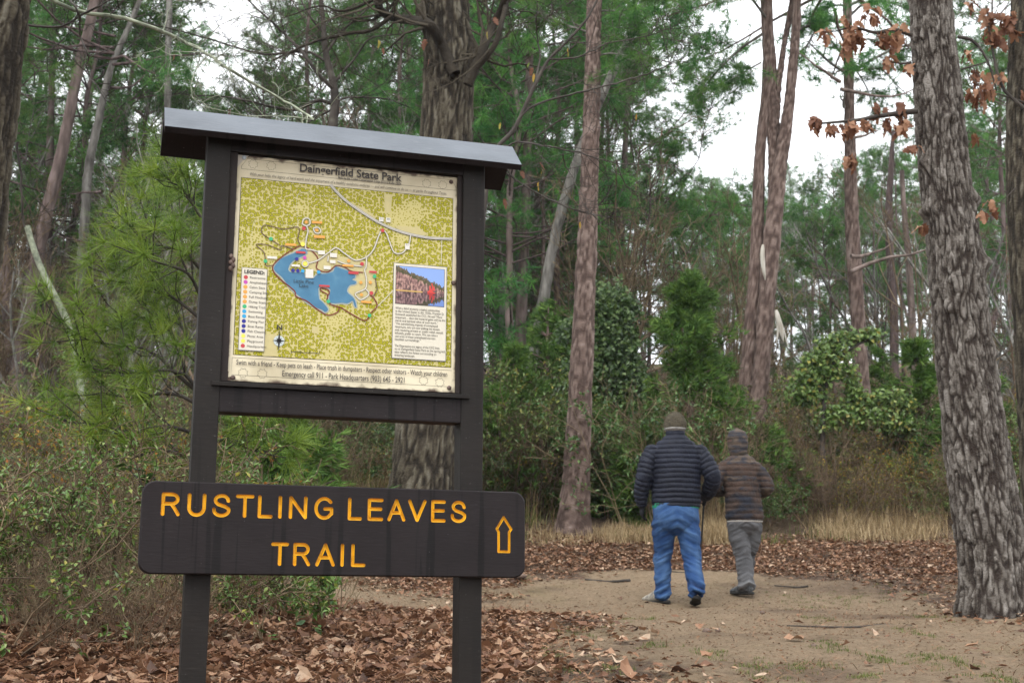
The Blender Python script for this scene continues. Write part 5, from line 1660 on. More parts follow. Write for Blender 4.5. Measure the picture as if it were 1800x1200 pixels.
# ------------------------------------------------------------------ named evergreens, vines and foreground plants
# young long-needled pine at the left of the kiosk
YP = 8.6
g = np.random.default_rng(11)
yb = at(352, 900, YP); y_base = np.array([yb[0], YP, g1(yb[0], YP)])
young = thing('young_pine', 'young pine with long bright green needles beside the left post of the kiosk', 'tree', tuple(y_base))
tg, bg_, ng = Geo(), Geo(), Geo()
P = np.array([[0, 0, -.2, .045], [.02, 0, .6, .04], [.0, 0, 1.4, .034], [.05, .05, 2.2, .026], [.04, .05, 2.9, .018], [.06, .02, 3.4, .008]])
trunk(tg, P, 120, 16, 'pine', 0.008, (0.03, 0.06), 0, (), 3)
mains = [[(350, 690), (315, 662), (268, 618), (215, 606), (160, 600), (122, 578)], [(352, 770), (310, 750), (255, 752), (215, 758), (170, 745), (120, 742)],
         [(352, 560), (315, 530), (270, 505), (225, 492), (190, 480)], [(350, 470), (320, 440), (280, 432), (245, 418)], [(352, 380), (330, 345), (310, 318)],
         [(352, 640), (320, 612), (280, 560), (240, 560), (200, 575)], [(352, 820), (320, 800), (285, 790), (250, 800), (200, 812)], [(352, 720), (330, 700), (290, 690), (240, 700), (180, 690)],
         [(352, 430), (335, 400), (300, 372), (270, 368)], [(352, 520), (330, 480), (290, 465), (255, 455)], [(352, 700), (330, 660), (285, 650), (230, 655), (150, 640)],
         [(356, 560), (400, 540), (440, 545)], [(356, 700), (400, 690), (460, 700)], [(356, 790), (400, 770), (440, 790), (480, 800)], [(356, 450), (390, 430), (420, 420)], [(352, 610), (325, 585), (300, 520), (270, 530)]]
shoots, mp_l = [], []
for i, m_ in enumerate(mains):
    dpt = g.uniform(-0.55, 0.65)
    pts = np.array([at(a, b, YP + dpt * k / (len(m_) - 1)) for k, (a, b) in enumerate(m_)]) - y_base
    pts[0] = [pts[0][0], 0.02, pts[0][2]]
    pts = catmull(pts, 9); mp_l.append((pts, np.linspace(.014, .005, 9)))
    for k in range(2, 9):
        for _ in range(2 if k < 8 else 3):
            ax = unit(pts[min(k + 1, 8)] - pts[k - 1]); d = unit(ax * .8 + rsph(1, g)[0] * .75 + np.array([0, 0, .25])); L = g.uniform(.12, .34)
            shoots.append((np.stack([pts[k], pts[k] + d * L * .5 + rsph(1, g)[0] * .02, pts[k] + d * L + np.array([0, 0, .03])]), np.array([.005, .004, .003])))
v, q = tubes(np.array([a for a, _ in mp_l]), np.array([b for _, b in mp_l]), 6); bg_.add(v, q=q)
v, q = tubes(np.array([a for a, _ in shoots]), np.array([b for _, b in shoots]), 4); bg_.add(v, q=q)
C, A = [], []
for p, _ in shoots:
    ax = unit(p[2] - p[0])
    for t in (0.72, 1.0): C.append(p[0] * (1 - t) + p[2] * t); A.append(ax)
v, t, a = needles(np.array(C), np.array(A), 30, 0.22, 0.0048, 0.55, g); ng.add(v, t=t, a=a)
tg.obj('trunk', M_BARK_PINE, young); bg_.obj('branches', M_TWIG_DARK, young); ng.obj('needles', M_NEEDLE_YOUNG, young, smooth=False)

# red cedar behind the walkers
def cedar(base, H, Rw, seed, label, nbr=190, n_sp=52):
    g = np.random.default_rng(seed)
    t_ = thing('cedar_tree', label, 'tree', base)
    tg, fg = Geo(), Geo()
    trunk(tg, np.array([[0, 0, -.2, .10], [0, 0, H * .5, .06], [0.05, 0, H, .01]]), 40, 12, 'pine', .01, (.06, .3), 0, (), 3)
    C, D, BP = [], [], []
    for i in range(nbr):
        az = g.uniform(0, 6.283); u = g.random() ** 1.25; z = H * (0.02 + .97 * u); L = Rw * (1 - u) ** .8 * g.uniform(.25, 1.3) * (.7 + .4 * math.sin(u * 24 + az)) + .10
        el = g.uniform(.05, .55)
        d = np.array([math.cos(az) * math.cos(el), math.sin(az) * math.cos(el), math.sin(el)])
        e = np.array([0, 0, z]) + d * L
        BP.append(np.stack([[0, 0, z], e * .5 + np.array([0, 0, z * .5 + .03]), e]))
        for k in range(n_sp):
            t = g.uniform(.25, 1) ** .7; C.append(np.array([0, 0, z]) * (1 - t) + e * t + g.normal(size=3) * .09 * (.5 + L * .35)); D.append(unit(d * .7 + rsph(1, g)[0] * .55 + np.array([0, 0, .15])))
    v, q = tubes(np.array(BP), np.tile([.018, .011, .004], (len(BP), 1)), 4); tg.add(v, q=q)
    v, t, a = needles(np.array(C), np.array(D), 5, .15, .022, .35, g); fg.add(v, t=t, a=a)
    tg.obj('trunk', M_BARK_PINE, t_); fg.obj('crown', M_CEDAR, t_, smooth=False)
    return t_


x_, y_ = at(1212, 700, 19.5)[0], 19.5
cedar((x_, y_, g1(x_, y_) - .05), at(1212, 475, 19.5)[2] - g1(x_, y_), 1.45, 5, 'dense dark green conical cedar behind the walker in the puffy jacket')
x_, y_ = at(1110, 700, 20.5)[0], 18.9
cedar((x_, y_, g1(x_, y_) - .05), 1.3, .7, 6, 'low bushy cedar left of the walker in the puffy jacket', 120)
for px, Y, H, w, lab in ((1040, 20.0, 1.6, .8, 'low green cedar hidden behind the foot of the reddish pine'), (905, 20.5, 2.6, 1.0, 'olive-green cedar right beside the trail board'), (1285, 20.3, 1.9, .9, 'low cedar between the conical cedar and the forked pine'),
                         (470, 13.5, 1.2, .8, 'low feathery evergreen seen through the gap under the map'), (960, 24.0, 3.4, 1.2, 'loose green cedar between the kiosk and the reddish pine'), (1740, 22, 2.2, .9, 'low cedar behind the foot of the ridged oak')):
    x_ = at(px, 800, Y)[0]; cedar((x_, Y, g1(x_, Y) - .05), H, w, 70 + px, lab, 110, 30)


g = np.random.default_rng(41)
CED = [o for o in bpy.data.objects if o.name.startswith('cedar_tree') and o.parent is None][2:7]
for k, px in enumerate([868, 890, 930, 950, 985, 1020, 1060, 880, 925, 975, 1075, 450, 500, 1345, 1560, 1690, 1620]):
    Y = (20.0, 21, 23.5, 20.4, 26)[k % 5]
    if 400 < px < 700: Y = 15 + k % 4
    x_ = at(px, 800, Y)[0]; s_ = g.uniform(.7, 1.15)
    dup(CED[k % len(CED)], (x_, Y, g1(x_, Y) - .05), g.uniform(0, 6.28), (s_ * 1.1, s_ * 1.1, s_), 'feathery olive-green cedar sapling in the brush ' + zone(px), 'cedar saplings ' + zone(px))


# ivy column
def leafy_mass(geo, segs, n, Rr, L, W, g, hang=0.3):
    """leaves around polylines: segs [(pts, radius)]"""
    tot = sum(len(p) * r for p, r in segs)
    for p, r in segs:
        m_ = int(n * len(p) * r / tot); k = g.uniform(0, len(p) - 1.001, m_); i = k.astype(int); f = (k - i)[:, None]
        c = p[i] * (1 - f) + p[i + 1] * f + rsph(m_, g) * (r * g.random((m_, 1)) ** .4)
        d = rsph(m_, g) * .8 + np.array([0, 0, -hang]); nn = unit(rsph(m_, g) * .5 + np.array([0, -.7, .7]))
        v, t, a = leaves(c, d, nn, g.uniform(.7, 1.2, m_) * L, g.uniform(.7, 1.2, m_) * W, .15, g); geo.add(v, t=t, a=a)


g = np.random.default_rng(21)
YI = 21.0
ib_ = at(1085, 800, YI); ib_[2] = g1(ib_[0], YI)
ivy = thing('ivy_clad_tree', 'dead trunk wrapped in a thick column of dark ivy left of the conical cedar', 'tree', tuple(ib_))
tg, lg_ = Geo(), Geo()
P = np.array([at(a, b, YI) for a, b in ((1085, 860), (1085, 760), (1082, 660), (1074, 580), (1064, 525))]) - ib_
P[0, 2] = -.2
trunk(tg, np.c_[P, [.14, .13, .12, .1, .06]], 40, 14, 'oak', .02, (.06, .3), 0, (), 4)
leafy_mass(lg_, [(catmull(P[:3] + [0.08, -.1, 0], 8), .5), (catmull(P[2:] + [0.02, -.1, 0], 8), .42), (np.array([at(1050, 525, YI), at(1085, 522, YI), at(1118, 548, YI)]) - ib_, .16), (np.array([at(1110, 640, YI), at(1122, 720, YI), at(1105, 800, YI)]) - ib_, .25), (np.array([at(985, 590, YI + .5), at(1020, 570, YI), at(1050, 580, YI)]) - ib_, .22), (np.array([at(1000, 640, YI), at(990, 720, YI)]) - ib_, .2)], 11000, 0, .085, .07, g)
tg.obj('trunk', M_BARK_MOSS, ivy); tag(lg_.obj('ivy', M_IVY, ivy, smooth=False), kind='stuff')

# vine-draped small tree right of the forked pine
YV = 20.5
vb = at(1447, 830, YV); vb[2] = g1(vb[0], YV)
vine = thing('vine_draped_tree', 'small umbrella-shaped tree draped in green vines left of the stubbed pine', 'tree', tuple(vb))
tg, lg_ = Geo(), Geo()
px_l = lambda pts, Y=YV: np.array([at(a, b, Y) for a, b in pts]) - vb
for pts, r in (([(1447, 860), (1446, 760), (1450, 690), (1464, 640), (1480, 600)], .05), ([(1450, 690), (1420, 680), (1390, 690)], .025), ([(1464, 640), (1500, 610), (1540, 590)], .03), ([(1464, 640), (1440, 610)], .02)):
    Q = catmull(px_l(pts), 10); v, q = tubes(Q[None], np.linspace(r, r * .5, 10)[None], 7); tg.add(v, q=q)
leafy_mass(lg_, [(px_l([(1440, 605), (1480, 592), (1520, 590), (1545, 588)]), .12), (px_l([(1420, 640), (1450, 625), (1490, 612)]), .2), (px_l([(1405, 665), (1440, 660), (1470, 650)]), .2), (px_l([(1490, 640), (1500, 690), (1520, 710)]), .16), (px_l([(1530, 700), (1580, 700), (1600, 715)]), .16), (px_l([(1400, 690), (1440, 700)]), .2), (px_l([(1500, 730), (1560, 735), (1640, 760), (1660, 780)]), .22), (px_l([(1450, 740), (1500, 720)]), .22)], 5200, 0, .09, .06, g)
tg.obj('trunk', M_TWIG_DARK, vine); tag(lg_.obj('vine_leaves', M_YAUPON, vine, smooth=False), kind='stuff')

# foreground yaupon bushes with small glossy leaves, left of the board
for k, (px, Y, h, w, nst, lab) in enumerate([(60, 6.5, 1.15, 1.2, 11, 'yaupon bush with small glossy leaves at the left edge below the young pine'), (215, 6.9, 1.25, 1.2, 12, 'yaupon bush with small glossy leaves just left of the trail board'),
                                             (360, 7.2, 1.1, 1.0, 10, 'glossy green bush half hidden behind the left end of the trail board'), (-60, 5.6, 1.0, 1.0, 9, 'leafy bush reaching in from the lower left corner'), (150, 8.3, 1.4, 1.3, 11, 'taller yaupon bush behind the small-leaved bushes at the left'),
                                             (480, 8.6, .55, .9, 9, 'low dark green bush in the litter under the trail board'), (300, 9.6, 1.2, 1.2, 10, 'green bush at the foot of the young pine')]):
    x_ = at(px, 1000, Y)[0]
    sg, lg_ = shrub_geo(500 + k, h * .85, w * .9, nst, (7, 6), .0045, .28, leaf=(5, .036 if k != 5 else .055, .019 if k != 5 else .028), up=.02)
    t_ = thing('leafy_bush', lab, 'bush', (x_, Y, g1(x_, Y) - .03), g.uniform(0, 6))
    sg.obj('stems', M_TWIG_BROWN, t_); lg_.obj('leaves', M_YAUPON, t_, smooth=False)
for k, (px, Y, s, lab) in enumerate([(20, 6.9, .34, 'tangle of dead grey twigs at the left edge'), (120, 5.9, .26, 'low dead twigs in the litter left of the kiosk'), (250, 6.2, .26, 'dead brown twigs beside the left post'), (180, 7.6, .4, 'dry brown twigs among the yaupon leaves'), (430, 8.8, .3, 'brown twigs behind the left post under the board'), (560, 10.5, .5, 'sparse brown twigs behind the trail board'), (60, 7.6, .5, 'tall dry twigs behind the left yaupon bush')]):
    x_ = at(px, 1000, Y)[0]
    new_shrub('dead_twig_bush', BRUSH[k % 4], (x_, Y, g1(x_, Y) - .03), g.uniform(0, 6), s, lab, None)
# big glossy leaves (magnolia sprig) above the board's left end
YM = 7.0
mb = at(262, 850, YM); t_b = np.array([mb[0], YM, g1(mb[0], YM)])
mag = thing('magnolia_seedling', 'seedling with broad glossy dark leaves above the left end of the trail board', 'plant', tuple(t_b))
sg = Geo()
lv_pts = []
for pts in ([(258, 1000), (255, 900), (248, 850), (240, 815)], [(252, 870), (265, 845), (275, 838)], [(250, 850), (232, 830), (225, 820)]):
    Q = catmull(np.array([at(a, b, YM) for a, b in pts]) - t_b, 8); v, q = tubes(Q[None], np.linspace(.005, .003, 8)[None], 5); sg.add(v, q=q); lv_pts.append(Q)
sg.obj('stem', M_TWIG_DARK, mag)


def leaf_mesh(name, m, L=1.0, W=.45, lobed=False, curl=.25, seed=0, nz=8):
    """a single big leaf, about 26 triangles, along +x, midrib folded, edges curled"""
    g = np.random.default_rng(seed); geo = Geo()
    n = nz
    u = np.linspace(0, 1, n)
    w = np.sin(np.pi * u ** .8) ** .75 * W / 2
    if lobed: w = w * (0.62 + .55 * (np.arange(n) % 2)) * np.where(u > .92, .5, 1)
    w[0] = W * .02; w[-1] = W * .02
    bendz = -curl * L * u ** 2 + .05 * np.sin(6 * u + seed)
    mid = np.stack([u * L, 0.04 * np.sin(4 * u + seed), bendz], 1)
    up = np.abs(g.normal(.22, .18, n))[:, None]
    l = mid + np.stack([-.15 * w * lobed, w, 0 * u], 1) + np.array([0, 0, 1]) * w[:, None] * up * 1.4
    r = mid + np.stack([-.15 * w * lobed, -w, 0 * u], 1) + np.array([0, 0, 1]) * w[:, None] * np.roll(up, 1, 0) * 1.4
    V = np.stack([l, mid, r], 1).reshape(-1, 3)
    q = [[i * 3 + j, i * 3 + j + 1, i * 3 + 3 + j + 1, i * 3 + 3 + j] for i in range(n - 1) for j in range(2)]
    geo.add(V, q=q, a=g.random()); return geo.mesh(name, m)


def put(name, me, loc, rot, s, parent):
    o = bpy.data.objects.new(name, me); COL.objects.link(o); o.parent = parent; o.location = loc; o.rotation_euler = rot; o.scale = (s,) * 3
    return o


MAGL = [leaf_mesh('leaf', M_IVY, 1, .38, False, .2, k) for k in range(3)]
for Q in lv_pts:
    for k in range(7):
        p = Q[int(g.integers(3, 8))]; put('leaf', MAGL[k % 3], tuple(p), (g.normal() * .5, g.uniform(-.4, .5), g.uniform(0, 6.28)), g.uniform(.07, .12), mag)

# greenbrier sprigs in the litter under the board
for k, (px, py, hh, lab) in enumerate([(517, 1120, 46, 'upright greenbrier sprig with a few green leaves between the posts'), (470, 1150, 34, 'low green leafy sprig beside the left post'), (562, 1122, 22, 'tiny green seedling in the leaf litter between the posts')]):
    d = ray(px, py); s_ = np.linspace(4, 20, 800); zz = gz(d[0] / d[1] * s_, s_, False); Y = s_[int(np.argmax(CAMZ + d[2] / d[1] * s_ < zz))]
    b = np.array([d[0] / d[1] * Y, Y, g1(d[0] / d[1] * Y, Y)])
    t_ = thing('greenbrier_sprig', lab, 'plant', tuple(b)); sg = Geo(); Hh = hh * pxm(Y)
    Q = catmull(np.array([[0, 0, -.02], [.01, 0, Hh * .5], [-.005, .01, Hh]]), 7); v, q = tubes(Q[None], np.linspace(.002, .001, 7)[None], 4); sg.add(v, q=q)
    sg.obj('stem', M_GRASS, t_)
    for j in range(6): put('leaf', GRL[j % 2] if 'GRL' in globals() else MAGL[j % 3], tuple(Q[1 + j]), (g.normal() * .4, -.5, g.uniform(0, 6.28)), g.uniform(.045, .075), t_)

# ------------------------------------------------------------------ brown oak leaves still hanging on the big oak, and its limbs
OAKL = [leaf_mesh('leaf', M_OAKLEAF, 1, .62, True, .35 + .1 * (k % 3), k, 9) for k in range(5)]
bob = np.array(bo_base)
limbs = [([(1604, 62), (1570, 52), (1540, 58), (1500, 48), (1470, 55)], .022, [(1498, 72, 24, 30), (1560, 68, 26, 26), (1530, 18, 20, 12), (1448, 56, 12, 8), (1495, 40, 22, 12), (1575, 55, 18, 8)]),
         ([(1612, 195), (1575, 200), (1540, 205), (1500, 212), (1430, 218)], .026, [(1432, 212, 11, 10), (1458, 222, 12, 7), (1490, 222, 18, 14), (1524, 216, 13, 9), (1570, 218, 24, 20), (1545, 192, 16, 9), (1585, 190, 14, 8), (1590, 205, 12, 6)]),
         ([(1602, 110), (1585, 112), (1560, 108)], .012, [(1563, 105, 12, 6), (1596, 112, 10, 6)]),
         ([(1500, 212), (1499, 240), (1497, 275)], .006, [(1496, 278, 13, 15)]),
         ([(1620, 400), (1626, 392), (1622, 402)], .006, [(1620, 398, 7, 7)]),
         ([(1612, 245), (1606, 252), (1608, 258)], .006, [(1607, 258, 9, 7)]),
         ([(1684, 65), (1710, 72), (1735, 105), (1752, 160)], .016, [(1704, 90, 8, 5)]),
         ([(1690, 122), (1725, 112), (1748, 105)], .010, [(1715, 128, 13, 9), (1735, 150, 14, 12), (1712, 160, 14, 10), (1750, 130, 10, 5), (1725, 175, 9, 6)]),
         ([(1700, 235), (1706, 233), (1712, 236)], .005, [(1706, 236, 10, 5)]),
         ([(1735, 370), (1743, 352), (1740, 356)], .005, [(1742, 355, 9, 5), (1730, 372, 6, 4)])]
for pts, r, clusters in limbs:
    Q = catmull(np.array([at(a, b, BO - 0.15) for a, b in pts]) - bob, 12)
    br = Geo(); v, q = tubes(Q[None], np.linspace(r, r * .3, 12)[None], 6); br.add(v, q=q)
    out = {}
    for (cx, cy, cr2, nl) in clusters:
        c = at(cx, cy, BO - .15 + g.uniform(-.15, .15)) - bob
        k = int(np.argmin(np.linalg.norm(Q - c, axis=1)))
        v, q = tubes(np.stack([Q[k], (Q[k] + c) / 2 + g.normal(size=3) * .02, c])[None], np.array([[.005, .004, .003]]), 4); br.add(v, q=q)
    bo = br.obj('branch', M_TWIG_DARK, big_oak)
    for (cx, cy, cr2, nl) in clusters:
        c = at(cx, cy, BO - .15) - bob
        for j in range(nl):
            p = c + rsph(1, g)[0] * cr2 * pxm(BO) * g.random() ** .4 * np.array([1, 1, .8])
            put('leaf', OAKL[int(g.integers(0, 5))], tuple(p), (g.normal() * .9, 1.1 + g.normal() * .5, g.uniform(0, 6.28)), g.uniform(.075, .125), bo)
rob = np.array(ro_base)
for pts, r, clusters in [([(1800, 190), (1760, 150), (1740, 60), (1735, 10)], .02, [(1738, 26, 16, 12), (1765, 30, 14, 9), (1740, 58, 16, 14), (1775, 52, 14, 10), (1780, 25, 10, 6), (1700, 8, 9, 4), (1760, 62, 14, 8)]),
                         ([(1800, 180), (1770, 170), (1735, 160)], .012, [(1762, 135, 8, 4), (1758, 60, 8, 4)]), ([(1786, 330), (1770, 345), (1752, 360)], .008, [(1795, 160, 6, 3)])]:
    Q = catmull(np.array([at(a, b, 12.8) for a, b in pts]) - rob, 10)
    br = Geo(); v, q = tubes(Q[None], np.linspace(r, r * .3, 10)[None], 6); br.add(v, q=q); bo = br.obj('branch', M_TWIG_DARK, right_oak)
    for (cx, cy, cr2, nl) in clusters:
        c = at(cx, cy, 12.8) - rob
        for j in range(nl):
            p = c + rsph(1, g)[0] * cr2 * pxm(12.8) * g.random() ** .4
            put('leaf', OAKL[int(g.integers(0, 5))], tuple(p), (g.normal() * .9, 1.1 + g.normal() * .5, g.uniform(0, 6.28)), g.uniform(.09, .15), bo)


# ------------------------------------------------------------------ traced dark limbs overhead
def limb_set(parent, base, lst, Y, m, name='limb', kids=5, g=None, klen=.55, seed=0, sub=True):
    g = np.random.default_rng(seed)
    for pts, w0, w1 in lst:
        P = np.array([at(a, b, Y + 0.25 * k * g.normal() * .4) for k, (a, b) in enumerate(pts)]) - np.array(base)
        n = max(10, 5 * len(pts)); Q = catmull(P, n)
        Q = Q + np.cumsum(g.normal(size=(n, 3)) * .004, 0)
        geo = Geo(); v, q = tubes(Q[None], (np.linspace(w0, w1, n) * pxm(Y) / 2)[None], 8 if w0 > 12 else 5); geo.add(v, q=q, a=.28)
        if sub:
            out = {}
            for k in range(kids * len(pts) // 2):
                i = int(g.integers(n // 5, n)); ax = unit(Q[min(i + 1, n - 1)] - Q[i - 1])
                d = unit(ax * .6 + rsph(1, g)[0] * np.array([1, .6, 1]))
                grow(out, Q[i], d, klen * g.uniform(.4, 1.4), max(.0035, .4 * pxm(Y) * (w0 + (w1 - w0) * i / n) / 2), 1, 3, (0, 3, 3, 0), .2, .02, .55, g, 6, .8)
            for lv, l2 in out.items():
                v, q = tubes(np.array([a for a, _ in l2]), np.maximum(np.array([b for _, b in l2]), .0018), 3); geo.add(v, q=q)
        geo.obj(name, m, parent)


# the crooked dark tree whose crown shows above the roof
YC = 17.2
cb = at(748, 1000, YC); cb[2] = g1(cb[0], YC)
crook = thing('crooked_tree', 'crooked dark understory tree branching above the kiosk roof', 'tree', tuple(cb))
tg = Geo()
P = np.array([at(a, b, YC) for a, b in ((748, 1000), (748, 900), (740, 740), (705, 560), (645, 390), (592, 250), (586, 215), (590, 180), (584, 140), (572, 90), (568, 40), (560, -60), (548, -300))]) - cb
P[0, 2] = -.15
trunk(tg, np.c_[P, np.array([26, 24, 22, 20, 19, 18, 17, 16, 14, 12, 10, 8, 3]) * pxm(YC) / 2], 160, 14, 'oak', .006, (.03, .08), 0, (), 5)
tg.obj('trunk', M_TWIG_DARK, crook)
limb_set(crook, cb, [([(588, 185), (560, 178), (520, 195), (480, 190), (430, 180), (400, 172), (340, 170)], 8, 2), ([(590, 160), (560, 130), (540, 100), (500, 60), (470, 30), (430, -10)], 8, 3), ([(585, 150), (620, 110), (650, 70), (690, 60)], 6, 2), ([(572, 95), (600, 55), (640, 20), (680, -10)], 6, 2),
                     ([(570, 60), (540, 20), (520, -30)], 5, 2), ([(590, 190), (560, 205), (520, 230)], 5, 2), ([(588, 180), (620, 170), (680, 175), (720, 190)], 5, 1.5), ([(578, 110), (540, 90), (470, 95), (400, 80), (330, 60), (250, 40)], 6, 2)], YC, M_TWIG_DARK, kids=7, klen=1.0, seed=4)
# limbs right of the roof, from a slim leaning tree behind the kiosk
YD = 9.8
db = at(830, 1030, YD); db[2] = g1(db[0], YD)
lean_t = thing('leaning_sapling', 'slim dark sapling fanning out thin twigs right of the kiosk roof', 'tree', tuple(db))
tg = Geo()
P = np.array([at(a, b, YD) for a, b in ((812, 1040), (822, 800), (840, 500), (862, 290), (905, 225), (940, 150), (965, 105), (1000, 70), (1040, 20), (1070, -60))]) - db
P[0, 2] = -.15
trunk(tg, np.c_[P, np.array([12, 11, 10, 9, 8, 7, 6, 5, 4, 2]) * pxm(YD) / 2], 110, 10, 'oak', .003, (.02, .05), 0, (), 6)
tg.obj('trunk', M_TWIG_DARK, lean_t)
limb_set(lean_t, db, [([(865, 280), (905, 250), (960, 255), (1030, 270), (1090, 285), (1170, 290), (1190, 285)], 4, 1.5), ([(905, 225), (930, 190), (990, 170), (1060, 155), (1140, 130), (1190, 110)], 5, 1.5), ([(940, 150), (950, 100), (945, 50), (950, 0)], 4, 1.5), ([(880, 260), (900, 310), (960, 350), (1030, 378), (1100, 385)], 4, 1.2), ([(965, 105), (1010, 100), (1080, 70), (1150, 60), (1210, 40)], 4, 1.2),
                      ([(990, 270), (995, 300), (1020, 330)], 3, 1), ([(1085, 285), (1100, 320), (1130, 345)], 3, 1)], YD, M_TWIG_DARK, kids=5, klen=.5, seed=6)
# heavy limbs of the oak behind the kiosk
limb_set(mid_oak, mo_base, [([(800, 130), (775, 75), (755, 42), (725, 32), (690, 28), (665, 5), (655, -40)], 22, 12), ([(690, 28), (650, 55), (615, 60), (560, 75), (480, 110)], 9, 3), ([(822, 150), (850, 90), (870, 45), (900, -20)], 20, 12), ([(830, 130), (868, 80), (885, 20), (905, -60)], 12, 7), ([(655, 0), (600, 20), (560, 10), (500, 30)], 7, 2), ([(780, -100), (840, -160), (900, -300)], 24, 10), ([(770, -90), (690, -200), (600, -300)], 24, 10)], 15.6, M_BARK_MOSS, kids=6, klen=1.1, seed=9)
# long lichen limb crossing the upper left
limb_set(edge_oak, (0, 0, 0) if False else tuple(edge_oak.location), [([(40, -30), (130, 20), (200, 30), (270, 50), (330, 75), (400, 120), (480, 160), (560, 210)], 9, 4)], 6.7, M_LICHEN, kids=4, klen=.5, seed=12)
limb_set(edge_oak, tuple(edge_oak.location), [([(110, -20), (130, 20), (132, 60), (142, 95), (140, 120), (155, 150)], 5, 1.5), ([(-10, 30), (100, 45), (180, 10), (240, -30)], 5, 2), ([(30, 250), (36, 330), (45, 400)], 5, 4)], 7.0, M_TWIG_DARK, kids=3, klen=.35, seed=13)
# a few last leaves on the overhead twigs
g = np.random.default_rng(31)
YLL = [leaf_mesh('leaf', M_YELLOW, 1, .3, False, .3, k, 6) for k in range(3)]
for px, py in ((745, 75), (752, 105), (748, 70), (675, 85), (665, 70), (858, 55), (870, 30), (935, 120), (938, 130), (952, 285), (950, 300), (918, 300), (948, 320), (1000, 85), (1162, 225), (1020, 390), (305, 95), (1120, 200), (880, 215), (930, 110), (890, 350)):
    put('leaf', YLL[int(g.integers(0, 3))] if g.random() < .55 else OAKL[1], tuple(at(px, py, YD) - db), (g.normal() * .6, 1.2, g.uniform(0, 6.28)), g.uniform(.05, .085), lean_t)


# ------------------------------------------------------------------ the two walkers
def esolid(geo, P, rx, ry, sides=20, ref=(1, 0, 0), n=None):
    """closed elliptical tube along P; rx along ref, ry across"""
    P = np.array(P, float); rx = np.broadcast_to(np.array(rx, float), (len(P),)); ry = np.broadcast_to(np.array(ry, float), (len(P),))
    if n:
        Q = catmull(np.c_[P, rx, ry], n); P, rx, ry = Q[:, :3], np.maximum(Q[:, 3], .002), np.maximum(Q[:, 4], .002)
    T = unit(np.gradient(P, axis=0)); Rf = np.array(ref, float)
    e0 = P[0] - T[0] * min(rx[0], ry[0]) * .35; e1 = P[-1] + T[-1] * min(rx[-1], ry[-1]) * .35
    P = np.vstack([e0, P, e1]); rx = np.r_[rx[0] * .55, rx, rx[-1] * .55]; ry = np.r_[ry[0] * .55, ry, ry[-1] * .55]; T = np.vstack([T[:1], T, T[-1:]])
    A = unit(Rf - (T @ Rf)[:, None] * T); B = np.cross(T, A)
    th = np.arange(sides) / sides * 2 * math.pi
    V = P[:, None, :] + rx[:, None, None] * np.cos(th)[None, :, None] * A[:, None, :] + ry[:, None, None] * np.sin(th)[None, :, None] * B[:, None, :]
    m_ = len(P); idx = np.arange(m_ * sides).reshape(m_, sides)
    q = np.stack([idx[:-1], np.roll(idx[:-1], -1, 1), np.roll(idx[1:], -1, 1), idx[1:]], -1).reshape(-1, 4)
    V = np.concatenate([V.reshape(-1, 3), P[:1], P[-1:]])
    c0, c1_ = m_ * sides, m_ * sides + 1
    t = [[c0, (j + 1) % sides, j] for j in range(sides)] + [[c1_, (m_ - 1) * sides + j, (m_ - 1) * sides + (j + 1) % sides] for j in range(sides)]
    geo.add(V, q=q, t=t)


def blob(geo, c, r, n=12):
    th = np.linspace(.05, math.pi - .05, n)
    esolid(geo, [np.array(c) + np.array([0, 0, -r[2] * math.cos(a)]) for a in th], r[0] * np.sin(th), r[1] * np.sin(th), 16)


def fuse(geo, name, m, voxel, smooth=5, parent=None, disp=None):
    o = geo.obj(name, m)
    md = o.modifiers.new('r', 'REMESH'); md.mode = 'VOXEL'; md.voxel_size = voxel; md.use_smooth_shade = True
    if smooth:
        sm = o.modifiers.new('s', 'SMOOTH'); sm.factor = .5; sm.iterations = smooth
    me = bake(o); o.modifiers.clear(); old = o.data; o.data = me; bpy.data.meshes.remove(old)
    me.name = name
    if not len(me.materials): me.materials.append(m)
    n = len(me.vertices)
    if disp:
        co = np.empty(n * 3, np.float32); me.vertices.foreach_get('co', co); co = co.reshape(-1, 3).astype(float)
        no = np.empty(n * 3, np.float32); me.vertices.foreach_get('normal', no); no = no.reshape(-1, 3)
        d, a = disp(co)
        me.vertices.foreach_set('co', (co + no * d[:, None]).astype(np.float32).ravel())
        if 'var' in me.attributes: me.attributes.remove(me.attributes['var'])
        at_ = me.attributes.new('var', 'FLOAT', 'POINT'); at_.data.foreach_set('value', np.asarray(a, np.float32))
    me.polygons.foreach_set('use_smooth', np.ones(len(me.polygons), bool)); me.update()
    o.parent = parent
    return o


def seg_dist(p, P):
    """distance to polyline P, and length along it"""
    best = np.full(len(p), 9.0); s = np.zeros(len(p)); L0 = 0
    for a, b in zip(P[:-1], P[1:]):
        a, b = np.array(a), np.array(b); d = b - a; l = np.linalg.norm(d)
        t = np.clip(((p - a) @ d) / l ** 2, 0, 1); q = a + t[:, None] * d; dd = np.linalg.norm(p - q, axis=1)
        m_ = dd < best; best = np.where(m_, dd, best); s = np.where(m_, L0 + t * l, s); L0 += l
    return best, s


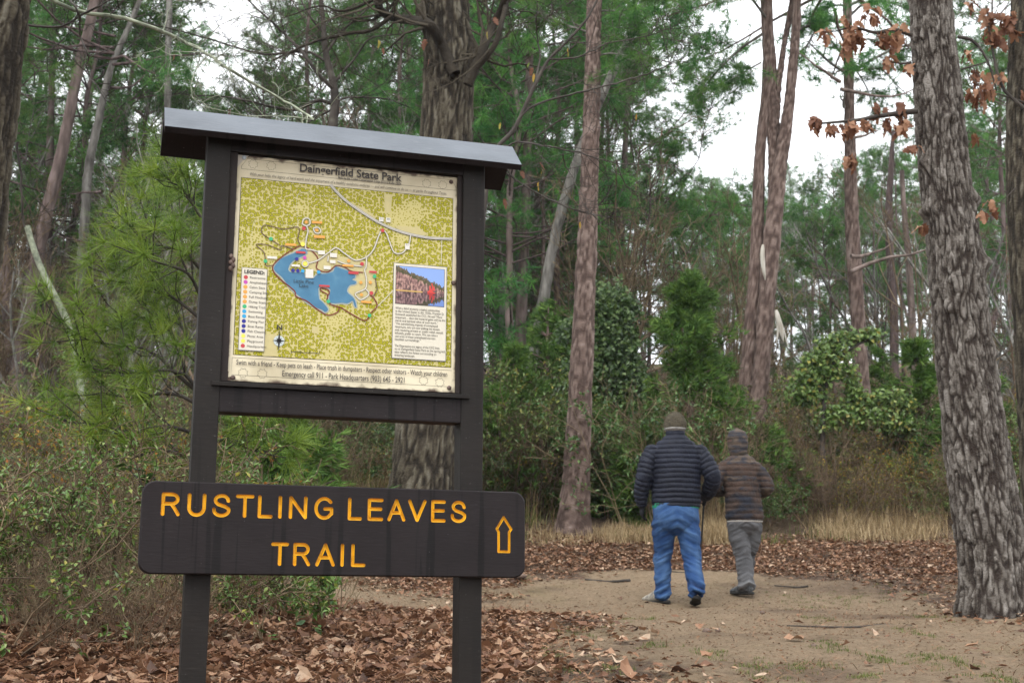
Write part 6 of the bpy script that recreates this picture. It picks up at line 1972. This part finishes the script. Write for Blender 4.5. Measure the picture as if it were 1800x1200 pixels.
def hand(geo, wrist, d, palm_n, side, curl=.5, k=1.0, fat=1.0):
    """palm, four unequal bent fingers and a thumb; side=+1 puts the thumb at +cross(d,n)"""
    d = unit(np.array(d, float)); nrm = unit(np.array(palm_n, float) - (np.array(palm_n) @ d) * d); w = np.cross(d, nrm) * side
    wrist = np.array(wrist, float)
    esolid(geo, [wrist - d * .02, wrist + d * .03 * k, wrist + d * .075 * k, wrist + d * .095 * k], np.array([.026, .034, .042, .038]) * k * fat, np.array([.020, .018, .016, .013]) * k * fat, 14, ref=w)
    for i, (off, L, r) in enumerate(((.030, .072, .0088), (.010, .082, .0092), (-.010, .076, .0088), (-.029, .060, .0078))):
        b = wrist + d * .088 * k + w * off * k; pts = [b]; a = 0.12
        for s_ in (.45, .32, .25):
            a += curl * (1.0 if s_ < .45 else .7); dd = d * math.cos(a) + nrm * math.sin(a); pts.append(pts[-1] + dd * L * s_ * k)
        esolid(geo, [b - d * .02 * k] + pts, np.array([1, 1, .98, .9, .75]) * r * k * fat, np.array([1, 1, .98, .9, .75]) * r * k * fat, 9, ref=w)
    b = wrist + d * .025 * k + w * .026 * k
    t1 = b + (w * .75 + d * .6 + nrm * .25) * .038 * k; t2 = t1 + (w * .25 + d * .8 + nrm * (.3 + .5 * curl)) * .034 * k
    esolid(geo, [b - w * .01, b, t1, t2], np.array([.013, .0135, .0115, .009]) * k * fat, np.array([.013, .0135, .0115, .009]) * k * fat, 9, ref=nrm)


M_SKIN = mat('skin', [(0.3, (0.36, 0.20, 0.145)), (0.7, (0.47, 0.28, 0.21))], 20, 0.55)
M_PUFF = mat('navy_quilted_nylon', [(0.0, (0.004, 0.005, 0.010)), (0.5, (0.010, 0.012, 0.022)), (1.0, (0.020, 0.024, 0.040))], 18, 0.6, .3, 60, attr='var', spec=0.2)
M_JEAN = mat('blue_denim', [(0.15, (0.006, 0.018, 0.060)), (0.48, (0.014, 0.047, 0.140)), (0.85, (0.055, 0.115, 0.235))], 9, 0.9, .35, 260, attr='var', stretch=(1, 1, .45))
M_GREYP = mat('grey_trouser_cloth', [(0.0, (0.040, 0.040, 0.043)), (0.5, (0.085, 0.085, 0.090)), (1.0, (0.15, 0.15, 0.155))], 9, 0.9, .3, 200, attr='var', stretch=(1, 1, .4))
M_GLOVE = mat('black_knit', [(0.3, (0.006, 0.007, 0.010)), (0.7, (0.018, 0.019, 0.024))], 60, 0.9, .4)
M_BEANIE = mat('olive_brown_knit', [(0.3, (0.050, 0.042, 0.028)), (0.7, (0.125, 0.105, 0.072))], 30, 0.95, .9, 160, stretch=(1, 1, 3))
M_TEE = flat('green_shirt', (0.012, 0.16, 0.085), 0.85)
M_PALE = flat('pale_cloth_edge', (0.42, 0.40, 0.37), 0.9)
M_SHOE = mat('grey_tan_trail_shoe', [(0.35, (0.05, 0.045, 0.04)), (0.45, (0.22, 0.20, 0.17)), (0.65, (0.40, 0.37, 0.31))], 22, 0.75, .4)
M_SHOE2 = mat('dark_grey_trail_shoe', [(0.35, (0.028, 0.030, 0.034)), (0.55, (0.085, 0.09, 0.095)), (0.7, (0.20, 0.19, 0.19))], 24, 0.75, .4)
M_SOLE = flat('dark_rubber_sole', (0.022, 0.021, 0.020), 0.8)
M_HAIRG = mat('grey_hair', [(0.3, (0.14, 0.135, 0.13)), (0.7, (0.40, 0.39, 0.37))], 90, 0.7, stretch=(1, 1, .2))
M_HAIRB = mat('brown_hair', [(0.3, (0.035, 0.022, 0.015)), (0.7, (0.10, 0.065, 0.04))], 90, 0.7, stretch=(1, 1, .2))
M_EYE = flat('eye', (0.6, 0.58, 0.55), 0.2)
M_POLE = flat('black_pole', (0.012, 0.012, 0.013), 0.4)


def camo():
    m = mat('striped_camouflage_quilt', [(0.20, (0.013, 0.015, 0.024)), (0.36, (0.035, 0.024, 0.020)), (0.46, (0.062, 0.037, 0.027)), (0.54, (0.020, 0.022, 0.030)), (0.62, (0.085, 0.060, 0.044)), (0.74, (0.032, 0.028, 0.022)), (0.92, (0.10, 0.040, 0.028))], 9.0, 0.8, .4, 80, attr='var', stretch=(.8, .8, 2.0))
    return m


M_CAMO = camo()


def shoe(parent, loc, rz, pitch, L, m):
    g_ = Geo(); k = L / .29
    esolid(g_, [(0, -.06, .06), (0, -.02, .068), (0, .05, .072), (0, .11, .055), (0, .17, .042), (0, .215, .034)], np.array([.036, .041, .043, .046, .049, .036]) * 1.0, np.array([.05, .056, .055, .042, .032, .022]), 18, n=20)
    esolid(g_, [(0, -.02, .04), (0, -.015, .075), (0, -.01, .098)], [.042, .040, .036], [.050, .044, .040], 18)
    o = fuse(g_, 'shoe', m, .0055, 3, parent)
    o.location = loc; o.rotation_euler = (pitch, 0, rz); o.scale = (k,) * 3
    s = Geo(); esolid(s, [(0, -.082, .012), (0, -.06, .012), (0, 0, .012), (0, .06, .012), (0, .12, .012), (0, .18, .014), (0, .222, .018)], [.022, .042, .042, .043, .050, .050, .026], .016, 16, n=22)
    so = s.obj('sole', M_SOLE, o)
    return o


def wr(co, amp, f, seed): return amp * (fbm(co * np.array(f), 4, seed) - .5)


# ---- man
mxy = at(1190, 1060, 12.35)
mz = g1(mxy[0], 12.35)
man = thing('person', 'walker in a navy puffy jacket, blue jeans and olive knit hat, holding a pole', 'person', (mxy[0], 12.35, mz + .005))
ARL = [(-.165, 0, 1.425), (-.238, -.01, 1.31), (-.283, -.02, 1.16), (-.305, .04, 1.03), (-.300, .085, .92)]
ARR = [(.205, 0, 1.420), (.288, -.02, 1.31), (.352, -.05, 1.17), (.335, .06, 1.06), (.315, .155, 1.01)]
LGL = [(-.095, 0, .80), (-.105, .05, .64), (-.105, .10, .44), (-.118, .10, .22), (-.118, .10, .06)]
LGR = [(.115, 0, .80), (.125, -.01, .64), (.140, -.03, .43), (.152, -.13, .23), (.156, -.205, .09)]
b = Geo()
esolid(b, [(.01, 0, .78), (.01, 0, .95), (.02, 0, 1.15), (.02, 0, 1.35), (.02, 0, 1.46), (.02, 0, 1.51)], [.16, .165, .17, .185, .15, .07], [.11, .115, .115, .11, .09, .06], 22, n=20)
esolid(b, [(.02, -.005, 1.46), (.02, .0, 1.55), (.02, .01, 1.62)], .057, .06, 16)
blob(b, (.02, .02, 1.675), (.076, .092, .105)); blob(b, (.02, .055, 1.625), (.055, .058, .062))
esolid(b, [(.02, .108, 1.69), (.02, .126, 1.665), (.02, .118, 1.652)], [.008, .014, .016], [.008, .012, .008], 10)
for s in (-1, 1):
    blob(b, (.02 + s * .077, .01, 1.668), (.010, .02, .032)); blob(b, (.02 + s * .03, .100, 1.705), (.022, .012, .008))
esolid(b, [(-.008, .106, 1.628), (.02, .113, 1.630), (.048, .106, 1.628)], .008, .007, 8, ref=(0, 0, 1))
for A in (ARL, ARR): esolid(b, A, [.058, .052, .044, .040, .030], [.058, .052, .044, .040, .030], 14, n=20)
for A in (LGL, LGR): esolid(b, A, [.085, .08, .058, .045, .030], [.085, .08, .058, .045, .030], 16, n=22)
for A, x in ((LGL, -.16), (LGR, .156)): esolid(b, [A[-1], (A[-1][0] + (x - A[-1][0]) * .5, A[-1][1] + .05, A[-1][2] - .015), (x, A[-1][1] + .11, A[-1][2] - .03)], [.028, .026, .02], [.028, .022, .014], 12)
hand(b, ARL[-1], (.02, .25, -1), (1, .15, 0), -1, .35, .95)
hand(b, ARR[-1], (-.1, .9, -.25), (-1, 0, -.2), 1, .95, .95)
fuse(b, 'body', M_SKIN, .0062, 3, man)
for s in (-1, 1):
    e = Geo(); blob(e, (.02 + s * .03, .104, 1.690), (.011, .010, .010)); e.obj('eye', M_EYE, man)
h = Geo(); blob(h, (.02, -.012, 1.645), (.083, .088, .055)); fuse(h, 'hair', M_HAIRG, .006, 1, man, lambda co: (wr(co, .010, (60, 60, 14), 3), np.full(len(co), .5)))
gl = Geo(); hand(gl, ARL[-1], (.02, .25, -1), (1, .15, 0), -1, .35, .98, 1.28); esolid(gl, [(-.3015, .075, .945), (-.299, .095, .895)], .036, .034, 14)
fuse(gl, 'glove', M_GLOVE, .0045, 2, man)
gl = Geo(); hand(gl, ARR[-1], (-.1, .9, -.25), (-1, 0, -.2), 1, .95, .98, 1.28); esolid(gl, [(.318, .135, 1.017), (.313, .165, 1.005)], .036, .034, 14)
fuse(gl, 'glove', M_GLOVE, .0045, 2, man)
j = Geo()
esolid(j, [(.015, 0, .885), (.015, 0, .925), (.015, 0, 1.05), (.018, 0, 1.20), (.02, -.005, 1.33), (.02, -.005, 1.43), (.02, -.005, 1.50), (.02, -.005, 1.555), (.02, 0, 1.60), (.02, 0, 1.635)],
       [.212, .228, .230, .230, .234, .222, .165, .100, .088, .084], [.150, .165, .165, .163, .155, .142, .122, .094, .088, .086], 36, n=60)
for A in (ARL, ARR): esolid(j, A, [.095, .090, .080, .072, .052], [.095, .090, .080, .072, .052], 24, n=40)


def baffles(arms, cx, pitch, amp, hem):
    def f(co):
        d = np.zeros(len(co)); isarm = np.zeros(len(co))
        ph = co[:, 2] / pitch
        for A in arms:
            dist, s = seg_dist(co, A)
            m_ = (dist < .13) & (np.abs(co[:, 0] - cx) > .215) & (s > .05)
            ph = np.where(m_, s / pitch + .3 + 6 * (co[:, 1] * 0), ph); isarm = np.maximum(isarm, m_)
        ph = ph + .42 * (fbm(co * 5, 3, 4) - .5)
        c = np.abs(np.sin(math.pi * ph)) ** .55
        puff = amp * (c - .72) * (0.75 + .7 * fbm(co * 7, 2, 14))
        puff = puff + wr(co, .010, (26, 26, 14), 8) + wr(co, .006, (70, 70, 40), 18) * c
        return puff, np.clip(.20 + .35 * c + .9 * (fbm(co * 6, 3, 44) - .5), 0, 1)
    return f


fuse(j, 'puffy_jacket', M_PUFF, .0062, 2, man, baffles((ARL, ARR), .02, .046, .011, .9))
t_ = Geo(); esolid(t_, [(.008, -.004, .872), (.008, -.004, .89), (.012, 0, .93)], [.220, .222, .21], [.150, .152, .145], 30, n=8)
fuse(t_, 'green_shirt', M_TEE, .007, 1, man, lambda co: (wr(co, .012, (24, 24, 8), 5), np.full(len(co), .5)))
p = Geo()
esolid(p, [(.005, 0, .935), (.005, -.005, .88), (.008, -.01, .80), (.008, -.005, .72), (.008, .0, .67)], [.198, .212, .218, .205, .15], [.142, .155, .165, .145, .10], 30, n=18)
esolid(p, LGL, [.114, .108, .087, .076, .072], [.126, .116, .092, .084, .084], 24, n=40)
esolid(p, LGR, [.112, .107, .089, .080, .076], [.126, .116, .092, .086, .086], 24, n=40)


def denim(co):
    z = co[:, 2]
    kn = np.exp(-((z - .42) / .12) ** 2) * .5 + np.exp(-((z - .10) / .10) ** 2) * 1.1 + np.exp(-((z - .70) / .10) ** 2) * .35 + .3
    slant = co[:, 2] + .5 * np.abs(co[:, 0])
    w = (fbm(np.stack([co[:, 0] * 7, co[:, 1] * 7, slant * 24], 1), 3, 3) - .5) * .055 * kn + wr(co, .012, (12, 12, 7), 7)
    return w, np.clip(.5 + w * 20 + .7 * (fbm(co * np.array([5, 5, 2.5]), 3, 6) - .5), 0, 1)


pants = fuse(p, 'jeans', M_JEAN, .0068, 3, man, denim)
c = Geo()
th = np.linspace(0, 1, 9)
esolid(c, [(.02, .005, 1.622), (.02, .004, 1.65), (.02, .003, 1.69), (.02, .002, 1.735), (.018, .0, 1.765), (.015, -.002, 1.785)], [.104, .107, .102, .085, .058, .022], [.112, .115, .11, .092, .062, .022], 26, n=24)
fuse(c, 'knit_hat', M_BEANIE, .006, 2, man, lambda co: (.003 * np.sin(np.arctan2(co[:, 1], co[:, 0] - .02) * 30) + wr(co, .008, (20, 20, 20), 3), np.full(len(co), .5)))
c = Geo(); esolid(c, [(.018, .0, 1.618), (.018, .0, 1.626)], [.104, .106], [.113, .115], 26)
fuse(c, 'hat_lining', M_HAIRG, .006, 1, man)
shoe(man, (-.125, .10, .012), R(42), 0, .30, M_SHOE)
shoe(man, (.157, -.160, .036), R(-4), R(-12), .30, M_SHOE)

# walking pole in the right hand
pb = man.location
pole = thing('hiking_pole', 'thin black hiking pole held by the walker in the puffy jacket', 'pole', (pb[0] + .232, pb[1] + .33, g1(pb[0] + .232, pb[1] + .33)))
o = Vector(pole.location) - Vector(pb)
topP = np.array([.318, .225, 1.075]) - np.array(o)
g_ = Geo(); v, q = tubes(np.stack([np.array([0, 0, .0]), topP * .5, topP * .86])[None], np.array([[.0055, .0075, .0095]]), 10); g_.add(v, q=q); g_.obj('shaft', M_POLE, pole)
g_ = Geo(); esolid(g_, [topP * .86, topP * .93, topP], [.016, .015, .019], [.018, .016, .02], 12); g_.obj('grip', M_GLOVE, pole)
g_ = Geo(); esolid(g_, [topP * .05, topP * .056], .035, .035, 14); g_.obj('basket', M_POLE, pole)
g_ = Geo(); ang = np.linspace(0, 6.283, 12); v, q = tubes((topP + np.stack([.03 * np.cos(ang) + .0, .02 * np.sin(ang), -.045 + .045 * np.sin(ang)], 1))[None], np.full((1, 12), .004), 5); g_.add(v, q=q); g_.obj('wrist_strap', M_GLOVE, pole)

# ---- woman
WY = 12.95
wxy = at(1312.5, 1050, WY); wz = g1(wxy[0], WY)
wom = thing('person', 'shorter walker in a dark striped camouflage jacket with the hood up and grey trousers', 'person', (wxy[0], WY, wz + .005))
ARL = [(-.150, 0, 1.255), (-.232, -.015, 1.16), (-.292, -.02, 1.05), (-.245, .09, 1.02), (-.165, .19, 1.02)]
ARR = [(.088, 0, 1.250), (.175, -.015, 1.16), (.232, -.02, 1.04), (.185, .09, 1.015), (.105, .19, 1.02)]
LGL = [(-.075, 0, .72), (-.065, .0, .58), (-.02, -.01, .38), (-.01, -.04, .20), (-.005, -.06, .06)]
LGR = [(.085, 0, .72), (.085, .06, .58), (.055, .13, .40), (.035, .17, .22), (.03, .20, .07)]
b = Geo()
esolid(b, [(.0, 0, .70), (.0, 0, .85), (-.01, 0, 1.0), (-.025, 0, 1.2), (-.03, 0, 1.29), (-.035, 0, 1.34)], [.14, .13, .12, .145, .12, .055], [.105, .095, .09, .095, .08, .05], 22, n=20)
esolid(b, [(-.035, 0, 1.30), (-.04, .0, 1.37), (-.04, .01, 1.43)], .046, .048, 14)
blob(b, (-.04, .015, 1.50), (.07, .085, .098)); blob(b, (-.04, .048, 1.455), (.048, .052, .055))
esolid(b, [(-.04, .098, 1.515), (-.04, .113, 1.492), (-.04, .106, 1.482)], [.007, .012, .013], [.007, .010, .007], 10)
for s in (-1, 1):
    blob(b, (-.04 + s * .07, .008, 1.495), (.009, .017, .028)); blob(b, (-.04 + s * .028, .090, 1.528), (.02, .010, .007))
esolid(b, [(-.062, .094, 1.458), (-.04, .101, 1.460), (-.018, .094, 1.458)], .007, .006, 8, ref=(0, 0, 1))
for A in (ARL, ARR): esolid(b, A, [.048, .043, .038, .034, .026], [.048, .043, .038, .034, .026], 14, n=20)
for A in (LGL, LGR): esolid(b, A, [.078, .073, .054, .047, .036], [.078, .073, .054, .047, .036], 16, n=22)
hand(b, ARL[-1], (.75, .6, .05), (.3, -.6, -.6), -1, .6, .88)
hand(b, ARR[-1], (-.75, .6, .05), (-.3, -.6, -.6), 1, .6, .88)
fuse(b, 'body', M_SKIN, .0062, 3, wom)
for s in (-1, 1):
    e = Geo(); blob(e, (-.04 + s * .028, .092, 1.513), (.010, .009, .009)); e.obj('eye', M_EYE, wom)
h = Geo(); blob(h, (-.04, .0, 1.51), (.078, .088, .10)); esolid(h, [(-.1, .05, 1.52), (-.105, .06, 1.42)], .014, .02, 8); esolid(h, [(.02, .05, 1.52), (.025, .06, 1.42)], .014, .02, 8)
fuse(h, 'hair', M_HAIRB, .006, 1, wom)
j = Geo()
esolid(j, [(.003, 0, .715), (.003, 0, .75), (0, 0, .88), (-.01, 0, 1.02), (-.022, 0, 1.16), (-.028, -.003, 1.25), (-.032, -.003, 1.315), (-.036, -.003, 1.36)], [.176, .190, .182, .175, .182, .183, .150, .085], [.140, .150, .145, .14, .135, .125, .105, .078], 34, n=50)
for A in (ARL, ARR): esolid(j, A, [.078, .074, .070, .062, .050], [.078, .074, .070, .062, .050], 22, n=36)


def quilt(co):
    ph = co[:, 2] / .052 + .12 * (fbm(co * 8, 3, 3) - .5); c = np.abs(np.sin(math.pi * ph)) ** .6
    st = np.floor(ph)
    return .008 * (c - .7) + wr(co, .020, (14, 14, 9), 9) + wr(co, .006, (60, 60, 40), 2), np.clip(.25 + .25 * _h(st.astype(int), st.astype(int) * 0, st.astype(int) * 0, 5) + .9 * (fbm(co * np.array([5, 5, 12]), 3, 31) - .5), 0, 1)


fuse(j, 'camouflage_jacket', M_CAMO, .0065, 3, wom, quilt)
hd = Geo()
esolid(hd, [(-.036, -.01, 1.33), (-.038, -.012, 1.38), (-.040, -.008, 1.44), (-.041, -.004, 1.50), (-.041, .0, 1.555), (-.041, .003, 1.598), (-.041, .004, 1.618)], [.078, .086, .099, .103, .096, .066, .026], [.075, .086, .094, .098, .096, .068, .026], 26, n=28)
hood = fuse(hd, 'hood', M_CAMO, .0065, 3, wom, lambda co: (.007 * (np.abs(np.sin(math.pi * co[:, 2] / .052)) ** .6 - .7) + wr(co, .012, (18, 18, 14), 6), np.clip(.25 + .7 * fbm(co * np.array([4, 4, 12]), 3, 61), 0, 1)))
# cut the hood open at the face
me = hood.data; bm = bmesh.new(); bm.from_mesh(me)
bmesh.ops.delete(bm, geom=[f for f in bm.faces if f.calc_center_median().y > .045 and 1.425 < f.calc_center_median().z < 1.575 and abs(f.calc_center_median().x + .041) < .075], context='FACES'); bm.to_mesh(me); bm.free()
e = Geo(); esolid(e, [(.003, 0, .707), (.003, 0, .712)], [.180, .180], [.142, .142], 34); fuse(e, 'hem', M_PALE, .006, 1, wom, lambda co: (wr(co, .012, (14, 14, 9), 9), np.full(len(co), .5)))
p = Geo()
esolid(p, [(.0, 0, .80), (.0, 0, .73), (.003, 0, .66), (.003, 0, .60)], [.160, .165, .160, .11], [.125, .130, .125, .08], 28, n=14)
esolid(p, LGL, [.100, .098, .083, .078, .076], [.108, .102, .086, .082, .085], 22, n=36)
esolid(p, LGR, [.094, .090, .078, .070, .066], [.102, .096, .080, .074, .072], 22, n=36)
fuse(p, 'grey_trousers', M_GREYP, .0065, 3, wom, denim)
shoe(wom, (-.005, -.065, .012), R(38), 0, .265, M_SHOE2)
shoe(wom, (.03, .195, .012), R(4), R(-4), .265, M_SHOE2)


# ------------------------------------------------------------------ leaf litter and straw on the ground
g = np.random.default_rng(55)


def litter_density(x, y):
    pm = path_mask(x, y)
    d = (1 - pm) * sstep(18.6, 16.2, y + 2.2 * (fbm(np.stack([x * .9, y * .9, 0 * x], 1), 3, 61) - .5))
    # bare dark soil beside the trail
    soil = sstep(0.3, .8, fbm(np.stack([x * .8, y * .8, 0 * x + 7], 1), 3, 41)) * sstep(-.9, .1, x) * sstep(13.2, 11.5, y) * .75
    far = sstep(14.2, 15.4, y + .5 * fbm(np.stack([x, y, 0 * x], 1), 3, 4))
    left = sstep(.5, -.5, x - .2)
    return np.clip(d * np.maximum(np.maximum(far, left), .30) * (1 - soil) + pm * .003, 0, 1)


n0 = 330000
x = g.uniform(-4.4, 7.0, n0); y = 3.6 + 15 * g.random(n0)
keep = g.random(n0) < litter_density(x, y) * np.where(y < 8, 1, .75)
x, y = x[keep], y[keep]
n = len(x); z = gz(x, y)
az = g.uniform(0, 6.283, n); D = np.stack([np.cos(az), np.sin(az), g.normal(0, .13, n)], 1)
N = unit(np.stack([g.normal(0, .3, n), g.normal(0, .3, n), np.ones(n)], 1))
size = .025 + .075 * g.random(n) ** 1.7 * np.where(g.random(n) < .10, 1.6, 1); size = size * np.where(y > 11, .8, 1)
G = Geo()
v, t, a = big_leaves(np.stack([x, y, z + g.uniform(.004, .030, n)], 1), D, N, size, size * g.uniform(.35, .75, n), g.normal(0, .28, n), g)
G.add(v, t=t, a=a)
tag(G.obj('leaf_litter', M_DEADLEAF, smooth=False), 'carpet of fallen brown leaves beside the trail', 'leaves', kind='stuff')
# the large leaves of the foreground, one by one
FL = [leaf_mesh('leaf', M_DEADLEAF, 1, .55, k % 2 == 0, -.12 + .09 * (k % 4), 40 + k, 9) for k in range(8)]
cnt = 0
while cnt < 300:
    xx, yy = g.uniform(-2.4, 0.5), g.uniform(5.2, 9.0)
    if g.random() > float(litter_density(np.array([xx]), np.array([yy]))[0]) * (1.3 - .1 * yy): continue
    zz = float(gz(np.array([xx]), np.array([yy]))[0])
    put('leaf', FL[int(g.integers(0, 8))], (xx, yy, zz + .022), (g.normal() * .12, g.normal() * .12, g.uniform(0, 6.28)), g.uniform(.05, .09), GROUND)
    cnt += 1
# pine straw
n0 = 90000
x = g.uniform(-3.6, 3.4, n0); y = 4.0 + 8 * g.random(n0) ** 1.3
keep = g.random(n0) < np.maximum(sstep(.9, -1.2, x), .10) * (0.35 + .65 * sstep(.4, .6, fbm(np.stack([x, y, 0 * x], 1), 3, 2)))
x, y = x[keep], y[keep]; n = len(x); z = gz(x, y) + g.uniform(.006, .05, n)
az = g.uniform(0, 6.283, n); L = g.uniform(.08, .2, n)[:, None]
d = np.stack([np.cos(az), np.sin(az), g.normal(0, .15, n)], 1); s_ = np.stack([-np.sin(az), np.cos(az), 0 * az], 1) * .0016
b = np.stack([x, y, z], 1); m_ = b + d * L * .5 + np.array([0, 0, .008]); e = b + d * L
V = np.stack([b - s_, b + s_, m_ - s_, m_ + s_, e], 1).reshape(-1, 3); i = np.arange(n)[:, None] * 5
G = Geo(); G.add(V, t=np.concatenate([i + [0, 1, 3], i + [0, 3, 2], i + [2, 3, 4]]), a=np.repeat(g.random(n), 5))
tag(G.obj('pine_straw', M_STRAW, smooth=False), 'reddish fallen pine needles in front of the bushes at the left', 'straw', kind='stuff')
# crumbs: bark bits, small stones and leaf scraps on the trail
n = 26000
x = g.uniform(-2.5, 6.5, n); y = 4.6 + 9.5 * g.random(n); z = gz(x, y)
az = g.uniform(0, 6.283, n); size = .005 + .02 * g.random(n) ** 2.2
G = Geo(); v, t, a = leaves(np.stack([x, y, z + .004], 1), np.stack([np.cos(az), np.sin(az), .15 + 0 * az], 1), unit(np.stack([g.normal(0, .4, n), g.normal(0, .4, n), 1 + 0 * az], 1)), size, size * .6, .3, g)
G.add(v, t=t, a=a * .7)
tag(G.obj('trail_crumbs', M_DEADLEAF, smooth=False), 'small dark crumbs of bark and leaf scattered on the trail', 'debris', kind='stuff')


def on_ground(px, py):
    d = ray(px, py); s_ = np.linspace(4, 20, 1600); zz = gz(d[0] / d[1] * s_, s_, False); Y = s_[int(np.argmax(CAMZ + d[2] / d[1] * s_ < zz))]
    return np.array([d[0] / d[1] * Y, Y, g1(d[0] / d[1] * Y, Y)])


def rough_ball(name, p, r, m, label, cat, seed, sq=.8):
    th = np.linspace(0, math.pi, 9); ph = np.arange(14) / 14 * 2 * math.pi
    V = np.array([[math.sin(a) * math.cos(b), math.sin(a) * math.sin(b), math.cos(a) * sq] for a in th for b in ph])
    V = V * r * (1 + .35 * (fbm(V * 2.2 + seed, 3, seed)[:, None] - .5))
    G = Geo(); G.add(V, q=[[i * 14 + j, (i + 1) * 14 + j, (i + 1) * 14 + (j + 1) % 14, i * 14 + (j + 1) % 14] for i in range(8) for j in range(14)])
    o = G.obj(name, m, loc=(p[0], p[1], p[2] + r * .55)); return tag(o, label, cat)


M_STONE = mat('brown_stone', [(0.3, (0.06, 0.04, 0.032)), (0.7, (0.17, 0.12, 0.095))], 12, 0.9, .5)
rough_ball('stone', on_ground(1242, 1113), .028, M_STONE, 'reddish round stone beside the long twig on the trail', 'stone', 3)
rough_ball('stone', on_ground(1340, 1079), .022, M_STONE, 'small dark stone behind the long twig on the trail', 'stone', 5)
rough_ball('stone', on_ground(1262, 1110), .020, M_STONE, 'dark clod right next to the reddish round stone', 'stone', 6)
rough_ball('stone', on_ground(1430, 1138), .018, M_STONE, 'small dark stone in front of the long twig', 'stone', 8)
rough_ball('stone', on_ground(914, 1019), .07, M_STONE, 'grey stone peeking out by the right end of the trail board', 'stone', 9, .5)
for lst, r, lab in (([(1385, 1101), (1440, 1103), (1500, 1104), (1560, 1100), (1610, 1102)], .011, 'long thin dark twig lying across the trail'), ([(1030, 1020), (1070, 1024), (1110, 1022)], .018, 'short dark stick at the edge of the litter left of the walkers'),
                    ([(1360, 1030), (1395, 1033), (1420, 1031)], .012, 'short dark stick right of the walkers'), ([(1160, 1003), (1200, 1008), (1230, 1005)], .014, 'stick at the far edge of the trail behind the walkers')):
    P = np.array([on_ground(a, b) for a, b in lst]); o = P[0].copy(); P = P - o + np.array([0, 0, r * .8]); Q = catmull(P, 16); Q[:, :2] += np.cumsum(g.normal(size=(16, 2)) * .006, 0)
    G = Geo(); v, q = tubes(Q[None], (r * np.linspace(.6, 1, 16) * g.uniform(.8, 1.1, 16))[None], 6); G.add(v, q=q); tag(G.obj('twig', M_TWIG_DARK, loc=tuple(o)), lab, 'twig')

# ------------------------------------------------------------------ damp air
M_HAZE = bpy.data.materials.new('damp_air'); M_HAZE.use_nodes = True
hn, hl = M_HAZE.node_tree.nodes, M_HAZE.node_tree.links
hn.clear()
ho = hn.new('ShaderNodeOutputMaterial'); hv = hn.new('ShaderNodeVolumePrincipled')
hv.inputs['Color'].default_value = (0.92, 0.96, 1.0, 1); hv.inputs['Density'].default_value = 0.0004; hv.inputs['Anisotropy'].default_value = 0.2
hl.new(hv.outputs[0], ho.inputs['Volume'])
bpy.context.view_layer.update()
allv = np.array([o.matrix_world @ Vector(c) for o in SC.objects if o.type == 'MESH' for c in o.bound_box])
lo_, hi_ = allv.min(0), allv.max(0)
zs = [lo_[2] - 1.0, hi_[2] + 0.7]
G = Geo(); hx, hy0, hy1 = max(-lo_[0], hi_[0]) + 2.0, lo_[1] - 2.0, hi_[1] + 2.0
Vb = [(x_, y_, z_) for x_ in (-hx, hx) for y_ in (hy0, hy1) for z_ in zs]
G.add(Vb, q=[[0, 1, 3, 2], [4, 6, 7, 5], [0, 4, 5, 1], [2, 3, 7, 6], [0, 2, 6, 4], [1, 5, 7, 3]])
tag(G.obj('haze', M_HAZE, smooth=False), 'thin damp haze filling the wood', 'haze', kind='stuff')
SC.cycles.volume_step_rate = 4
